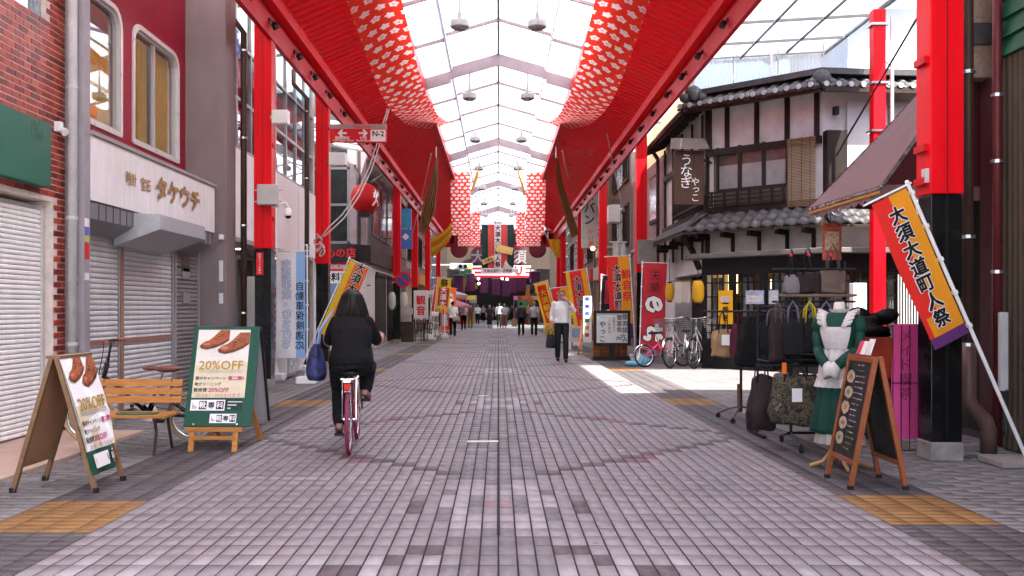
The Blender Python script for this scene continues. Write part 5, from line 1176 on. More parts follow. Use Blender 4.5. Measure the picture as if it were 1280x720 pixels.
q = MB().add([P(621, 305, 57.9) , P(642, 310, 57.9), P(640, 319, 57.9), P(620, 314, 57.9)], [(0, 3, 2, 1)]).build('placard', M((.68, .46, .16), .6, var=.15), cu); q = MB().add([P(602, 325, 57.9), P(617, 319, 57.9), P(619, 325, 57.9), P(604, 331, 57.9)], [(0, 3, 2, 1)]).build('placard', M((.68, .46, .16), .6, var=.15), cu)
put_text(cu, '大道芸', P(610.5, 325, 57.88), Vector((.93, 0, .36)), Vector((-.36, 0, .93)), BLACKT, w=.55, bold=.02)
MB().add([P(632, 325, 57.92), P(636, 331, 57.92), P(641, 335, 57.92), P(629, 335, 57.92), P(630, 329, 57.92)], [(0, 4, 3, 2, 1)]).build('printed_shape', M((.62, .58, .55), .7, var=.3, scale=6), cu)
box('lower_banner', WHTP, cu, a.x - .02, b_.x + .3, 57.96, 58.04, a.z - .30, a.z - .02); put_text(cu, '大須大道町人祭開催', ((a.x + b_.x) / 2, 57.955, a.z - .16), (1, 0, 0), (0, 0, 1), BLACKT, w=1.7)
for x in (a.x, b_.x): MB().cyl((x, 58, b_.z + .24), (x, 58, roofz(x)), .012, 6).build('cable', STEEL, cu)
# direction sign
ds = E('direction_sign', 'red direction sign board with white arrows hung on the column', 'sign', P(447, 178, 20.4))
a, b_ = P(412, 178, 20.4), P(483, 155, 20.4); zt_ = P(412, 161, 20.4).z
MB().box(a.x, b_.x, 20.40, 20.48, a.z, zt_).build('red_board', REDT, ds, bevel=.004); MB().box(a.x, b_.x, 20.40, 20.48, zt_ + .003, b_.z).build('top_strip', M((.42, .28, .28), .5), ds)
x2 = P(463, 0, 20.4).x; MB().box(x2, b_.x - .02, 20.392, 20.399, a.z + .02, zt_ - .02).build('white_panel', WHITET, ds)
put_text(ds, 'N-2', ((x2 + b_.x) / 2, 20.39, (a.z + zt_) / 2 + .04), (1, 0, 0), (0, 0, 1), BLACKT, w=.24, bold=.02)
put_text(ds, 'Welcome', (a.x + .68, 20.398, (zt_ + b_.z) / 2), (1, 0, 0), (0, 0, 1), REDT, w=.36)
for (px, t_, ar) in ((428, '浅間神社', '←'), (454, '七寺', '→')):
    p = P(px, 166.5, 20.4); put_text(ds, ar, (p.x, 20.398, p.z), (1, 0, 0), (0, 0, 1), WHITET, w=.17, bold=.05); p = P(px, 172.5, 20.4); put_text(ds, t_, (p.x, 20.398, p.z), (1, 0, 0), (0, 0, 1), WHITET, h=.075, bold=.02)
put_text(ds, 'Fuji-Sengen Shrine   Nanatsudera', (P(440, 0, 20.4).x, 20.398, a.z + .035), (1, 0, 0), (0, 0, 1), WHITET, w=.78)
MB().bar((-3.63, 20.46, a.z + .3), (a.x, 20.46, a.z + .3), .06, .06).build('bracket', REDD, ds)
# red round lantern
ln = E('red_lantern', 'big round red paper lantern with white brush characters on a bracket', 'lantern', P(457, 248, 27.5)); c = P(461, 248, 27.5); rx = 18.5 / F * 27.5; n = 22
REDL = M((.55, .012, .015), .55, var=.08, trans=.3, name='red_lantern_paper')
MB().lathe(c + Vector((-.1, 0, 0)), [(rx * math.sqrt(max(.02, 1 - (2 * i / n - 1) ** 2)) * (1 + (.012 if i % 2 else 0)), (2 * i / n - 1) * rx * 1.02) for i in range(n + 1)], 22).build('paper_body', REDL, ln, smooth=True)
def onball(x, y, lf):
    r = rx * 1.03 + lf; ph = x / r + 1.25; th = y / r; return c + Vector((-.1 + r * math.cos(th) * math.sin(ph), -r * math.cos(th) * math.cos(ph), r * math.sin(th)))
def onball2(x, y, lf):
    r = rx * 1.03 + lf; ph = x / r - 1.42; th = y / r; return c + Vector((-.1 + r * math.cos(th) * math.sin(ph), -r * math.cos(th) * math.cos(ph), r * math.sin(th)))
put_text(ln, '灯', c, (1, 0, 0), (0, 0, 1), WHITET, h=.5, fn=onball, bold=.02)
bk = MB(); bk.tube([c + Vector((-.1 + (rx + .03) * math.sin(a), -(rx + .03) * math.cos(a) * .25, (rx + .03) * math.cos(a))) for a in [i * math.pi / 10 for i in range(11)]], .018, 6); bk.box(c.x - .25, c.x + .05, c.y - .25, c.y + .1, c.z - rx - .12, c.z - rx + .02); bk.build('black_cradle', BLKM, ln)
for (px, py) in ((437, 195), (466, 207), (478, 218)): MB().bar(P(px, py, 29.8), c + Vector((-.1, .1, rx * .9)), .025, .025).build('strut', BLKM, ln)
# ================================================================== LEFT: signs and clutter
bs1 = E('blue_shop_sign', 'light blue box sign on the far wall above the other blue sign', 'sign', P(508, 275, 38)); a, b_ = P(501, 285, 37), P(514, 261, 37)
MB().box(a.x, b_.x, 37, 37.15, a.z, b_.z).build('box', M((.06, .30, .52), .4, var=.1), bs1, bevel=.01); MB().bar((a.x, 37.1, a.z + .4), (-4.1, 37.1, a.z + .4), .04, .04).build('bracket', BLKM, bs1)
bs2 = E('blue_shop_sign', 'deep blue box sign with a pale diamond', 'sign', P(508, 300, 37)); a, b_ = P(501, 311, 37), P(515, 287, 37)
MB().box(a.x, b_.x, 37, 37.15, a.z, b_.z).build('box', M((.08, .17, .52), .4, var=.1), bs2, bevel=.01); m = P(507, 296, 36.99); MB().add([m + Vector((0, 0, .14)), m + Vector((.14, 0, 0)), m + Vector((0, 0, -.14)), m + Vector((-.14, 0, 0))], [(0, 3, 2, 1)]).build('diamond', WHITET, bs2); MB().bar((a.x, 37.1, a.z + .4), (-4.1, 37.1, a.z + .4), .04, .04).build('bracket', BLKM, bs2)
NPW = M((.045, .085, .36), .4, var=0); nps = E('no_parking_sign', 'round blue and red no parking sign strapped to the red column', 'traffic sign', P(504, 349, 35.3)); c = P(504, 349.5, 35.25)
MB().lathe(c, [(.29, 0), (.29, .02)], 24, axis=(0, -1, 0)).build('disc', REDT, nps); MB().lathe(c + Vector((0, -.022, 0)), [(.22, 0), (.22, .006)], 24, axis=(0, -1, 0)).build('blue_field', NPW, nps); MB().bar(c + Vector((-.17, -.033, .17)), c + Vector((.17, -.033, -.17)), .008, .075, (0, 0, 1)).build('bar', REDT, nps)
for z in (.1, -.1): MB().box(-3.92, c.x + .02, 35.28, 35.3, c.z + z - .02, c.z + z + .02).build('strap', STEEL, nps)
for (px, lab) in ((490, 'white paper lantern over the crates, beside the pebbled wall'), (505, 'white paper lantern over the crates, beside the no parking column')):
    Y = 33.2; paper_lantern('paper_lantern', lab, P(px, 376, Y), 4.6 / F * Y, 20 / F * Y, M((.66, .63, .60), .7, var=.06, trans=.25), group='white lanterns of the cafe', capm=LGREY)
kb = E('kannon_sign', 'white standing sign with two red characters beside the cafe chairs', 'sign', (-3.2, 40.4, 0)); Y = 40.4; a, b_ = P(517, 400, Y), P(535, 363, Y)
MB().box(a.x, b_.x, Y, Y + .22, a.z, b_.z).build('box', M((.68, .66, .64), .5, var=.05), kb, bevel=.02); put_text(kb, '観音', ((a.x + b_.x) / 2, Y - .003, (a.z + b_.z) / 2), (1, 0, 0), (0, 0, 1), REDT, h=.82, vertical=True, bold=.03)
for x in (a.x + .08, b_.x - .08): MB().cyl((x, Y + .1, 0), (x, Y + .1, a.z), .025, 8).build('post', LGREY, kb)
MB().box(a.x, b_.x, Y - .1, Y + .32, 0, .05).build('foot', LGREY, kb)
mb_ = E('menu_easel', 'small red menu board leaning near the cafe chairs', 'menu board', G(478, 428)); Y = GY(428); a, b_ = P(472, 428, Y), P(482, 393, Y)
MB().prism([(a.x, Y, 0), (b_.x, Y, 0), (b_.x, Y + .25, b_.z), (a.x, Y + .25, b_.z)], (0, .03, 0)).build('board', M((.5, .02, .03), .5, var=.1), mb_)
for k in range(3): MB().prism([(a.x + .06, Y + .07 + k * .065 - .006, .35 + k * .26), (b_.x - .06, Y + .07 + k * .065 - .006, .35 + k * .26), (b_.x - .06, Y + .12 + k * .065 - .006, .53 + k * .26), (a.x + .06, Y + .12 + k * .065 - .006, .53 + k * .26)], (0, -.004, 0)).build('menu_sheet', WHITET, mb_)
def chair_proto():
    e = E('cafe_chair', 'x', 'chair', (0, 0, 0), 'dark cafe chairs'); m = M((.07, .03, .018), .4, var=.2)
    MB().lathe((0, 0, .44), [(.2, 0), (.21, .02), (.2, .035)], 16).build('seat', m, e)
    for (x, y) in ((-.16, -.16), (.16, -.16), (-.16, .16), (.16, .16)): MB().cyl((x * 1.15, y * 1.15, 0), (x, y, .44), .016, 6).build('leg', m, e)
    MB().tube([(-.18, .17, .44), (-.19, .21, .7), (-.12, .23, .86), (0, .24, .9), (.12, .23, .86), (.19, .21, .7), (.18, .17, .44)], .016, 6).build('back_hoop', m, e, smooth=True)
    for x in (-.07, .07): MB().tube([(x, .18, .45), (x * 1.1, .225, .87)], .01, 6).build('back_spindle', m, e)
    return e
ch0 = chair_proto(); fst = True
for (px, py, rz, lab) in ((497, 428, 2.9, 'dark wooden cafe chair next to the red menu easel'), (509, 427, 2.2, 'dark wooden cafe chair between the two cafe tables'), (523, 426.5, .4, 'dark wooden cafe chair pushed against the white standing sign'), (537, 425, 1.2, 'dark wooden cafe chair at the end of the cafe row')):
    o = ch0 if fst else copy_tree(ch0); fst = False; o['label'] = lab; o.location = G(px, py); o.rotation_euler = (0, 0, rz)
for (px, py, lab) in ((503, 426.5, 'dark round cafe table beside the crates'), (530, 425.5, 'dark round cafe table in front of the white standing sign')):
    p = G(px, py) ; t = E('cafe_table', lab, 'table', p); m = M((.08, .035, .02), .4, var=.2); MB().lathe((p.x, p.y, .68), [(.36, 0), (.37, .02), (.36, .04)], 20).build('top', m, t); MB().cyl((p.x, p.y, .03), (p.x, p.y, .68), .035, 8).build('stem', BLKM, t); MB().lathe((p.x, p.y, 0), [(.24, 0), (.22, .03), (.05, .05)], 14).build('foot', BLKM, t)
cr = E('box_stack', 'beige boxes stacked on a counter below the white lanterns', 'boxes', (-3.7, 37.2, 0)); a = Vector((-4.0, 37.0, 0))
for (x0, x1, z0, z1, c_) in ((0, .72, 0, .78, (.07, .05, .04)), (.02, .6, .785, 1.05, (.42, .36, .29)), (.08, .66, 1.055, 1.3, (.5, .45, .38))): MB().box(a.x + x0, a.x + x1, 37.0, 37.5, z0, z1).build('box', M(c_, .7, var=.15), cr, bevel=.01)
sp_ = E('plastic_sign_stand', 'white plastic sign stand with black strokes by the cafe row', 'sign', G(543, 421)); p = G(543, 420); Y = p.y; a, b_ = P(539, 420, Y), P(548, 389, Y); MB().prism([(a.x, Y, .05), (b_.x, Y, .05), (b_.x, Y + .2, b_.z), (a.x, Y + .2, b_.z)], (0, .04, 0)).build('board', WHTP, sp_); put_text(sp_, '珈琲', ((a.x + b_.x) / 2, Y + .09, .62), (1, 0, 0), Vector((0, .2, 1)), BLACKT, h=.7, vertical=True, lift=.012); MB().box(a.x, b_.x, Y - .1, Y + .35, 0, .05).build('foot', LGREY, sp_)
sp_ = E('sale_board', 'red sale board with white panel under the leaning banners', 'sign', G(556, 416)); p = G(556, 414); Y = p.y; a, b_ = P(551, 412, Y), P(562, 385, Y); MB().box(a.x, b_.x, Y, Y + .05, .05, b_.z).build('board', REDT, sp_); MB().box(a.x + .1, b_.x - .1, Y - .01, Y - .003, .3, b_.z - .35).build('panel', M((.6, .55, .5), .5, var=.4, scale=8), sp_); MB().box(a.x, b_.x, Y - .15, Y + .2, 0, .05).build('foot', LGREY, sp_)
def parasol(label, c, r, h, mat):
    e = E('parasol', label, 'parasol', (c[0], c[1], 0)); n = 8; v = [(c[0], c[1], h)] + [(c[0] + r * math.cos(2 * math.pi * i / n), c[1] + r * math.sin(2 * math.pi * i / n), h - .38) for i in range(n)]; v += [(x, y, h - .52) for (x, y, z) in v[1:]]
    MB().add(v, [(0, 1 + i, 1 + (i + 1) % n) for i in range(n)] + [(1 + i, 1 + n + i, 1 + n + (i + 1) % n, 1 + (i + 1) % n) for i in range(n)]).build('canopy', mat, e); MB().cyl((c[0], c[1], 0), (c[0], c[1], h + .08), .03, 8).build('pole', LGREY, e); MB().lathe((c[0], c[1], 0), [(.28, 0), (.28, .08), (.05, .12)], 12).build('base', LGREY, e)
    for i in range(n): MB().cyl((c[0], c[1], h - .05), (c[0] + r * .97 * math.cos(2 * math.pi * i / n), c[1] + r * .97 * math.sin(2 * math.pi * i / n), h - .4), .012, 4).build('rib', LGREY, e)
parasol('pale grey market parasol by the cafe row', (-2.75, 47, 0), 1.25, 2.35, M((.50, .46, .44), .8, var=.06, trans=.3)); parasol('pink parasol beyond the pale grey parasol', (-2.55, 56, 0), 1.0, 1.85, M((.55, .25, .28), .8, trans=.3))
# ================================================================== NOBORI BANNERS
def nobori(label, base, top, rt, wid, t0, t1, panels, texts, side='R', pole_r=.014, foot=None, amp=.03, foldn=2.2, ph=0.):
    base, top = Vector(base), Vector(top); U = (top - base).normalized(); Lp = (top - base).length; rt = Vector(rt); rt = (rt - U * rt.dot(U)).normalized(); N = rt.cross(U)
    e = E('nobori_banner', label, 'banner', base); L = Lp * (t1 - t0)
    org = base + U * (Lp * t1) + (rt * (-wid - .03) if side == 'R' else rt * .03)
    def fn(x, y, lf): # x 0..wid, y 0..L downwards
        d = (x / wid) if side == 'L' else 1 - x / wid
        w_ = amp * math.sin(foldn * 3.14 * y / L + 2.2 * d + ph) * (.25 + d) + amp * .5 * math.sin(7 * y / L + ph) * d
        return org + rt * x - U * y + N * (w_ + lf)
    cl = None
    for k, (u0, u1, v0, v1, m) in enumerate(panels):
        o = MB().sheet(lambda u, v: fn(wid * (u0 + (u1 - u0) * u), L * (v0 + (v1 - v0) * v), .0015 * k), 8, 30).build('cloth', m, e, smooth=True); cl = cl or o
    for t in texts:
        cx, cy = wid * t['u'], L * t['v']
        put_text(cl, t['s'], (0, 0, 0), (1, 0, 0), (0, 0, 1), t['m'], w=t.get('w'), h=t.get('h'), bold=t.get('b', .02), vertical=t.get('vert', True), out=t.get('out'), outb=t.get('ob', .05), mirror=t.get('mir', False), fn=(lambda x, y, lf, cx=cx, cy=cy, t=t: fn(cx + x, cy - y, lf)), lift=.006, pitch=t.get('pitch', 1.08))
    MB().cyl(base, top, pole_r, 8).build('pole', WHTP, e)
    a = org + U * .02; MB().cyl(a + rt * (-.06), a + rt * (wid + .06), .009, 6).build('crossbar', WHTP, e)
    for i in range(5):
        p = base + U * (Lp * t1 - L * (.04 + .23 * i)); MB().bar(p - U * .015, p + U * .015, .045, .03).build('loop', WHTP, e)
    MB().sphere(top, .02, 8, 5).build('finial', WHTP, e)
    if foot:
        x, y = base.x, base.y; MB().box(x - foot, x + foot, y - foot, y + foot, 0, .13).build('weight', M((.66, .66, .65), .5, var=.08), e, bevel=.025); MB().lathe((x, y, .13), [(.05, 0), (.03, .12)], 10).build('socket', WHTP, e)
    return e
cY = M((.82, .52, .03), .7, trans=.3, var=.06, name='yellow_cloth'); cR = M((.74, .03, .022), .7, trans=.25, var=.06, name='red_cloth'); cO = M((.82, .33, .02), .7, trans=.3, var=.06, name='orange_cloth'); cP = M((.12, .03, .15), .7, trans=.2, var=.06, name='purple_cloth'); cB = M((.30, .52, .82), .7, trans=.3, var=.05, name='blue_cloth'); cW = M((.82, .82, .83), .7, trans=.3, var=.05, name='white_cloth'); cOR = M((.82, .15, .015), .7, trans=.3, var=.05, name='vermilion_cloth'); cDB = M((.03, .07, .30), .7, trans=.2, name='navy_cloth'); cDK = M((.05, .025, .035), .7, trans=.1, name='dark_cloth')
LB = M((.13, .27, .58), .6, var=0, name='pale_blue_print')
b0 = G(384, 480)
nobori('white and light blue banner seen from behind beside the vending machine', b0, P(384, 309, b0.y), (1, 0, 0), .49, .19, .965, [(0, .68, 0, 1, cW), (.68, 1, 0, 1, cB)],
       [dict(s='交通事故・むち打ち', u=.34, v=.49, h=1.5, m=cW, out=LB, ob=.045, b=.01, mir=True, pitch=1.0), dict(s='自動車保険適応', u=.80, v=.60, h=1.15, m=BLACKT, b=.01, mir=True)], 'R', foot=.17)
b0 = G(345, 476)
nobori('navy banner turned edge on beside the column and vending machine', b0, P(346, 312, b0.y), (.25, 1, 0), .4, .70, .97, [(0, 1, 0, 1, cDB)], [dict(s='整骨院', u=.5, v=.45, h=.4, m=WHITET)], 'L', foot=.15)
b0 = Vector((*P(374, 0, 19.6).xy, 0)); 
nobori('vermilion and yellow festival banner leaning beside the dim sum corner', b0, P(437, 322, 19.6), (1, 0, .4), .42, .35, .985, [(0, .30, 0, 1, cY), (.30, 1, 0, 1, cOR)], [dict(s='大須大道町人祭', u=.63, v=.46, h=1.55, m=BLACKT, out=WHITET, ob=.04, b=.03)], 'L', foot=.17, amp=.02)
# right, big near banner
base = P(1283, 566, 7.86); base.z = .06; top = P(1134, 228, 7.72)
nobori('big leaning red and orange festival banner in front of the black column', base, top, (-.82, -.05, -.4) if False else (.82, .12, .36), .335, .465, .985, [(0, .48, 0, .93, cR), (.48, 1, 0, .93, cO), (0, 1, .93, 1, cP), (.12, .9, .80, .93, cO)],
       [dict(s='大須大道町人祭', u=.50, v=.48, h=1.04, m=BLACKT, out=WHITET, ob=.045, b=.035, pitch=1.02)], 'R', pole_r=.016, amp=.012)
cb = E('concrete_weight', 'flat concrete slab holding the leaning banner pole', 'weight', (4.45, 7.86, 0)); MB().box(4.02, 4.58, 7.66, 8.06, 0.004, .06).build('slab', STONE, cb, bevel=.01)
# right, around the restaurant entrance
b0 = G(799, 455); nobori('red banner with large white characters behind the pink bicycle', b0, P(803, 327, b0.y), (1, 0, -.05), .54, .14, .985, [(0, 1, 0, 1, M((.56, .03, .045), .7, trans=.25, var=.06)), (.16, .84, .06, .36, M((.42, .02, .035), .7, var=.05))],
       [dict(s='天龍', u=.5, v=.21, h=.46, m=BLACKT, b=.0, mir=True), dict(s='のれ', u=.5, v=.64, h=1.0, m=WHITET, out=BLACKT, ob=.05, b=.07, mir=True, pitch=1.5)], 'L', foot=.16)
b0 = Vector((*P(748, 0, 26).xy, 0)); nobori('dark banner with a red boxed print behind the framed notice board', b0, P(752, 343, 26), (1, 0, -.28), .55, .3, .985, [(0, 1, 0, 1, cDK), (.14, .86, .08, .5, M((.42, .03, .06), .7))], [dict(s='天龍', u=.5, v=.28, h=.5, m=BLACKT, b=.0, mir=True), dict(s='の', u=.4, v=.75, h=.4, m=WHITET, b=.06, mir=True)], 'L', foot=.16)
b0 = Vector((*P(795, 0, 24.4).xy, 0)); nobori('leaning yellow, red and orange festival banner between the notice board and red banner', b0, P(787, 318, 24.4), (1, 0, .32), .56, .2, .985, [(0, .5, 0, .82, cR), (.5, 1, 0, .82, cO), (0, 1, .82, 1, cP)], [dict(s='大須大道町人祭', u=.42, v=.47, h=1.55, m=BLACKT, out=WHITET, ob=.04, b=.03), dict(s='観音祭', u=.84, v=.35, h=.8, m=REDT)], 'R', foot=.16)
b0 = Vector((*P(750, 0, 29).xy, 0)); nobori('leaning yellow and red festival banner above the wooden easel', b0, P(733, 335, 29), (1, 0, .42), .62, .28, .985, [(0, .18, 0, 1, cY), (.18, .76, 0, 1, cR), (.76, 1, 0, 1, cO)], [dict(s='大須大道町人', u=.5, v=.48, h=1.4, m=BLACKT, out=WHITET, ob=.04, b=.03)], 'R', foot=.16)
b0 = Vector((*P(704, 0, 38).xy, 0)); nobori('leaning yellow banner with red print behind the man in the white shirt', b0, P(684, 350, 38), (1, 0, .4), .52, .3, .985, [(0, 1, 0, 1, cY), (.16, .84, .06, .94, cR)], [dict(s='大須観音', u=.5, v=.5, h=1.15, m=cY, b=.03)], 'R', foot=.16)
b0 = Vector((*P(722, 0, 33).xy, 0)); nobori('leaning red and orange banner behind the white blind of the man', b0, P(712, 357, 33), (1, 0, .4), .6, .3, .985, [(0, .5, 0, 1, cR), (.5, 1, 0, 1, cO)], [dict(s='大須大道', u=.5, v=.45, h=1.1, m=BLACKT, out=WHITET, b=.03)], 'R', foot=.16)['label'] = 'leaning red and orange banner just behind the man in the white shirt'
# left far
b0 = Vector((*P(540, 0, 39).xy, 0)); nobori('leaning yellow banner with red patch above the cafe row', b0, P(547, 346, 39), (1, 0, -.35), .54, .50, .985, [(0, 1, 0, 1, cY), (.1, .9, .3, .9, M((.6, .05, .03), .7, trans=.2))], [dict(s='祭', u=.5, v=.15, h=.3, m=BLACKT, b=.03), dict(s='大須大', u=.5, v=.6, h=.8, m=WHITET, b=.03)], 'L', foot=.16)
b0 = Vector((*P(556, 0, 42).xy, 0)); nobori('leaning vermilion banner beside the pale grey parasol', b0, P(556, 358, 44), (1, 0, -.35), .5, .48, .985, [(0, 1, 0, 1, cOR)], [dict(s='大道芸', u=.5, v=.5, h=.9, m=WHITET, b=.03)], 'L', foot=.16)
b0 = Vector((*P(534, 0, 43).xy, 0)); nobori('leaning red banner tucked behind the white standing sign', b0, P(543, 356, 43), (1, 0, -.3), .5, .5, .985, [(0, .5, 0, 1, cR), (.5, 1, 0, 1, cO)], [dict(s='町人祭', u=.5, v=.5, h=1.0, m=BLACKT, out=WHITET, b=.03)], 'L', foot=.16)
# ================================================================== LEFT FOREGROUND
def aframe_poster(parent, fn, w, h, band=True):
    """fn(x 0..w, y 0..h from the bottom, lift); shoe sale poster print"""
    def poly(pts, m, lf, n='print'): MB().add([fn(x * w, y * h, lf) for x, y in pts], [tuple(range(len(pts)))]).build(n, m, parent)
    CRM = M((.66, .58, .40), .5, var=.08, scale=5); SHO = M((.32, .085, .03), .3, var=.35, scale=14); SHD = M((.14, .03, .012), .3, var=.2, scale=14); SHL = M((.52, .2, .09), .25, var=.2, scale=14)
    poly([(0, 0), (1, 0), (1, 1), (0, 1)], M((.68, .65, .58), .45, var=.08, scale=7), .002, 'poster')
    poly([(0, 0), (1, 0), (1, .52), (0, .46)], CRM, .0035)
    for (dx, dy, sc) in ((.05, .70, 1.0), (.40, .635, 1.08)):
        S = lambda pts: [(min(1, dx + x * sc), min(.995, dy + y * sc)) for x, y in pts]
        poly(S([(0, .06), (.03, .02), (.14, 0), (.30, .03), (.45, .08), (.56, .14), (.56, .17), (.42, .11), (.28, .06), (.12, .03), (.01, .07)]), SHD, .007)
        poly(S([(.01, .065), (.12, .03), (.28, .06), (.42, .11), (.56, .17), (.56, .30), (.38, .30), (.26, .20), (.17, .14), (.08, .115)]), SHO, .0055)
        poly(S([(.06, .08), (.13, .06), (.2, .085), (.16, .105), (.1, .1)]), SHL, .0075); poly(S([(.26, .15), (.34, .16), (.40, .22), (.36, .23), (.30, .18)]), SHD, .0075)
        for k in range(3): poly(S([(.27 + k * .035, .185 + k * .03), (.35 + k * .035, .175 + k * .03), (.355 + k * .035, .185 + k * .03), (.275 + k * .035, .198 + k * .03)]), SHL, .0085)
    def T(s, x, y, m, ww=None, hh=None, b=.0): put_text(parent, s, (0, 0, 0), (1, 0, 0), (0, 0, 1), m, w=ww, h=hh, bold=b, fn=lambda a, c, lf: fn(x * w + a, y * h + c, lf), lift=.007)
    T('20%OFF', .5, .47, M((.45, .26, .02), .4, metal=.3, var=.1), ww=.84 * w, b=.01)
    MK = M((.50, .05, .16), .5, var=0)
    T('夏のキャンペーン', .33, .28, BLACKT, ww=.58 * w, b=.01); T('第二弾!!', .81, .28, MK, ww=.30 * w, b=.03); T('靴クリーニング', .29, .195, BLACKT, ww=.50 * w, b=.01); T('靴修理', .155, .11, BLACKT, ww=.25 * w, b=.01); T('20%OFF', .50, .11, MK, ww=.38 * w, b=.02)
    T('2015.8.1 - 2015.8.31まで', .5, .035, MK, ww=.84 * w); 
    for k in range(2): poly([(.08, .385 - k * .022), (.92, .385 - k * .022), (.92, .397 - k * .022), (.08, .397 - k * .022)], M((.5, .46, .40), .6, var=.3, scale=60), .006)
def shoe_logo(parent, fn, x, y, w, h):
    def poly(pts, m, lf): MB().add([fn(a, b, lf) for a, b in pts], [tuple(range(len(pts)))]).build('logo', m, parent)
    poly([(x, y), (x + w, y), (x + w, y + h), (x, y + h)], WHITET, .004)
    for k, ch in enumerate('靴専科'):
        cx = x + w * (.36 + .25 * k)
        if k != 1: poly([(cx - w * .11, y + h * .12), (cx + w * .11, y + h * .12), (cx + w * .11, y + h * .88), (cx - w * .11, y + h * .88)], BLACKT, .006)
        put_text(parent, ch, (0, 0, 0), (1, 0, 0), (0, 0, 1), WHITET if k != 1 else BLACKT, h=h * .58, fn=lambda a, c, lf: fn(cx + a, y + h / 2 + c, lf), lift=.008, bold=.02)
    poly([(x + w * .05, y + h * .15), (x + w * .18, y + h * .15), (x + w * .2, y + h * .35), (x + w * .1, y + h * .5), (x + w * .05, y + h * .8)], M((.45, .45, .44), .6, var=0), .006)
GRN = M((.012, .085, .05), .45, var=.12, scale=4, name='green_board')
s1 = E('shoe_sign_stand', 'wooden folding sign with curling shoe sale poster near the white shutter', 'sign', (-3.08, 6.93, 0)); BRW = M((.20, .11, .055), .5, var=.2, scale=12, name='brown_frame_wood')
rz_, rg = 6.68, 7.16; HT = .945
for (sx, fx) in ((-1, -3.38), (1, -2.80)):
    for y in (rz_, rg):
        MB().bar((-3.09 + sx * .015, y, HT), (fx, y, .0), .03, .035, (0, 1, 0)).build('leg', BRW, s1); MB().lathe((fx, y, 0), [(.024, 0), (.024, .035)], 8).build('rubber_foot', RUBBER, s1)
    p0 = Vector((-3.09 + sx * .015, 0, HT)); p1 = Vector((fx, 0, 0)); MB().bar(p0.lerp(p1, .80) + Vector((0, rz_, 0)), p0.lerp(p1, .80) + Vector((0, rg, 0)), .03, .03).build('cross_rail', BRW, s1)
    o = (p0 - p1).cross(Vector((0, 1, 0))).normalized() * .005
    MB().prism([p0.lerp(p1, .0) + Vector((0, rz_ + .015, 0)) - o, p0.lerp(p1, .0) + Vector((0, rg - .015, 0)) - o, p0.lerp(p1, .79) + Vector((0, rg - .015, 0)) - o, p0.lerp(p1, .79) + Vector((0, rz_ + .015, 0)) - o], o * 2).build('board', M((.33, .17, .09), .6, var=.12, scale=5, name='hardboard'), s1)
MB().box(-3.14, -3.04, rz_ - .02, rg + .02, HT - .012, HT + .008).build('ridge_cap', BRW, s1)
p0 = Vector((-3.075, rz_ - .02, HT + .004)); p1 = Vector((-2.80, rz_ - .02, 0)); dn = (p1 - p0).normalized(); n1 = Vector((-dn.z, 0, dn.x)); n1 = n1 if n1.x > 0 else -n1
H1 = .70
def pf(x, y, lf): t = (H1 - y); return p0 + Vector((0, 1, 0)) * x + dn * t + n1 * (.02 + lf + .018 * math.sin(max(0, t) / H1 * 3.0) + .012 * max(0, (t / H1 - .75)) * math.sin(x * 22) * 4)
GB = MB().sheet(lambda u, v: pf(u * .52, -.17 + v * .17, 0), 10, 8).build('green_poster_foot', GRN, s1, smooth=True)
MB().sheet(lambda u, v: pf(u * .52, v * H1, 0), 8, 16).build('poster_sheet', WHITET, s1, smooth=True)
aframe_poster(s1, pf, .52, H1); shoe_logo(s1, lambda a, b, lf: pf(a, b - .15, lf), .06, .02, .36, .10)
s2 = E('shoe_sign_stand', 'green framed shoe sale sign on orange wooden legs beside the bench', 'sign', (-2.5, 8.8, 0))
b0, b1 = P(229, 533, 8.62), P(314, 530, 8.62); t0_ = P(233, 408, 8.95); wv = (b1 - b0); wv.z = 0; W2_ = wv.length; uu = wv.normalized(); up_ = (Vector((b0.x, 8.95, t0_.z)) - b0); H2 = up_.length; up_ = up_.normalized(); nb = uu.cross(up_).normalized()
def f2(x, y, lf): return b0 + uu * x + up_ * y + nb * lf
MB().prism([f2(0, 0, -.02), f2(W2_, 0, -.02), f2(W2_, H2, -.02), f2(0, H2, -.02)], nb * .02).build('board', GRN, s2, bevel=.004)
def f2p(x, y, lf): return f2(.045 + x, .265 + y, lf + .002)
MB().prism([f2p(0, 0, -.001), f2p(W2_ - .13, 0, -.001), f2p(W2_ - .13, H2 - .30, -.001), f2p(0, H2 - .30, -.001)], nb * .002).build('poster_sheet', WHITET, s2)
aframe_poster(s2, f2p, W2_ - .13, H2 - .30); shoe_logo(s2, f2, .045, .145, .31, .10); shoe_logo(s2, f2, .23, .03, .24, .085)
MB().prism([f2(.36, .15, .002), f2(W2_ - .1, .15, .002), f2(W2_ - .1, .25, .002), f2(.36, .25, .002)], nb * .002).build('green_strip', M((.008, .05, .028), .4), s2)
for k in range(3): MB().prism([f2(.38, .16 + k * .03, .005), f2(W2_ - .2 + k * .05, .16 + k * .03, .005), f2(W2_ - .2 + k * .05, .172 + k * .03, .005), f2(.38, .172 + k * .03, .005)], nb * .001).build('small_print', LGREY, s2)
for x in (.09, W2_ - .13): MB().lathe(f2(x, .02, .0), [(.012, 0), (.008, .006)], 8, axis=nb).build('screw', CHROME, s2)
p = f2(0, 0, -.04); back = Vector((0, .0, 0))
q0, q1 = Vector((b0.x, 9.30, .20)), Vector((b1.x, 9.30, .20)); tp0, tp1 = f2(0, H2, -.03), f2(W2_, H2, -.03)
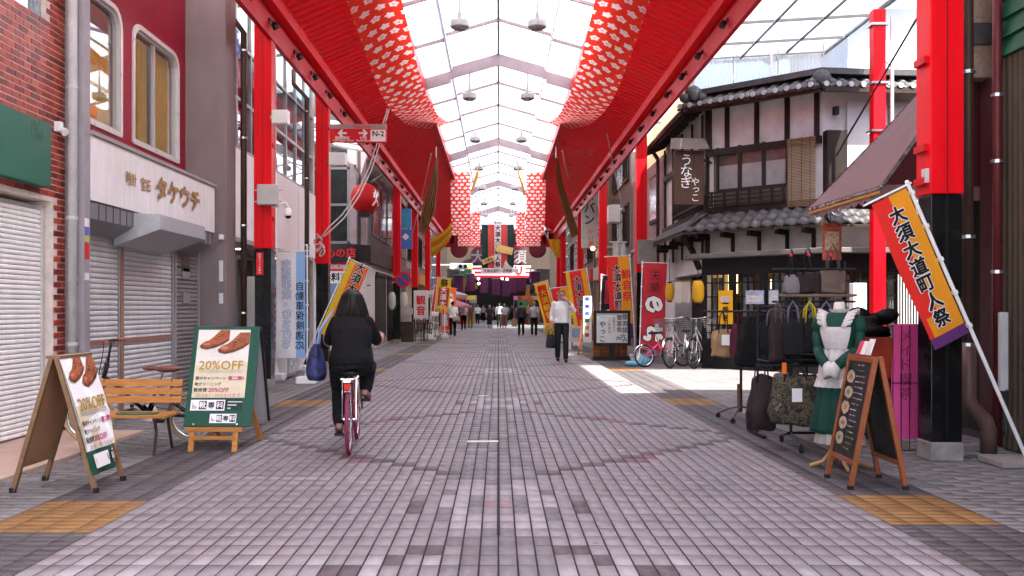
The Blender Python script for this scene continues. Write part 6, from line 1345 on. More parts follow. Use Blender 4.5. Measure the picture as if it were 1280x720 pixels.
MB().prism([q0, q1, tp1, tp0], (0, .012, 0)).build('back_board', M((.40, .37, .38), .6, var=.1), s2); MB().bar(q1 + Vector((0, -.005, 0)), tp1 + Vector((0, -.005, 0)), .02, .03).build('back_edge', BLKM, s2)
for x in (.08, W2_ - .14):
    MB().bar(f2(x, 0, -.03), (f2(x, 0, 0).x, 8.58, 0), .045, .035, (0, 1, 0)).build('leg', WOODO, s2); c = f2(x, 0, 0); MB().bar((c.x, 9.22, .3), (c.x + .05, 9.33, 0), .04, .03, (0, 1, 0)).build('leg', WOODO, s2)
MB().bar(f2(.03, -.02, -.02), f2(W2_ - .08, -.02, -.02), .045, .04).build('foot_rail', WOODO, s2); MB().bar(f2(.08, -.10, -.02), f2(W2_ - .14, -.10, -.02), .03, .03).build('foot_rail', WOODO, s2)
# bench
bn = E('bench', 'small orange wooden slat bench with dark iron legs behind the shoe sign', 'bench', (-3.28, 8.55, 0)); xa, xb = -3.72, -2.90
for (y, z, t) in ((8.80, .60, .0), (8.785, .525, 0), (8.77, .45, 0)): MB().prism([(xa, y, z - .03), (xb, y, z - .03), (xb, y + .018, z + .032), (xa, y + .018, z + .032)], (0, .025, 0)).build('back_slat', WOODO, bn, bevel=.004)
for k in range(4): MB().box(xa, xb, 8.36 + k * .10, 8.445 + k * .10, .325, .35).build('seat_slat', WOODO, bn, bevel=.004)
for x in (xa + .10, xb - .10):
    MB().tube([(x, 8.38, .31), (x, 8.42, .2), (x, 8.36, .0)], [(.014, .02)] * 3, 6).build('leg', M((.06, .045, .04), .5), bn); MB().tube([(x, 8.70, .32), (x, 8.74, .2), (x, 8.83, .0)], [(.014, .02)] * 3, 6).build('leg', M((.06, .045, .04), .5), bn)
    MB().tube([(x, 8.36, .315), (x, 8.72, .315), (x, 8.79, .42), (x, 8.83, .63)], .016, 6).build('side_iron', M((.06, .045, .04), .5), bn, smooth=True)
fo = E('folded_paper', 'green folded leaflet lying on the bench seat', 'leaflet', (-3.2, 8.5, .352)); MB().box(-3.35, -3.02, 8.40, 8.55, .352, .362).build('sheet', M((.05, .13, .07), .6), fo)
# ---------------------------------------------------------------- bicycles
def bicycle(name, label, fm, r=.33, wb=1.06, tyre=RUBBER, rim=CHROME, basket=None, rack=True, saddle_m=None, guards=None, bar='city', saddle_h=None, spokes=20, light=False, stand=True, group=None, grip=None, folding=False, crank_a=.4, gend=200):
    e = E(name, label, 'bicycle', (0, 0, 0), group); sm = saddle_m or M((.02, .02, .02), .5)
    def wheel(x):
        o = MB(); c = Vector((x, 0, r)); o.tube([c + Vector((math.cos(a) * (r - .018), 0, math.sin(a) * (r - .018))) for a in [2 * math.pi * i / 36 for i in range(36)]], .018, 8, closed=True); t = o.build('wheel', tyre, e, smooth=True)
        MB().tube([c + Vector((math.cos(a) * (r - .042), 0, math.sin(a) * (r - .042))) for a in [2 * math.pi * i / 36 for i in range(36)]], [(.010, .013)] * 36, 6, closed=True).build('rim', rim, t, smooth=True)
        s = MB()
        for i in range(spokes): a = 2 * math.pi * i / spokes; s.tube([c + Vector((0, .025 * (-1) ** i, 0)) + Vector((math.cos(a + .25) * .02, 0, math.sin(a + .25) * .02)), c + Vector((math.cos(a) * (r - .045), 0, math.sin(a) * (r - .045)))], .0016, 4)
        s.build('spokes', STEEL, t); MB().cyl(c + Vector((0, -.05, 0)), c + Vector((0, .05, 0)), .018, 8).build('hub', CHROME, t)
    wheel(0); wheel(wb)
    bb = Vector((.44, 0, .285 if not folding else .28)); hz = max(.62, r * 2 + .08) if not folding else .62
    head0 = Vector((wb - .17, 0, hz + .14)); head1 = Vector((wb - .13, 0, hz)); sh = saddle_h or .80; st = Vector((.44 - (sh - .285) * .32, 0, sh - .06)); stm = bb.lerp(st, .62)
    fr = MB(); fr.tube([head1 + Vector((0, 0, .02)), Vector((wb - .36, 0, .42 if not folding else .45)), bb], .019, 10); fr.tube([head0, Vector((wb * .55, 0, .56 if not folding else .5)), stm.lerp(bb, .35)], .016, 10) if not folding else None
    fr.cyl(bb, stm, .017, 10); fr.cyl(head0, head1, .021, 10)
    for s in (-.05, .05): fr.tube([(0, s, r), bb + Vector((0, s * .4, 0))], .010, 6); fr.tube([(0, s, r), stm + Vector((0, s * .2, -.03))], .009, 6)
    fr.build('frame', fm, e, smooth=True)
    MB().cyl(stm, st, .013, 8).build('seat_post', CHROME, e)
    sd = MB(); sd.sphere(st + Vector((-.05, 0, .045)), (.13, .095, .035), 14, 6); sd.sphere(st + Vector((.09, 0, .05)), (.10, .032, .025), 12, 6); sd.build('saddle', sm, e, smooth=True)
    fk = MB()
    for s in (-.05, .05): fk.tube([head1 + Vector((0, s * .5, 0)), head1 + Vector((.03, s, -.1)), Vector((wb, s, r))], .010, 6)
    fk.cyl(head1 + Vector((0, -.05, -.02)), head1 + Vector((0, .05, -.02)), .014, 6); fk.build('fork', fm if not folding else CHROME, e)
    hb_ = Vector((head0.x - .03, 0, hz + (.33 if not folding else .34)))
    h = MB(); h.cyl(head0, hb_, .012, 8)
    if bar == 'city': h.tube([hb_ + Vector((-.22, .27, -.01)), hb_ + Vector((-.06, .24, .03)), hb_ + Vector((.03, .1, 0)), hb_, hb_ + Vector((.03, -.1, 0)), hb_ + Vector((-.06, -.24, .03)), hb_ + Vector((-.22, -.27, -.01))], .011, 8)
    else: h.tube([hb_ + Vector((-.04, .27, .02)), hb_ + Vector((0, .1, .02)), hb_ + Vector((0, -.1, .02)), hb_ + Vector((-.04, -.27, .02))], .012, 8)
    h.build('handlebar', CHROME if not folding else BLKM, e, smooth=True)
    for s in (-1, 1):
        a = hb_ + (Vector((-.14, s * .256, .01)) if bar == 'city' else Vector((-.01, s * .16, .02))); b = hb_ + (Vector((-.24, s * .272, -.015)) if bar == 'city' else Vector((-.045, s * .285, .02))); MB().cyl(a, b, .017, 8).build('grip', grip or sm, e)
        MB().tube([a + Vector((.02, 0, .0)), a + Vector((.05, -s * .06, -.10)), head1 + Vector((.03, s * .03, .05))], .004, 5).build('brake_cable', BLKM, e)
    ck = MB(); ck.lathe(bb + Vector((0, -.045, 0)), [(.085, 0), (.085, .006)], 18, axis=(0, -1, 0)); ck.build('chainring', CHROME, e)
    for s, a in ((-1, crank_a), (1, crank_a + math.pi)):
        t = bb + Vector((.16 * math.cos(a), s * .07, .16 * math.sin(a))); MB().bar(bb + Vector((0, s * .06, 0)), t, .012, .022).build('crank', CHROME, e); MB().box(t.x - .04, t.x + .04, t.y + (0 if s > 0 else -.09), t.y + (.09 if s > 0 else 0), t.z - .012, t.z + .012).build('pedal', BLKM, e)
    MB().bar(bb + Vector((0, -.055, .05)), Vector((0, -.055, r + .02)), .006, .10).build('chain_guard', fm if not folding else BLKM, e) if not folding else MB().bar(bb + Vector((0, -.05, .06)), Vector((0, -.05, r + .03)), .005, .006).build('chain', BLKM, e)
    if guards:
        for x, a0, a1 in ((0, 10, gend), (wb, 20, 175)):
            MB().sheet(lambda u, v: (x + math.cos(R(a0 + (a1 - a0) * v)) * (r + .022), -.028 + .056 * u, r + math.sin(R(a0 + (a1 - a0) * v)) * (r + .022) - .008 * (2 * u - 1) ** 2), 4, 24).build('mudguard', guards, e, smooth=True, solid=.002)
    if rack:
        k = MB(); z = 2 * r + .06
        for s in (-.05, 0, .05): k.tube([(.16, s, z), (-.24, s, z)], .006, 5)
        k.tube([(-.24, -.055, z), (-.24, .055, z)], .006, 5); k.tube([(0.02, .06, z), (0, .06, r)], .006, 5); k.tube([(0.02, -.06, z), (0, -.06, r)], .006, 5); k.build('rear_rack', CHROME if fm is not STEEL else STEEL, e)
    if basket:
        b = MB(); x0, x1, yw, z0, z1 = wb - .07, wb + .24, .17, hz + .06, hz + .32
        for i in range(7):
            t = i / 6; z = z0 + (z1 - z0) * t; g = .045 * t; b.tube([(x0 - g * .3, -yw - g, z), (x1 + g, -yw - g, z), (x1 + g, yw + g, z), (x0 - g * .3, yw + g, z)], .0035, 4, closed=True)
        for i in range(9):
            t = i / 8
            for (a, c, a2, c2) in ((x0 + (x1 - x0) * t, -yw, 0, -1), (x0 + (x1 - x0) * t, yw, 0, 1), (x1, -yw + 2 * yw * t, 1, 0), (x0, -yw + 2 * yw * t, -.3, 0)): b.tube([(a, c, z0), (a + a2 * .045, c + c2 * .045, z1)], .003, 4)
            b.tube([(x0 + (x1 - x0) * t, -yw, z0), (x0 + (x1 - x0) * t, yw, z0)], .003, 4)
        b.build('basket', basket, e)
    if light:
        MB().box(-.235, -.20, -.026, .026, .585, .645).build('tail_light', M((.6, .01, .01), .25, var=0), e, bevel=.006); MB().box(-.255, -.243, -.03, .03, .655, .685).build('reflector', CHROME, e)
    if stand: MB().tube([(0.02, .06, r), (-.02, .16, 0.01)] , .008, 6).build('kickstand', CHROME, e)
    return e
def place(e, p, heading, lean=0):
    e.location = (p[0], p[1], 0); e.rotation_euler = (lean, 0, heading)
TAN_T = M((.45, .33, .19), .7, var=.1, name='tan_tyre')
fb = bicycle('folding_bicycle', 'small folding bicycle with tan tyres and brown saddle behind the bench', BLKM, r=.245, wb=.98, tyre=TAN_T, saddle_m=M((.17, .06, .035), .45), bar='flat', rack=False, saddle_h=.72, grip=M((.25, .1, .05), .6), folding=True)
place(fb, (-2.92, 9.22), R(184))
# rider's bicycle
PINK = M((.30, .03, .085), .3, var=.08, coat=.4, name='wine_pink_paint')
rb_ = bicycle('city_bicycle', 'wine pink city bicycle with pink rear tyre ridden down the street', PINK, r=.31, wb=1.02, tyre=M((.24, .03, .075), .6, var=.1), guards=CHROME, saddle_h=.72, light=True, stand=False, gend=128, crank_a=1.25)
RP0, RP1 = G(429, 576), G(441, 553); hd = math.atan2(1.25, -.10)
place(rb_, (RP0.x, RP0.y + .32), hd)
# bicycles by the restaurant
SIL = M((.72, .72, .74), .25, metal=.35, var=.05, name='silver_paint')
pkb = bicycle('folding_bicycle', 'small bright pink bicycle parked by the red banner', M((.75, .05, .22), .3, var=.05, coat=.4), r=.245, wb=.95, rim=CHROME, guards=CHROME, saddle_h=.76, bar='flat', rack=False, folding=True); p = G(806, 459); place(pkb, (p.x + .0, p.y), R(18), R(-4))
WB = M((.6, .6, .6), .5, var=.05)
for (px, py, hdg, bk, lab) in ((838, 460.5, 232, M((.12, .12, .13), .5), 'silver city bicycle with dark basket next to the pink bicycle'), (868, 461, 231, M((.10, .10, .11), .5), 'silver city bicycle with wire basket under the yellow lantern'), (899, 460, 233, WB, 'silver city bicycle with white basket half hidden by the bag rack')):
    o = bicycle('city_bicycle', lab, SIL, guards=CHROME, basket=bk, rack=True, saddle_h=.80, group='bicycles parked by the eel restaurant', crank_a=random.uniform(0, 3)); p = G(px, py); hd_ = R(hdg)
    place(o, (p.x - 1.06 * math.cos(hd_), p.y - 1.06 * math.sin(hd_)), hd_, R(3))
bw = E('blue_tarp_bag', 'light blue sandbag at the foot of the red banner', 'sandbag', G(800, 459)); MB().sphere((*G(797, 458).xy, .06), (.28, .16, .08), 14, 7).sphere((G(806, 458).x, G(806, 458).y + .1, .12), (.14, .12, .12), 12, 7).build('bag', M((.12, .36, .55), .6, var=.15), bw, smooth=True)
# ---------------------------------------------------------------- vending machine
vm = E('vending_machine', 'white drinks vending machine with red lettering beside the column', 'vending machine', (-4.08, 17.6, 0))
MB().box(-4.550, -3.820, 17.3, 18.2, .03, 1.86).build('cabinet', M((.70, .69, .69), .4, var=.05), vm, bevel=.02); MB().box(-3.820, -3.770, 17.34, 18.16, .1, 1.8).build('front_door', M((.5, .5, .52), .3), vm, bevel=.01)
put_text(vm, 'KIRIN', (-3.98, 17.297, 1.10), (0, 0, -1), (1, 0, 0), REDT, w=1.15, h=.26, bold=.04); MB().box(-4.500, -3.850, 17.25, 17.31, .0, .1).build('kickplate', LGREY, vm)
MB().box(-3.765, -3.750, 17.4, 18.1, 1.0, 1.7).build('display_window', M((.25, .28, .3), .15, var=.3), vm)
cbx = E('white_cooler', 'low white freezer box behind the banner weights', 'freezer', (-4.0, 19.2, 0)); MB().box(-4.45, -3.98, 18.9, 19.6, .05, .85).build('case', WHTP, cbx, bevel=.02); MB().box(-4.46, -3.97, 18.88, 19.62, .86, .93).build('lid', LGREY, cbx, bevel=.01); MB().box(-4.4, -4.02, 18.885, 18.898, .55, .68).build('grille', DGREY, cbx)
# ================================================================== RIGHT FOREGROUND: bag racks, mannequin, boards
TEX = bpy.data.textures.new('fold_clouds', 'CLOUDS'); TEX.noise_scale = .11; TEX.noise_depth = 2
TEX2 = bpy.data.textures.new('crease_clouds', 'CLOUDS'); TEX2.noise_scale = .16; TEX2.noise_depth = 3
def creased(o, amt, lv=2):
    m = o.modifiers.new('subdivide', 'SUBSURF'); m.levels = lv; m.render_levels = lv
    d = o.modifiers.new('creases', 'DISPLACE'); d.texture = TEX2; d.strength = amt; d.mid_level = .5; d.texture_coords = 'GLOBAL'
    return o
def camo(scale=14):
    m = bpy.data.materials.new('camouflage_cloth'); m.use_nodes = True; t = m.node_tree; L = t.links.new; b = t.nodes['Principled BSDF']; b.inputs['Roughness'].default_value = .85
    g = t.nodes.new('ShaderNodeNewGeometry'); n = t.nodes.new('ShaderNodeTexNoise'); n.inputs['Scale'].default_value = scale; n.inputs['Detail'].default_value = 3; n.inputs['Distortion'].default_value = .6; L(g.outputs['Position'], n.inputs[0])
    cr = t.nodes.new('ShaderNodeValToRGB'); cr.color_ramp.interpolation = 'CONSTANT'; el_ = cr.color_ramp.elements; el_[0].position = 0; el_[0].color = (.006, .006, .005, 1); el_[1].position = .42; el_[1].color = (.030, .032, .016, 1)
    for p_, c_ in ((.50, (.085, .065, .036)), (.57, (.022, .013, .009)), (.64, (.15, .12, .075))): q = el_.new(p_); q.color = (*c_, 1)
    L(n.outputs[0], cr.inputs[0]); L(cr.outputs[0], b.inputs[0]); return m
CAMO = camo()
def tote(label, c, w, h, d, mat, hm=None, handle=.22, rz=0, group=None, sag=.10, tagm=None, name='tote_bag', cat='bag'):
    """c: middle of the top edge"""
    c = Vector(c); e = E(name, label, cat, c, group); n = 20; v = []; f = []; lv = [(.03, .90, .10), (0, .96, .30), (-.12, 1.0, .55), (-.4, 1.0 + sag * .3, .9), (-.75, 1.0 + sag, 1.0), (-.96, .99 + sag, .95), (-1.0, .95, .85)]
    cs, sn = math.cos(rz), math.sin(rz); rr_ = random.Random(int(abs(c.x * 97 + c.z * 31) * 10))
    for (t, kw, kd) in lv:
        for j in range(n):
            a = 2 * math.pi * j / n; x = math.copysign(abs(math.cos(a)) ** .28, math.cos(a)) * w / 2 * kw; y = math.copysign(abs(math.sin(a)) ** .6, math.sin(a)) * d / 2 * kd; x *= 1 + rr_.uniform(-.03, .03); y *= 1 + rr_.uniform(-.12, .12)
            v.append((c.x + x * cs - y * sn, c.y + x * sn + y * cs, c.z + t * h + rr_.uniform(-.006, .006)))
    for i in range(len(lv) - 1):
        for j in range(n): f.append((i * n + j, (i + 1) * n + j, (i + 1) * n + (j + 1) % n, i * n + (j + 1) % n))
    f += [tuple(range(n)), tuple(range((len(lv) - 1) * n, len(lv) * n))[::-1]]
    creased(MB().add(v, f).build('body', mat, e, smooth=True), .075 if w > .2 else .04)
    for s in (-1, 1):
        o = Vector((-sn * s * d * .2, cs * s * d * .2, 0)); ux = Vector((cs, sn, 0)); MB().tube([c + o - ux * w * .25 - Vector((0, 0, h * .1)), c + o - ux * w * .2 + Vector((0, 0, handle * .6)), c + Vector((0, 0, handle)), c + o + ux * w * .2 + Vector((0, 0, handle * .6)), c + o + ux * w * .25 - Vector((0, 0, h * .1))], [(.010, .006)] * 5, 6).build('handle', hm or mat, e, smooth=True)
    if tagm: q = c + Vector((sn * d * .55, -cs * d * .55, -h * .35)); MB().box(q.x - .045, q.x + .045, q.y - .006, q.y - .003, q.z - .06, q.z + .06).build('price_tag', tagm, e)
    return e
BLKF = M((.010, .010, .011), .8, var=.25, scale=18, bump=.15, bscale=160, name='black_fabric'); TAUP = M((.13, .095, .08), .75, var=.15, scale=14, name='taupe_fabric'); CHOC = M((.034, .02, .019), .75, var=.2, scale=14); MAR = M((.10, .014, .03), .8, var=.2, scale=14, name='maroon_fabric'); TANB = M((.36, .22, .11), .8, var=.15, scale=14, name='tan_fabric')
LIL = M((.16, .14, .24), .7, var=.1); YEL = M((.6, .48, .02), .6, var=.05); GRYF = M((.16, .15, .15), .8, var=.15)
ra = E('bag_rack', 'black rolling display rack with wooden shelves crowded with bags', 'display rack', (2.95, 8.85, 0)); YA = 8.86
for x in (2.70, 3.20):
    MB().cyl((x, YA, .12), (x, YA, 1.72), .014, 8).build('post', BLKM, ra)
    MB().tube([(x - .02, YA - .36, .07), (x, YA, .13), (x + .02, YA + .36, .07)], .013, 6).build('foot', BLKM, ra)
    for s in (-1, 1): MB().lathe((x + s * .02 - .012, YA + s * .36, .035), [(.033, 0), (.033, .024)], 12, axis=(1, 0, 0)).build('castor', RUBBER, ra); MB().cyl((x + s * .02, YA + s * .36, .035), (x + s * .02, YA + s * .36, .075), .01, 6).build('castor_stem', BLKM, ra)
MB().cyl((2.66, YA, .135), (3.24, YA, .135), .013, 8).build('base_bar', BLKM, ra)
for (z, t) in ((1.415, .025), (.885, .025)): MB().box(2.62, 3.26, YA - .14, YA + .14, z - t, z).build('shelf', M((.17, .11, .075), .6, var=.25, scale=9), ra, bevel=.004)
for z in (1.345, .76, 1.64): MB().cyl((2.50 if z > .8 else 2.35, YA - .10, z), (3.26, YA - .10, z), .010, 8).build('rail', BLKM, ra)
for x in (2.66, 2.82, 3.02): MB().tube([(x, YA - .1, 1.64), (x, YA - .16, 1.70), (x - .01, YA - .17, 1.76)], .008, 6).build('hook', BLKM, ra); MB().sphere((x - .01, YA - .17, 1.765), .015, 8, 5).build('hook_tip', REDT, ra)
for (x, w, h, m, lab) in ((2.70, .13, .17, GRYF, 'little patterned grey tote on the upper rack shelf'), (2.85, .22, .19, CHOC, 'dark brown tote standing on the upper rack shelf'), (3.08, .23, .22, TAUP, 'taupe tote with long straps standing on the upper rack shelf')): tote(lab, (x, YA - .02, 1.418 + h), w, h, .12, m, hm=BLKF if m is not TAUP else TAUP, handle=.24)
for i, (x, w, h, m, hm, lab) in enumerate(((2.53, .13, .38, CHOC, TAUP, 'slim taupe bag hanging at the open end of the rack'), (2.66, .19, .33, BLKF, LIL, 'black bag with lilac straps hanging on the rack'), (2.82, .2, .31, BLKF, YEL, 'black bag with a yellow strap hanging on the rack'), (2.96, .2, .33, BLKF, LIL, 'black bag with pale lilac straps beside the yellow strapped one'), (3.12, .2, .30, BLKF, GRYF, 'black bag with grey straps hanging beside the mannequin'))): tote(lab, (x, YA - .16 - .03 * (i % 2), 1.345 - .16), w, h, .11, m, hm=hm, handle=.165, rz=.15 * (-1) ** i)
for i, (x, y, w, h, m, hm, lab, tg) in enumerate(((2.40, YA - .10, .22, .50, CHOC, BLKF, 'dark quilted bag hanging low at the street end of the rack', None), (2.66, YA - .24, .40, .42, CAMO, BLKF, 'big camouflage tote with a white price card hanging low', WHITET), (3.00, YA - .14, .28, .42, CAMO, BLKF, 'camouflage tote hanging low next to the mannequin', WHITET), (2.72, YA + .08, .3, .34, GRYF, TAUP, 'grey striped bag hanging behind the camouflage tote', None))): tote(lab, (x, y, .76 - .10), w, h, .18, m, hm=hm, handle=.11, rz=.1 * (-1) ** i, tagm=tg)
ot = E('price_card', 'small orange price card clipped on the lower rack', 'price card', (2.6, 8.6, .78)); MB().box(2.53, 2.57, 8.56, 8.565, .70, .80).build('card', M((.75, .16, .01), .5, var=0), ot)
rb2 = E('bag_rack', 'single bar rolling rack with a large black bag and a camouflage bag', 'display rack', (2.85, 11, 0)); YB = 11.0
MB().cyl((2.78, YB, .1), (2.78, YB, 1.25), .016, 8).build('post', BLKM, rb2); MB().cyl((2.35, YB, 1.25), (3.35, YB - .3, 1.25), .012, 8).build('rail', BLKM, rb2); MB().cyl((2.76, YB, .1), (2.76, YB, .42), .026, 8).build('sleeve', M((.12, .06, .04), .6), rb2)
for a in (.3, 2.2, 4.2): c_, s_ = math.cos(a), math.sin(a); MB().tube([(2.78, YB, .16), (2.78 + .16 * c_, YB + .16 * s_, .13), (2.78 + .34 * c_, YB + .34 * s_, .06)], .011, 6).build('foot', M((.1, .055, .045), .5), rb2); MB().lathe((2.78 + .34 * c_, YB + .34 * s_ - .012, .03), [(.028, 0), (.028, .024)], 10, axis=(0, 1, 0)).build('castor', RUBBER, rb2)
tote('tan bag with a small printed patch at the street end of the bar rack', (2.56, YB - .02, 1.03), .24, .30, .13, TANB, hm=CHOC, handle=.22, tagm=WHITET, rz=.3)
tote('maroon and tan patchwork bag on the bar rack', (2.72, YB - .10, 1.10), .16, .38, .14, MAR, handle=.15, rz=.7)
tote('large limp black bag hanging on the bar rack', (2.92, YB - .22, 1.18), .44, .55, .2, BLKF, handle=.08, rz=.1, sag=.2)
tote('camouflage shoulder bag hanging between the two racks', (2.95, 10.15, 1.10), .30, .46, .16, CAMO, hm=CAMO, handle=.16, rz=.5)
tote('olive camouflage bag at the inner end of the bar rack', (3.15, 10.5, 1.13), .3, .42, .16, CAMO, hm=BLKF, handle=.12, rz=.2)
for i, (x, y, w, h, m, hm, zt_, lab) in enumerate(((3.08, 9.55, .34, .40, BLKF, GRYF, 1.16, 'limp black bag with grey straps behind the mannequin'), (2.80, 9.75, .30, .44, BLKF, LIL, 1.15, 'long black bag with lilac straps between the racks'), (3.25, 9.95, .36, .42, CHOC, BLKF, 1.12, 'dark chocolate bag hanging behind the shelved rack'), (2.92, 9.35, .36, .42, CAMO, BLKF, .64, 'low camouflage tote behind the big camouflage tote'), (3.2, 9.2, .3, .40, BLKF, BLKF, .66, 'low black bag behind the mannequin skirt'))): tote(lab, (x, y, zt_), w, h, .14, m, hm=hm, handle=.15, rz=.2 * (-1) ** i)
rc = E('garment_rail', 'thin black rail between the two bag racks', 'display rack', (3.05, 9.7, 0)); MB().cyl((2.60, 9.75, 1.30), (3.40, 9.65, 1.30), .011, 8).build('rail', BLKM, rc); MB().cyl((2.62, 9.3, .78), (3.4, 9.25, .78), .010, 8).build('rail', BLKM, rc)
for x in (2.62, 3.38): MB().cyl((x, 9.7, 0), (x, 9.7, 1.31), .012, 8).build('post', BLKM, rc); MB().bar((x, 9.3, .77), (x, 9.7, .77), .015, .015).build('arm', BLKM, rc); MB().box(x - .02, x + .02, 9.45, 9.95, .0, .03).build('foot', BLKM, rc)
# ---------------------------------------------------------------- mannequin in a maid dress
mq = E('dress_mannequin', 'mannequin on a curved wooden stand wearing a green dress and white frilled apron', 'mannequin', (0, 0, 0)); GRD = M((.006, .058, .035), .75, var=.15, scale=9, bump=.1, bscale=120, name='green_dress_cloth'); APR = M((.56, .52, .49), .85, var=.10, scale=18, trans=.1, name='white_apron_cloth')
def stack(b, rings, n=24, wav=0, wn=9, cap=True, ph=0):
    v = []; f = []
    for k, (x, y, z, rx_, ry_, *wv_) in enumerate(rings):
        w_ = wv_[0] if wv_ else 0
        for j in range(n): a = 2 * math.pi * j / n; m = 1 + w_ * math.cos(wn * a + ph + k * .3); v.append((x + rx_ * m * math.cos(a), y + ry_ * m * math.sin(a), z))
    for i in range(len(rings) - 1):
        for j in range(n): f.append((i * n + j, i * n + (j + 1) % n, (i + 1) * n + (j + 1) % n, (i + 1) * n + j))
    if cap: f += [tuple(range(n))[::-1], tuple(range((len(rings) - 1) * n, len(rings) * n))]
    return b.add(v, f)
stack(MB(), [(0, 0, 1.16, .058, .055), (0, 0, 1.24, .048, .048), (0, .01, 1.295, .045, .045), (0, .01, 1.31, .034, .034)]).build('neck_form', M((.55, .50, .43), .7, var=.05), mq, smooth=True)
stack(MB(), [(0, .02, .27, .235, .215, .13), (0, .02, .30, .235, .215, .125), (0, .02, .45, .205, .19, .09), (0, .015, .62, .165, .15, .035), (0, .01, .76, .135, .115, .015), (0, 0, .84, .115, .09), (0, -.01, .95, .135, .10), (0, -.015, 1.04, .155, .115), (0, -.005, 1.13, .15, .09), (0, 0, 1.19, .11, .07), (0, 0, 1.21, .06, .055)], 48).build('dress', GRD, mq, smooth=True)
creased([c for c in KIDS(mq) if c.name.startswith('dress')][0], .022, 1)
for s in (-1, 1):
    b = MB(); b.tube([(s * .115, 0, 1.15), (s * .155, .0, 1.12), (s * .172, -.005, 1.06), (s * .17, -.01, 1.0)], [.05, .066, .062, .046], 12); b.tube([(s * .17, -.01, 1.03), (s * .178, -.02, .93), (s * .165, -.05, .83)], [.046, .042, .040], 12); b.tube([(s * .166, -.045, .84), (s * .11, -.135, .79), (s * .035, -.185, .735)], [.041, .038, .036], 12); b.build('sleeve', GRD, mq, smooth=True)
    MB().tube([(s * .045, -.18, .745), (s * .02, -.19, .715), (s * .005, -.195, .68)], [.038, .05, .062], 14).build('lace_cuff', APR, mq, smooth=True)
    pth = [Vector((s * .075, -.128, 1.05)), Vector((s * .098, -.10, 1.14)), Vector((s * .104, -.03, 1.205)), Vector((s * .10, .04, 1.195)), Vector((s * .08, .09, 1.10))]
    def ruf(u, v):
        k = u * 4; i = min(int(k), 3); p = pth[i].lerp(pth[i + 1], k - i); return p + Vector((s * (.0 + .062 * v), -.004, .012 + .02 * v)) + Vector((0, .012 * math.cos(u * 55), .012 * math.sin(u * 55))) * v
    MB().sheet(ruf, 60, 4).build('shoulder_frill', APR, mq, smooth=True)
    MB().tube(pth, [(.022, .006)] * 5, 8).build('apron_strap', APR, mq, smooth=True)
MB().sheet(lambda u, v: ((.058 + .022 * v + .006 * math.sin(u * 70)) * math.cos(u * 6.2832), (.055 + .022 * v + .006 * math.sin(u * 70)) * math.sin(u * 6.2832), 1.20 + .035 * v), 80, 3).build('collar_frill', APR, mq, smooth=True)
def apf(a, z, w_): # on the dress front, angle a from -Y
    prof = [(.40, .222, .205), (.45, .212, .195), (.62, .172, .157), (.76, .142, .122), (.84, .122, .097), (.95, .142, .107), (1.04, .162, .122), (1.12, .155, .10)]
    for i in range(len(prof) - 1):
        if prof[i][0] <= z <= prof[i + 1][0]: t = (z - prof[i][0]) / (prof[i + 1][0] - prof[i][0]); rx_ = prof[i][1] + (prof[i + 1][1] - prof[i][1]) * t; ry_ = prof[i][2] + (prof[i + 1][2] - prof[i][2]) * t; break
    else: rx_, ry_ = prof[-1][1:] if z > 1 else prof[0][1:]
    return ((rx_ + w_) * math.sin(a), .01 - (ry_ + w_) * math.cos(a), z)
MB().sheet(lambda u, v: apf((u - .5) * 2.6, .655 + .185 * v, .012 + .008 * math.sin(u * 34)), 40, 8).build('apron_skirt', APR, mq, smooth=True)
MB().sheet(lambda u, v: apf((u - .5) * (1.35 + .2 * v), .84 + .22 * v, .022 + .012 * math.sin(v * 3.1)), 16, 8).build('apron_bib', APR, mq, smooth=True)
MB().sheet(lambda u, v: apf((u - .5) * 2.75, .605 + .06 * v, .020 + .016 * math.sin(u * 60) * (1 - v)), 70, 3).build('apron_frill', APR, mq, smooth=True)
stack(MB(), [(0, 0, .815, .125, .10), (0, 0, .86, .125, .10)], 24, cap=False).build('waistband', APR, mq, smooth=True)
stack(MB(), [(0, .02, .20, .20, .18, .10), (0, .02, .285, .19, .17, .06)], 48, cap=False, wn=14).build('petticoat_lace', M((.5, .45, .38), .85, trans=.2), mq, smooth=True)
MB().cyl((0, .02, .16), (0, .02, .5), .018, 8).build('stand_pole', WOOD, mq); LW = M((.42, .25, .11), .5, var=.2, scale=8, name='pale_curved_wood')
for a in (.5, 2.1, 3.7, 5.3): c_, s_ = math.cos(a), math.sin(a); MB().tube([(.015 * c_, .02 + .015 * s_, .30), (.06 * c_, .02 + .06 * s_, .16), (.14 * c_, .02 + .14 * s_, .05), (.25 * c_, .02 + .25 * s_, .015)], [(.014, .018)] * 4, 8).build('stand_leg', LW, mq, smooth=True)
for ch_ in KIDS(mq):
    if ch_.name.startswith('stand'): continue
    for v_ in ch_.data.vertices:
        z = v_.co.z; v_.co.z = z if z < .45 else (.45 + (z - .45) * 1.308 if z < .84 else .96 + (z - .84) * .80)
mq.location = (2.74, 7.72, 0); mq.rotation_euler = (0, 0, R(-38)); mq.scale = (.95, .95, 1.0)
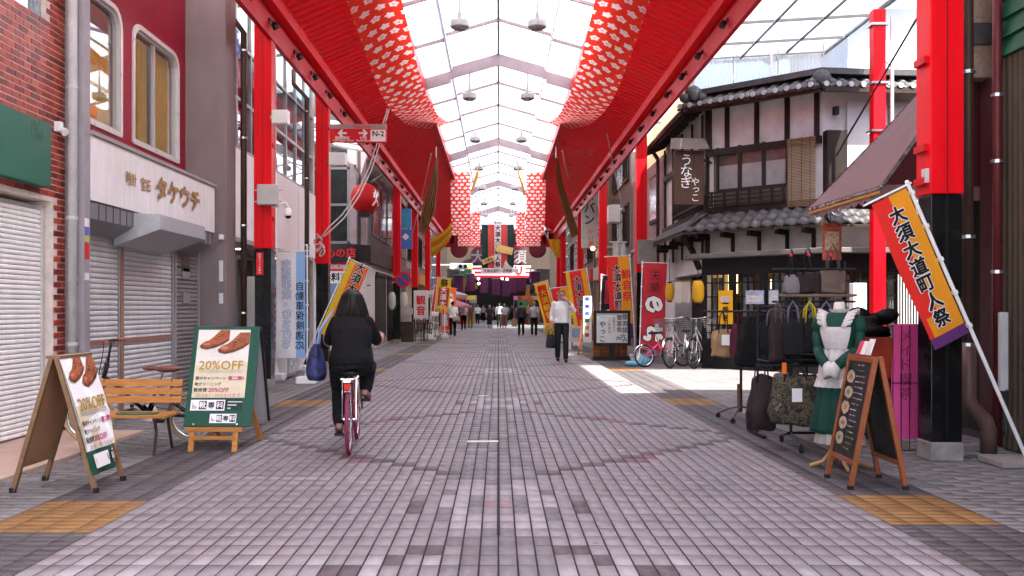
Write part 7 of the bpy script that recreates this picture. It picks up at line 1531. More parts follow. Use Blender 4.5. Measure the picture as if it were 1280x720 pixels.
# ---------------------------------------------------------------- chalkboard A frame
cb2 = E('chalkboard_stand', 'reddish wooden chalkboard stand with food photos beside the mannequin', 'sign', (2.68, 7.02, 0)); ya, yb = 6.79, 7.27; HT = .94; CHK = M((.018, .018, .019), .45, var=.3, scale=6, name='chalkboard')
for (sx, fx) in ((-1, 2.49), (1, 2.88)):
    tp = Vector((2.685 + sx * .015, 0, HT)); ft = Vector((fx, 0, .0))
    for y in (ya, yb): MB().bar(tp + Vector((0, y, 0)), ft + Vector((0, y, .012)), .035, .03, (0, 1, 0)).build('leg', WOODR, cb2, bevel=.003); MB().lathe((fx, y, 0), [(.024, 0), (.024, .03)], 8).build('rubber_foot', RUBBER, cb2)
    for t in (.03, .80): MB().bar(tp.lerp(ft, t) + Vector((0, ya + .018, 0)), tp.lerp(ft, t) + Vector((0, yb - .018, 0)), .026, .034).build('rail', WOODR, cb2)
    d_ = (ft - tp); nn_ = Vector((d_.z, 0, -d_.x)).normalized(); nn_ = nn_ if nn_.x * sx > 0 else -nn_
    MB().prism([tp.lerp(ft, .03) + Vector((0, ya + .01, 0)), tp.lerp(ft, .03) + Vector((0, yb - .01, 0)), tp.lerp(ft, .80) + Vector((0, yb - .01, 0)), tp.lerp(ft, .80) + Vector((0, ya + .01, 0))], nn_ * .006).build('board', CHK, cb2)
tp = Vector((2.67, 0, HT)); ft = Vector((2.49, 0, 0)); dd = (ft - tp).normalized(); nn_ = Vector((dd.z, 0, -dd.x)).normalized(); nn_ = nn_ if nn_.x < 0 else -nn_
def cf(y, t, lf): return tp + dd * t + Vector((0, y, 0)) + nn_ * (.008 + lf)     # y: world depth; far side is on the left as read
rq = random.Random(9)
for k in range(5):
    t = .17 + k * .115; y = yb - .115 - .01 * (k % 2); MB().add([cf(y + .075 * math.cos(a) * (1 + .1 * rq.random()), t + .045 * math.sin(a) * (1 + .2 * rq.random()), .002) for a in [i * .5236 for i in range(12)]], [tuple(range(12))]).build('food_photo', M((.42, .33, .24), .5, var=.5, scale=40), cb2)
    MB().add([cf(y + .03 * math.cos(a), t + .02 * math.sin(a), .004) for a in [i * .785 for i in range(8)]], [tuple(range(8))]).build('food_photo', M(((.3, .12, .04), (.12, .2, .06), (.4, .2, .05))[k % 3], .5, var=.3, scale=60), cb2)
CH1 = M((.6, .6, .58), .8, var=.4, scale=80); CH2 = M((.15, .4, .25), .8, var=.3, scale=80); CH3 = M((.35, .38, .08), .8, var=.3, scale=80)
for k in range(16):
    t = .07 + k * .041; m = CH2 if k == 1 else (CH3 if k > 12 else CH1); y = yb - .22; L_ = rq.uniform(.10, .18); x = 0
    while x < L_:
        w_ = rq.uniform(.006, .022); h_ = rq.uniform(.006, .014); MB().add([cf(y - x, t, .002), cf(y - x - w_, t + .004, .002), cf(y - x - w_, t + h_, .002), cf(y - x, t + h_ - .004, .002)], [(0, 1, 2, 3)]).build('chalk_stroke', m, cb2); x += w_ + .008
for (y, c_, h_) in ((6.98, (.66, .64, .62), .12), (7.08, (.7, .66, .6), .10), (7.16, (.55, .02, .08), .10)):
    fl = E('leaflet_holder', {6.98: 'white leaflet stack slanting on top of the chalkboard', 7.08: 'cream leaflet card on top of the chalkboard', 7.16: 'red card holder on top of the chalkboard'}[y], 'leaflet', (2.7, y, HT)); MB().prism([(2.68, y - .04, HT + .004), (2.68, y + .04, HT + .004), (2.72, y + .045, HT + h_), (2.72, y - .035, HT + h_)], (.012, 0, 0)).build('card', M(c_, .5, var=.08), fl)
# ---------------------------------------------------------------- pink panel in a wire frame, heap of black clothes
pp = E('pink_wire_panel', 'pink cloth panel with faint writing behind black wire mesh beside the column', 'panel', (3.6, 8.5, 0)); a, b_ = P(1113, 549, 8.55), P(1150, 405, 8.55); b_.x = 3.98
MB().prism([(a.x, 8.56, a.z), (b_.x, 8.60, a.z), (b_.x, 8.60, b_.z), (a.x + .04, 8.56, b_.z)], (0, .02, 0)).build('panel', M((.78, .085, .30), .7, var=.10, scale=5, name='pink_cloth'), pp)
for i in range(6): x = a.x + .02 + i * .075; MB().cyl((x, 8.545, .02), (x, 8.545, a.z + 1.02), .004, 5).build('wire', BLKM, pp)
for z in (.02, .62): MB().cyl((a.x, 8.54, z), (a.x + .42, 8.54, z), .004, 5).build('wire', BLKM, pp)
put_text(pp, 'メイド喫茶', (a.x + .14, 8.555, .78), (1, 0, 0), (0, 0, 1), M((.32, .03, .12), .7, var=0), h=.62, vertical=True, bold=-.01)
hp = E('clothes_pile', 'heap of black folded clothes on a stand behind the chalkboard', 'clothes', (3.65, 9.5, 0)); b = MB(); rh = random.Random(2)
for i in range(14): b.sphere((3.68 + rh.uniform(-.17, .22), 9.6 + rh.uniform(-.15, .15), 1.02 + .22 * rh.random() * (1 if i > 5 else .4)), (rh.uniform(.08, .15), rh.uniform(.08, .14), rh.uniform(.04, .08)), 10, 6)
b.build('clothes', M((.011, .011, .014), .8, var=.3, scale=12), hp, smooth=True); MB().box(3.42, 3.95, 9.4, 9.8, .60, 1.0).build('red_stand', M((.42, .06, .025), .6, var=.2), hp); MB().box(3.45, 3.92, 9.45, 9.75, 0, .6).build('stand_foot', DGREY, hp)
dg = E('drain_grate', 'metal drain grate at the foot of the brown drainpipe', 'grate', (4.2, 8.2, 0))
for i in range(12): MB().box(4.02 + i * .035, 4.04 + i * .035, 8.12, 8.36, .004, .012).build('bar', M((.25, .25, .25), .4, metal=.7), dg)
MB().box(4.0, 4.46, 8.10, 8.118, .003, .013).build('edge', GREY, dg); MB().box(4.0, 4.46, 8.362, 8.38, .003, .013).build('edge', GREY, dg)
# ---------------------------------------------------------------- right middle: framed notice board, easels, stands
nb_ = E('framed_notice_board', 'black framed white notice board with brush writing and bamboo leaves', 'sign', G(765, 451)); Y = 24.0; a, b_ = P(742, 432, Y), P(788, 388, Y)
fr = MB(); fr.box(a.x, a.x + .07, Y - .03, Y + .08, a.z, b_.z); fr.box(b_.x - .07, b_.x, Y - .03, Y + .08, a.z, b_.z); fr.box(a.x + .07, b_.x - .07, Y - .03, Y + .08, a.z, a.z + .07); fr.box(a.x + .07, b_.x - .07, Y - .03, Y + .08, b_.z - .07, b_.z); fr.build('frame', BLKM, nb_)
MB().box(a.x + .07, b_.x - .07, Y, Y + .06, a.z + .07, b_.z - .07).build('panel', M((.66, .68, .66), .5, var=.04, scale=5), nb_)
for (s, u, v, h_, bd) in (('御商談', .86, .63, .46, .01), ('御宴会', .70, .63, .42, .01), ('お集まりに', .55, .60, .36, -.01), ('うなぎの', .43, .55, .36, -.01), ('やっこ', .24, .40, .50, .02)): put_text(nb_, s, (a.x + (b_.x - a.x) * u, Y - .002, a.z + (b_.z - a.z) * v), (1, 0, 0), (0, 0, 1), BLACKT, h=h_, vertical=True, bold=bd)
LFG = M((.03, .14, .08), .6, var=.2); rl = random.Random(5)
for (u, v) in ((.68, .20), (.80, .26), (.84, .15)):
    c = Vector((a.x + (b_.x - a.x) * u, Y - .006, a.z + (b_.z - a.z) * v)); q = MB()
    for k in range(5): an = -.5 + k * 1.05; d = Vector((math.cos(an), 0, math.sin(an))) * .085; sdn = Vector((-d.z, 0, d.x)) * .16; q.add([c, c + d * .5 + sdn, c + d, c + d * .5 - sdn], [(0, 1, 2, 3)])
    q.build('leaf_print', LFG, nb_, kind='stuff')
xm = (a.x + b_.x) / 2; MB().box(xm - .06, xm + .06, Y + .0, Y + .08, .1, a.z).build('post', BLKM, nb_); MB().box(xm - .5, xm + .42, Y - .22, Y + .26, .0, .055).build('base_plate', BLKM, nb_, bevel=.01); MB().box(xm - .5, xm + .42, Y - .2, Y - .14, .056, .10).build('base_bar', BLKM, nb_)
wc = E('wooden_crates', 'brown wooden crates behind the framed notice board', 'crates', (2.9, 25, 0))
for i in range(4): x = P(741 + i * 11, 0, 25).x; MB().box(x, x + .2, 24.9, 25.2, .0, .45).build('crate', WOODR, wc, bevel=.008); MB().box(x + .03, x + .17, 24.885, 24.898, .15, .19).build('slat', WOOD, wc)
eb = E('price_board', 'tall white panel with small coloured squares beside the walking man', 'sign', (2.6, 26.5, 0)); Y = 26.6; a, b_ = P(729, 428, Y), P(739.5, 370, Y); MB().box(a.x, b_.x, Y, Y + .03, a.z, b_.z).build('panel', WHITET, eb)
for k, c_ in enumerate(((.03, .06, .3), (.03, .05, .35), (.04, .12, .4), (.1, .3, .08), (.6, .35, .05), (.5, .06, .05))): MB().box(a.x + .05, b_.x - .07, Y - .006, Y - .002, b_.z - .13 - .2 * k, b_.z - .03 - .2 * k).build('square', M(c_, .5, var=.2), eb)
for s, t in ((-.02, -.12), (.25, .3)): MB().bar((a.x + s, Y + .08, 1.0), (a.x + t - .03, Y - .1, 0), .03, .03).build('leg', WOODR, eb)
MB().box(a.x + .0, b_.x + .12, Y + .04, Y + .06, .35, .85).build('wooden_board', WOODR, eb)
pb = E('picture_board', 'white board with a blue picture and an orange ball behind the walking man', 'sign', (2.5, 28, 0)); Y = 28; a, b_ = P(712, 428, Y), P(728, 408, Y); MB().box(a.x, b_.x, Y, Y + .03, max(.02, a.z), b_.z).build('board', M((.6, .52, .46), .6), pb); MB().box(a.x + .06, b_.x - .06, Y - .006, Y - .002, a.z + .14, b_.z - .06).build('picture', M((.25, .36, .55), .5, var=.4, scale=9), pb); MB().lathe((b_.x - .07, Y - .004, a.z + .08), [(.055, 0), (.055, .004)], 12, axis=(0, -1, 0)).build('ball', M((.65, .15, .02), .5, var=0), pb); MB().box(a.x, b_.x, Y - .1, Y + .15, 0, .02).build('foot', LGREY, pb)
ws = E('white_shelf', 'white metal shelf rack by the shops behind the walking man', 'shelf', (2.6, 29, 0)); Y = 30; a, b_ = P(713, 0, Y), P(727, 388, Y)
for x in (a.x, b_.x): MB().box(x - .02, x + .02, Y, Y + .04, 0, b_.z).build('post', WHTP, ws); MB().box(x - .02, x + .02, Y + .4, Y + .44, 0, b_.z).build('post', WHTP, ws)
for z in (.35, .75, 1.1): MB().box(a.x, b_.x, Y, Y + .44, z, z + .03).build('shelf_board', WHTP, ws); 
for (x, z, c_) in ((.1, .78, (.1, .1, .12)), (.3, .38, (.3, .05, .05)), (.05, .38, (.2, .2, .25))): MB().box(a.x + x - .04, a.x + x + .14, Y + .1, Y + .3, z, z + .22).build('goods', M(c_, .6), ws)
st_ = E('shop_stall', 'yellow and red covered market stall beyond the walking couple', 'stall', (2.9, 47, 0)); MB().box(2.3, 3.4, 46.5, 47.3, 0, 1.25).build('counter', M((.60, .36, .02), .6, var=.2, scale=2), st_); MB().prism([(2.1, 46.2, 1.75), (3.5, 46.2, 1.75), (3.5, 47.4, 2.05), (2.1, 47.4, 2.05)], (0, 0, .04)).build('canopy', M((.42, .02, .03), .7), st_)
for x in (2.2, 3.45): MB().cyl((x, 46.35, 0), (x, 46.35, 1.76), .02, 6).build('pole', LGREY, st_)
ww = E('warm_wall_lamp', 'small glowing wall lamp below the bag shop sign', 'lamp', P(741, 310, 41)); c = P(741, 310.5, 41); MB().sphere(c, .09, 10, 6).build('globe', M((1, .62, .25), .5, var=0, emit=6), ww); MB().cyl(c, c + Vector((.25, .1, .08)), .015, 6).build('arm', BLKM, ww)
ywl = E('potted_palm', 'small potted plant with yellow green leaves behind the dark banner', 'plant', (3.2, 27, 0)); x, y = P(765, 0, 27.5).x, 27.5; MB().lathe((x, y, 0), [(.14, 0), (.19, .32), (.2, .34)], 12).build('pot', M((.2, .08, .05), .7), ywl); rl = random.Random(3); q = MB()
for i in range(26): an = rl.uniform(0, 6.28); l_ = rl.uniform(.25, .5); c = Vector((x, y, .34 + rl.uniform(.5, 1.1))); d = Vector((math.cos(an) * l_, math.sin(an) * l_, rl.uniform(-.1, .4))); sd = Vector((-d.y, d.x, 0)).normalized() * .035; q.add([c, c + d * .5 + sd + Vector((0, 0, .06)), c + d, c + d * .5 - sd + Vector((0, 0, .06))], [(0, 1, 2, 3)])
q.build('leaves', M((.14, .17, .025), .6, var=.3), ywl, kind='stuff'); MB().cyl((x, y, .3), (x, y, 1.3), .025, 6).build('trunk', WOOD, ywl)

# ================================================================== PEOPLE
SKIN = M((.42, .235, .165), .55, var=.06, scale=20, name='skin'); HAIR = M((.007, .0055, .005), .5, var=.3, scale=60, stretch=(1, 1, .15), name='black_hair'); HAIRG = M((.22, .21, .20), .5, var=.2, scale=60, name='grey_hair')
def remesh(o, vox, sm=4, fold=0):
    m = o.modifiers.new('remesh', 'REMESH'); m.mode = 'VOXEL'; m.voxel_size = vox; m.use_smooth_shade = True
    s = o.modifiers.new('smooth', 'SMOOTH'); s.iterations = sm; s.factor = .5
    if fold: d = o.modifiers.new('folds', 'DISPLACE'); d.texture = TEX; d.strength = fold; d.mid_level = .5; d.texture_coords = 'LOCAL'
    return o
def ring_stack(b, rings, lat, fwd, n=18):
    v = []; f = []
    for (c, rl_, rf) in rings:
        c = Vector(c)
        for j in range(n): a = 2 * math.pi * j / n; v.append(c + lat * (rl_ * math.cos(a)) + fwd * (rf * math.sin(a)))
    flip = lat.cross(fwd).z < 0
    for i in range(len(rings) - 1):
        for j in range(n): q = (i * n + j, i * n + (j + 1) % n, (i + 1) * n + (j + 1) % n, (i + 1) * n + j); f.append(q[::-1] if flip else q)
    a, b2 = tuple(range(n))[::-1], tuple(range((len(rings) - 1) * n, len(rings) * n)); f += [a[::-1], b2[::-1]] if flip else [a, b2]
    b.add(v, f)
def limb(b, pts, rs, n=12): 
    b.tube(pts, rs, n); 
    for p, r in ((pts[0], rs[0]), (pts[-1], rs[-1])): b.sphere(p, r, 10, 6)
def hand(b, wr, d, pn, side, s, curl=.5):
    """wr wrist, d direction to the fingers, pn palm normal (fingers curl to it), side: towards the thumb"""
    wr = Vector(wr); d = Vector(d).normalized(); side = Vector(side); side = (side - d * side.dot(d)).normalized(); pn = Vector(pn); pn = (pn - d * pn.dot(d)).normalized()
    b.tube([wr, wr + d * .045 * s, wr + d * .085 * s], [(.026 * s, .026 * s), (.036 * s, .024 * s), (.034 * s, .022 * s)], 10); b.sphere(wr + d * .06 * s, .03 * s, 8, 5)
    for k, L_ in enumerate((.070, .080, .075, .058)):
        p = wr + d * .085 * s + side * ((.030 - .020 * k) * s); a = 0; pts = [p - d * .02 * s]; dirn = d
        for j in range(3): a += curl * (.8 if j == 0 else 1.1); dirn = d * math.cos(a) + pn * math.sin(a); p = p + dirn * (L_ * s * (.45, .32, .23)[j]); pts.append(p)
        b.tube(pts, [.0095 * s, .009 * s, .0085 * s, .0075 * s], 8)
    p = wr + d * .03 * s + side * .026 * s; dirn = (d * .55 + side * .7 + pn * .35 * (1 + curl)).normalized(); b.tube([p, p + dirn * .035 * s, p + dirn * .035 * s + (dirn + d + pn * curl).normalized() * .03 * s], [.013 * s, .0105 * s, .009 * s], 8)
def head(b, c, lat, fwd, s, face=True):
    c = Vector(c); up = Vector((0, 0, 1)); q = MB(); q.sphere((0, 0, 0), (.076, .094, .112), 20, 14)
    for (x, y, z) in q.v: pass
    vs_ = []
    for (x, y, z) in q.v:
        if z < -.02: k = 1 - .32 * min(1, (-z - .02) / .09); x *= k; y = y * (k if y < 0 else (1 - .10 * min(1, (-z - .02) / .09)))
        vs_.append(c + (lat * x + fwd * y + up * z) * s)
    b.add(vs_, q.f)
    if face:
        b.tube([c + (fwd * .088 + up * .018) * s, c + (fwd * .104 - up * .012) * s, c + (fwd * .108 - up * .030) * s], [.008 * s, .012 * s, .016 * s], 8); b.sphere(c + (fwd * .093 - up * .060) * s, (.022 * s, .012 * s, .010 * s), 10, 6); b.sphere(c + (fwd * .082 - up * .092) * s, .022 * s, 8, 5)
        for t in (-1, 1): b.sphere(c + (lat * (.033 * t) + fwd * .082 + up * .028) * s, (.020 * s, .012 * s, .008 * s), 8, 5)
    for t in (-1, 1): b.sphere(c + (lat * (.078 * t) - fwd * .005 - up * .012) * s, (.012 * s, .018 * s, .030 * s), 8, 6)
def human(name, label, J, lat, fwd, s, vox, top, bot, shoe, hair, sleeve='short', wide=1.0, skirt=None, fold=.012, face=True, hands=None, topv=None, belt=None, group=None, hem=None):
    lat, fwd = Vector(lat), Vector(fwd); J = {k: Vector(v) for k, v in J.items()}; up = Vector((0, 0, 1))
    b = MB()
    W = wide
    tor = [(J['pelvis'] - up * .04 * s, .15 * W * s, .11 * W * s), (J['pelvis'] + up * .05 * s, .165 * W * s, .12 * W * s), (J['waist'], .14 * W * s, .105 * W * s), (J['waist'].lerp(J['chest'], .55), .155 * W * s, .115 * W * s), (J['chest'], .165 * W ** .7 * s, .12 * W ** .7 * s), (J['chest'].lerp(J['neck'], .6), .13 * s, .085 * s), (J['neck'], .062 * s, .06 * s)]
    ring_stack(b, tor, lat, fwd)
    limb(b, [J['neck'] - up * .02 * s, J['neck'].lerp(J['head'], .55)], [.056 * s, .052 * s]); head(b, J['head'], lat, fwd, s, face)
    for S in 'LR':
        limb(b, [J['sh' + S], J['sh' + S].lerp(J['el' + S], .5), J['el' + S], J['el' + S].lerp(J['wr' + S], .35), J['wr' + S]], [.050 * s, .045 * s * W ** .3, .038 * s, .040 * s, .026 * s])
        d = (J['wr' + S] - J['el' + S]).normalized(); hd = (hands or {}).get(S, {}); t = 1 if S == 'R' else -1
        hand(b, J['wr' + S], hd.get('d', d), hd.get('pn', -lat * t), hd.get('side', fwd), s, hd.get('curl', .35))
        limb(b, [J['hip' + S], J['hip' + S].lerp(J['kn' + S], .5), J['kn' + S], J['kn' + S].lerp(J['an' + S], .3), J['an' + S]], [.088 * s * W ** .5, .076 * s * W ** .5, .054 * s, .056 * s, .036 * s])
        f = J.get('ft' + S, J['an' + S] + fwd * .13 * s - up * .045 * s); limb(b, [J['an' + S] - up * .03 * s - fwd * .03 * s, f], [.036 * s, .03 * s])
    body = b.build(name, SKIN, None); remesh(body, vox, 3); tag(body, label, 'person', group)
    k = .016 * s
    # top
    b = MB(); hm = hem if hem is not None else .10; rings = [(J['pelvis'] + up * (.10 - hm) * s, (.175 * W) * s + k, .128 * W * s + k), (J['pelvis'] + up * .06 * s, .172 * W * s + k, .125 * W * s + k), (J['waist'], .152 * W * s + k, .115 * W * s + k), (J['waist'].lerp(J['chest'], .55), .162 * W * s + k, .122 * W * s + k), (J['chest'], .172 * W ** .7 * s + k, .126 * W ** .7 * s + k), (J['chest'].lerp(J['neck'], .6), .138 * s + k, .09 * s + k), (J['neck'] - up * .005, .066 * s + k, .066 * s + k)]
    if sum(r[0].z < rings[0][0].z for r in rings[1:]): rings = rings[1:]
    ring_stack(b, rings, lat, fwd)
    for S in 'LR':
        el, wr, sh = J['el' + S], J['wr' + S], J['sh' + S]
        if sleeve == 'short': limb(b, [sh, sh.lerp(el, .45), sh.lerp(el, .82)], [.060 * s * W ** .4, .060 * s * W ** .4, .060 * s * W ** .4])
        elif sleeve == 'half': limb(b, [sh, sh.lerp(el, .5), el, el.lerp(wr, .45)], [.068 * s, .062 * s, .056 * s, .054 * s])
        elif sleeve == 'long': limb(b, [sh, sh.lerp(el, .5), el, el.lerp(wr, .5), el.lerp(wr, .93)], [.068 * s, .060 * s, .053 * s, .05 * s, .040 * s])
    remesh(b.build('shirt', top, body), max(vox, .009), 14, fold)
    # trousers or skirt
    b = MB()
    if skirt:
        L_ = skirt; ring_stack(b, [(Vector((J['pelvis'].x, J['pelvis'].y, L_)), .20 * s, .19 * s), (J['pelvis'] - up * .3 * s, .19 * s, .165 * s), (J['pelvis'] + up * .02 * s, .172 * s, .132 * s), (J['waist'], .148 * s, .115 * s)], lat, fwd)
    else:
        ring_stack(b, [(J['pelvis'] - up * .06 * s, .16 * W * s, .12 * W * s), (J['pelvis'] + up * .04 * s, .172 * W * s, .128 * W * s), (J['waist'] - up * .02 * s, .150 * W * s, .112 * W * s)], lat, fwd)
        for S in 'LR': limb(b, [J['hip' + S], J['hip' + S].lerp(J['kn' + S], .5), J['kn' + S], J['kn' + S].lerp(J['an' + S], .4), J['kn' + S].lerp(J['an' + S], .95)], [.10 * s * W ** .6, .088 * s * W ** .8, .070 * s * W ** .8, .068 * s * W ** .7, .060 * s * W ** .5])
    remesh(b.build('skirt' if skirt else 'trousers', bot, body), max(vox, .009), 5, fold)
    for S in 'LR':
        an = J['an' + S]; f = J.get('ft' + S, an + fwd * .13 * s - up * .045 * s); b = MB(); d = (f - an); d.z = min(0, d.z); d = (f - (an - up * .035 * s)).normalized(); h0 = an - up * .035 * s - d * .045 * s; b.tube([h0 - d * .01, h0 + d * .05 * s, f, f + d * .06 * s, f + d * .085 * s], [.036 * s, .043 * s, .045 * s, .038 * s, .018 * s], 12); b.sphere(an - up * .01 * s, .043 * s, 10, 6)
        remesh(b.build('shoe', shoe, body), max(.008, vox * .8), 3)
    if hair: hair(body, J['head'], lat, fwd, s)
    if belt: b = MB(); ring_stack(b, [(J['waist'] - up * .055 * s, .158 * W * s + k, .12 * W * s + k), (J['waist'] - up * .025 * s, .157 * W * s + k, .119 * W * s + k)], lat, fwd); b.build('belt', belt, body, smooth=True)
    return body
def hair_short(mat, bald=False):
    def f(body, c, lat, fwd, s):
        b = MB(); up = Vector((0, 0, 1)); q = MB(); q.sphere((0, 0, 0), (.084, .100, .118), 20, 14); vs_ = []
        for (x, y, z) in q.v:
            lim = .035 if y > .02 else (-.055 if y < -.02 else -.02)
            if bald: lim = .085 if y > -.01 else -.06
            if z < lim: z = lim; x *= .86; y *= .86
            vs_.append(c + (lat * x + fwd * (y - .008) + up * (z + .004)) * s)
        b.add(vs_, q.f); b.build('hair', mat, body, smooth=True)
    return f
def hair_long(mat, length=.26, locks=70):
    def f(body, c, lat, fwd, s):
        up = Vector((0, 0, 1)); b = MB(); rr_ = random.Random(8)
        ring_stack(b, [(c - up * length * s - fwd * .035 * s, .125 * s, .055 * s), (c - up * .17 * s - fwd * .035 * s, .150 * s, .085 * s), (c - up * .06 * s - fwd * .02 * s, .130 * s, .10 * s), (c + up * .02 * s - fwd * .012 * s, .110 * s, .108 * s), (c + up * .08 * s - fwd * .008 * s, .078 * s, .085 * s), (c + up * .118 * s - fwd * .005 * s, .036 * s, .04 * s)], lat, fwd, 20)
        h = remesh(b.build('hair', mat, body), .010, 4, .008)
        q = MB()
        for i in range(locks):
            a = rr_.uniform(math.pi * .92, math.pi * 2.08); L_ = length * rr_.uniform(.85, 1.12); o = lambda rl_, rf, z: c + lat * (rl_ * math.cos(a) * s) + fwd * ((rf * math.sin(a) - .015) * s) + up * z * s
            j = rr_.uniform(-.012, .012); q.tube([o(.05, .05, .108), o(.095, .10, .06), o(.130, .110, -.03), o(.152 + j, .10 + j, -.14), o(.135 + j * 2, .070 + j, -L_)], [.008 * s, .011 * s, .011 * s, .010 * s, .003 * s], 5)
        q.build('hair_locks', mat, h, smooth=True, kind='stuff')
    return f
# ---------------------------------------------------------------- the rider
BT = M((.006, .006, .007), .9, var=.2, scale=30, bump=.1, bscale=200, name='black_tshirt'); DP = M((.010, .011, .014), .8, var=.2, scale=20, name='black_trousers')
rd = human('person', 'woman in black t-shirt and dark trousers riding the pink city bicycle', dict(pelvis=(.24, 0, .80), waist=(.27, 0, .93), chest=(.33, 0, 1.10), neck=(.36, 0, 1.235), head=(.395, 0, 1.345),
    shL=(.335, .145, 1.160), shR=(.335, -.145, 1.160), elL=(.44, .225, .96), elR=(.44, -.23, .96), wrL=(.60, .262, 1.03), wrR=(.60, -.262, 1.03), hipL=(.25, .10, .77), hipR=(.25, -.10, .77), knL=(.60, .14, .56), knR=(.655, -.14, .74), anL=(.375, .115, .235), anR=(.475, -.115, .535), ftL=(.46, .125, .175), ftR=(.58, -.125, .475)),
    (0, -1, 0), (1, 0, 0), .92, .008, BT, DP, M((.30, .16, .15), .6, var=.2, name='pink_shoe'), hair_long(HAIR, .25, 110), wide=1.18, face=True, fold=.014, hands={'L': dict(d=(.9, .0, -.25), pn=(0, 0, -1), side=(0, -1, 0), curl=.75), 'R': dict(d=(.9, 0, -.25), pn=(0, 0, -1), side=(0, 1, 0), curl=.75)}, hem=.12)
rd.location = rb_.location; rd.rotation_euler = rb_.rotation_euler
NAVY = M((.03, .035, .13), .55, var=.75, scale=16, bump=.3, bscale=30, name='navy_quilted')
bgm = Matrix.Translation(rb_.location) @ Matrix.Rotation(rb_.rotation_euler[2], 4, 'Z')
sbg = E('shoulder_bag', 'quilted navy blue shoulder bag with pale blue strap carried by the rider', 'bag', bgm @ Vector((.30, .32, .85)))
b = MB(); ring_stack(b, [(bgm @ Vector((.26, .31, .64)), .075, .15), (bgm @ Vector((.26, .31, .68)), .09, .175), (bgm @ Vector((.27, .315, .80)), .085, .165), (bgm @ Vector((.28, .31, .93)), .045, .13), (bgm @ Vector((.28, .305, .965)), .022, .115)], Vector((1, .1, 0)).normalized(), Vector((-.1, 1, 0)).normalized()); remesh(b.build('bag', NAVY, sbg), .010, 3, .02)
for dx in (-.09, .09): MB().tube([bgm @ Vector((.28 + dx, .30, .93)), bgm @ Vector((.32 + dx * .6, .285, 1.08)), bgm @ Vector((.34, .175, 1.255)), bgm @ Vector((.34 - dx * .2, .16, 1.255))], [(.012, .006)] * 4, 8).build('strap', M((.20, .30, .48), .7, var=.1), sbg, smooth=True)
# ---------------------------------------------------------------- walkers
def walker(label, px, py, face_deg, H, top, bot, shoe, hair, stride=.16, sleeve='short', wide=1., vox=.016, J_=None, hands=None, skirt=None, group=None, face=True, belt=None, lead='L', hem=None, swing=.08):
    s = H / 1.72; a = stride if lead == 'L' else -stride
    J = dict(pelvis=(0, 0, .93), waist=(0, .0, 1.06), chest=(0, .0, 1.27), neck=(0, -.005, 1.46), head=(0, .02, 1.605), shL=(-.175, 0, 1.39), shR=(.175, 0, 1.39), elL=(-.225, -.03 - swing * (1 if a > 0 else -1), 1.12), elR=(.225, -.03 + swing * (1 if a > 0 else -1), 1.12), wrL=(-.235, .05 - swing * 1.6 * (1 if a > 0 else -1), .88), wrR=(.235, .05 + swing * 1.6 * (1 if a > 0 else -1), .88), hipL=(-.085, 0, .89), hipR=(.085, 0, .89), knL=(-.09, a * .75 + .03, .50), knR=(.09, -a * .35 + .05, .50), anL=(-.09, a, .085 + max(0, -a) * .25), anR=(.09, -a, .085 + max(0, a) * .25))
    if J_: J.update(J_)
    J = {k: tuple(x * s for x in v) for k, v in J.items()}
    o = human('person', label, J, (1, 0, 0), (0, 1, 0), s, vox, top, bot, shoe, hair, sleeve, wide, skirt, .012, face, hands, belt=belt, group=group, hem=hem); p = G(px, py); o.location = p; o.rotation_euler = (0, 0, R(face_deg)); return o, p
WS = M((.74, .73, .72), .8, var=.05, scale=10, trans=.06, name='white_shirt'); BS = M((.012, .012, .012), .35, name='black_shoe'); GS = M((.33, .33, .34), .8, var=.08, name='grey_shirt'); DN = M((.04, .04, .055), .8, var=.15, name='dark_top'); KH = M((.17, .12, .07), .8, var=.15, name='khaki_cloth'); BR_ = M((.16, .065, .035), .8, var=.15, name='brown_cloth')
man, mp = walker('man in white shirt walking with one hand to his face, black bag in the other', 702, 452.5, 180, 1.735, WS, M((.022, .023, .026), .7, var=.15, name='charcoal_trousers'), BS, hair_short(HAIR, True), stride=.10, sleeve='half', vox=.009, lead='L',
    J_=dict(elL=(-.30, .10, 1.22), wrL=(-.12, .20, 1.47), elR=(.235, -.04, 1.12), wrR=(.255, .02, .86), head=(-.015, .035, 1.59)), hands={'L': dict(d=(.6, -.35, .65), pn=(.3, -.9, .2), side=(.2, 0, 1), curl=.55), 'R': dict(d=(0, .05, -1), pn=(-1, 0, 0), side=(0, 1, 0), curl=1.0)}, belt=BS)
gm = Matrix.Translation(mp) @ Matrix.Rotation(math.pi, 4, 'Z'); sm_ = 1.735 / 1.72
for t in (-1, 1):
    c = gm @ Vector(((-.015 + .033 * t) * sm_, .128 * sm_, 1.60 * sm_)); MB().tube([c + Vector((.024 * math.cos(a), -.004, .018 * math.sin(a))) for a in [i * .5236 for i in range(12)]], .003, 5, closed=True).build('glasses_rim', BLKM, man); MB().sphere(c + Vector((0, .008, 0)), (.012, .006, .007), 8, 5).build('eye', M((.02, .015, .012), .3, var=0), man)
for t in (-.22, .22): pass
hb2 = E('briefcase', 'soft black briefcase held by the man in the white shirt', 'bag', gm @ Vector((.27, .03, .7))); cpt = gm @ Vector((.265 * sm_, .03, .70)); b = MB()
ring_stack(b, [(cpt + Vector((0, 0, -.36)), .055, .17), (cpt + Vector((0, 0, -.33)), .065, .19), (cpt + Vector((0, 0, -.15)), .055, .175), (cpt + Vector((0, 0, -.03)), .03, .15)], Vector((.85, .5, 0)).normalized(), Vector((-.5, .85, 0)).normalized()); remesh(b.build('bag', M((.013, .013, .014), .45, var=.25, scale=15), hb2), .012, 2, .012)
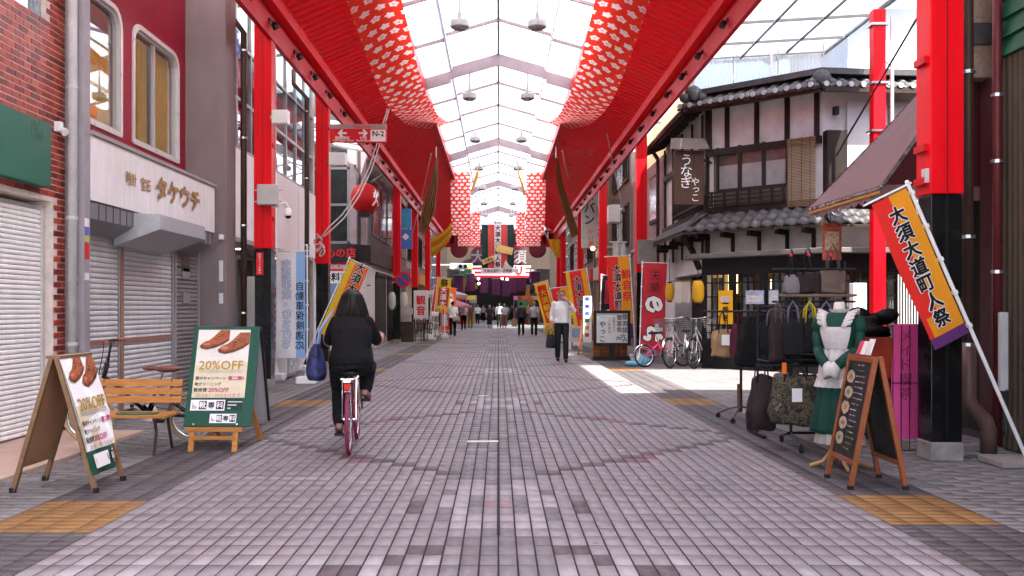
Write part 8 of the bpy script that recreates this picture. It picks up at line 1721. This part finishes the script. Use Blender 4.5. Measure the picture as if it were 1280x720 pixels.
dv = Vector((-.5, .85, 0)).normalized(); MB().tube([cpt - dv * .08 + Vector((0, 0, -.04)), cpt - dv * .07 + Vector((0, 0, .06)), cpt + Vector((0, 0, .10)), cpt + dv * .07 + Vector((0, 0, .06)), cpt + dv * .08 + Vector((0, 0, -.04))], .009, 6).build('handle', BLKM, hb2, smooth=True)
o, p = walker('woman in white top walking away with a tan shoulder bag near the cafe row', 566, 422, 2, 1.62, WS, DP, M((.5, .48, .46), .6), hair_short(HAIR), stride=.18, wide=1.0, lead='R')
sb2 = E('shoulder_bag', 'tan shoulder bag of the woman in the white top', 'bag', p + Vector((.12, -.1, .9))); b = MB(); c = p + Vector((.16, -.14, .86)); ring_stack(b, [(c + Vector((0, 0, -.16)), .14, .06), (c + Vector((0, 0, -.05)), .17, .07), (c + Vector((0, 0, .08)), .12, .03)], Vector((1, 0, 0)), Vector((0, 1, 0))); b.build('bag', M((.33, .26, .20), .7, var=.15), sb2, smooth=True); MB().tube([c + Vector((-.1, 0, .06)), p + Vector((-.08, -.13, 1.15)), p + Vector((-.13, -.02, 1.37))], .012, 6).build('strap', M((.33, .26, .20), .7), sb2)
walker('person in white shirt and dark trousers beside the woman with the tan bag', 579.5, 413, 4, 1.66, WS, DP, BS, hair_short(HAIR), stride=.14)
o, p = walker('person in brown top and khaki trousers walking away under the pink parasol', 588, 411, 2, 1.66, BR_, KH, BS, hair_short(HAIR), stride=.10, lead='R')
o, p = walker('woman in dark vest and long black skirt walking towards the viewer', 612, 410.5, 180, 1.56, DN, DP, BS, hair_short(HAIR), stride=.06, skirt=.25)
walker('man in white shirt between the woman in black skirt and the woman in brown', 624, 410, 180, 1.70, WS, DP, BS, hair_short(HAIR), stride=.10)
walker('woman in white blouse and long brown skirt walking towards the viewer', 630.5, 411, 180, 1.63, M((.5, .49, .5), .8), BR_, BS, hair_short(HAIR), stride=.05, skirt=.2)
walker('person in dark jacket walking away beside the grey shirted man', 651.5, 420, 6, 1.60, DN, DP, BS, hair_short(HAIR), stride=.13, sleeve='long')
o, p = walker('grey haired man in light grey shirt and black trousers walking away', 667.5, 420.5, -4, 1.64, GS, DP, BS, hair_short(HAIRG), stride=.11, lead='R')
bb_ = E('paper_bag', 'brown paper bag carried by the person in the dark jacket', 'bag', p + Vector((-1.0, 0, .3))); q = G(643, 419); MB().prism([(q.x - .14, q.y, .42), (q.x + .14, q.y, .42), (q.x + .12, q.y, .80), (q.x - .12, q.y, .80)], (0, .12, 0)).build('bag', M((.30, .2, .13), .7, var=.1), bb_); MB().tube([(q.x - .06, q.y + .06, .79), (q.x, q.y + .06, .92), (q.x + .06, q.y + .06, .79)], .008, 5).build('handle', KH, bb_)
for (px, py, fd, lab, t_) in ((570, 405, 0, 'distant person in dark clothes by the last cafe stalls', DN), (604, 402.5, 180, 'distant person in pale shirt beyond the crossing', GS), (640, 402, 180, 'distant person in dark coat beyond the crossing', DN)):
    walker(lab, px, py, fd, 1.65, t_, DP, BS, hair_short(HAIR), vox=.022, face=False)
for (px, py, fd, lab, t_, b__) in ((597, 406, 180, 'distant person in white top near the traffic signal side', WS, DP), (617, 401, 0, 'distant person in khaki coat inside the next arcade', KH, DP), (648, 404, 180, 'distant person in white shirt by the next arcade entrance', WS, BR_), (660, 406.5, 180, 'distant person in brown top near the yellow market stall', BR_, DP), (634, 403, 0, 'distant person in grey top inside the next arcade', GS, DP)):
    walker(lab, px, py, fd, 1.66, t_, b__, BS, hair_short(HAIR), vox=.022, face=False)
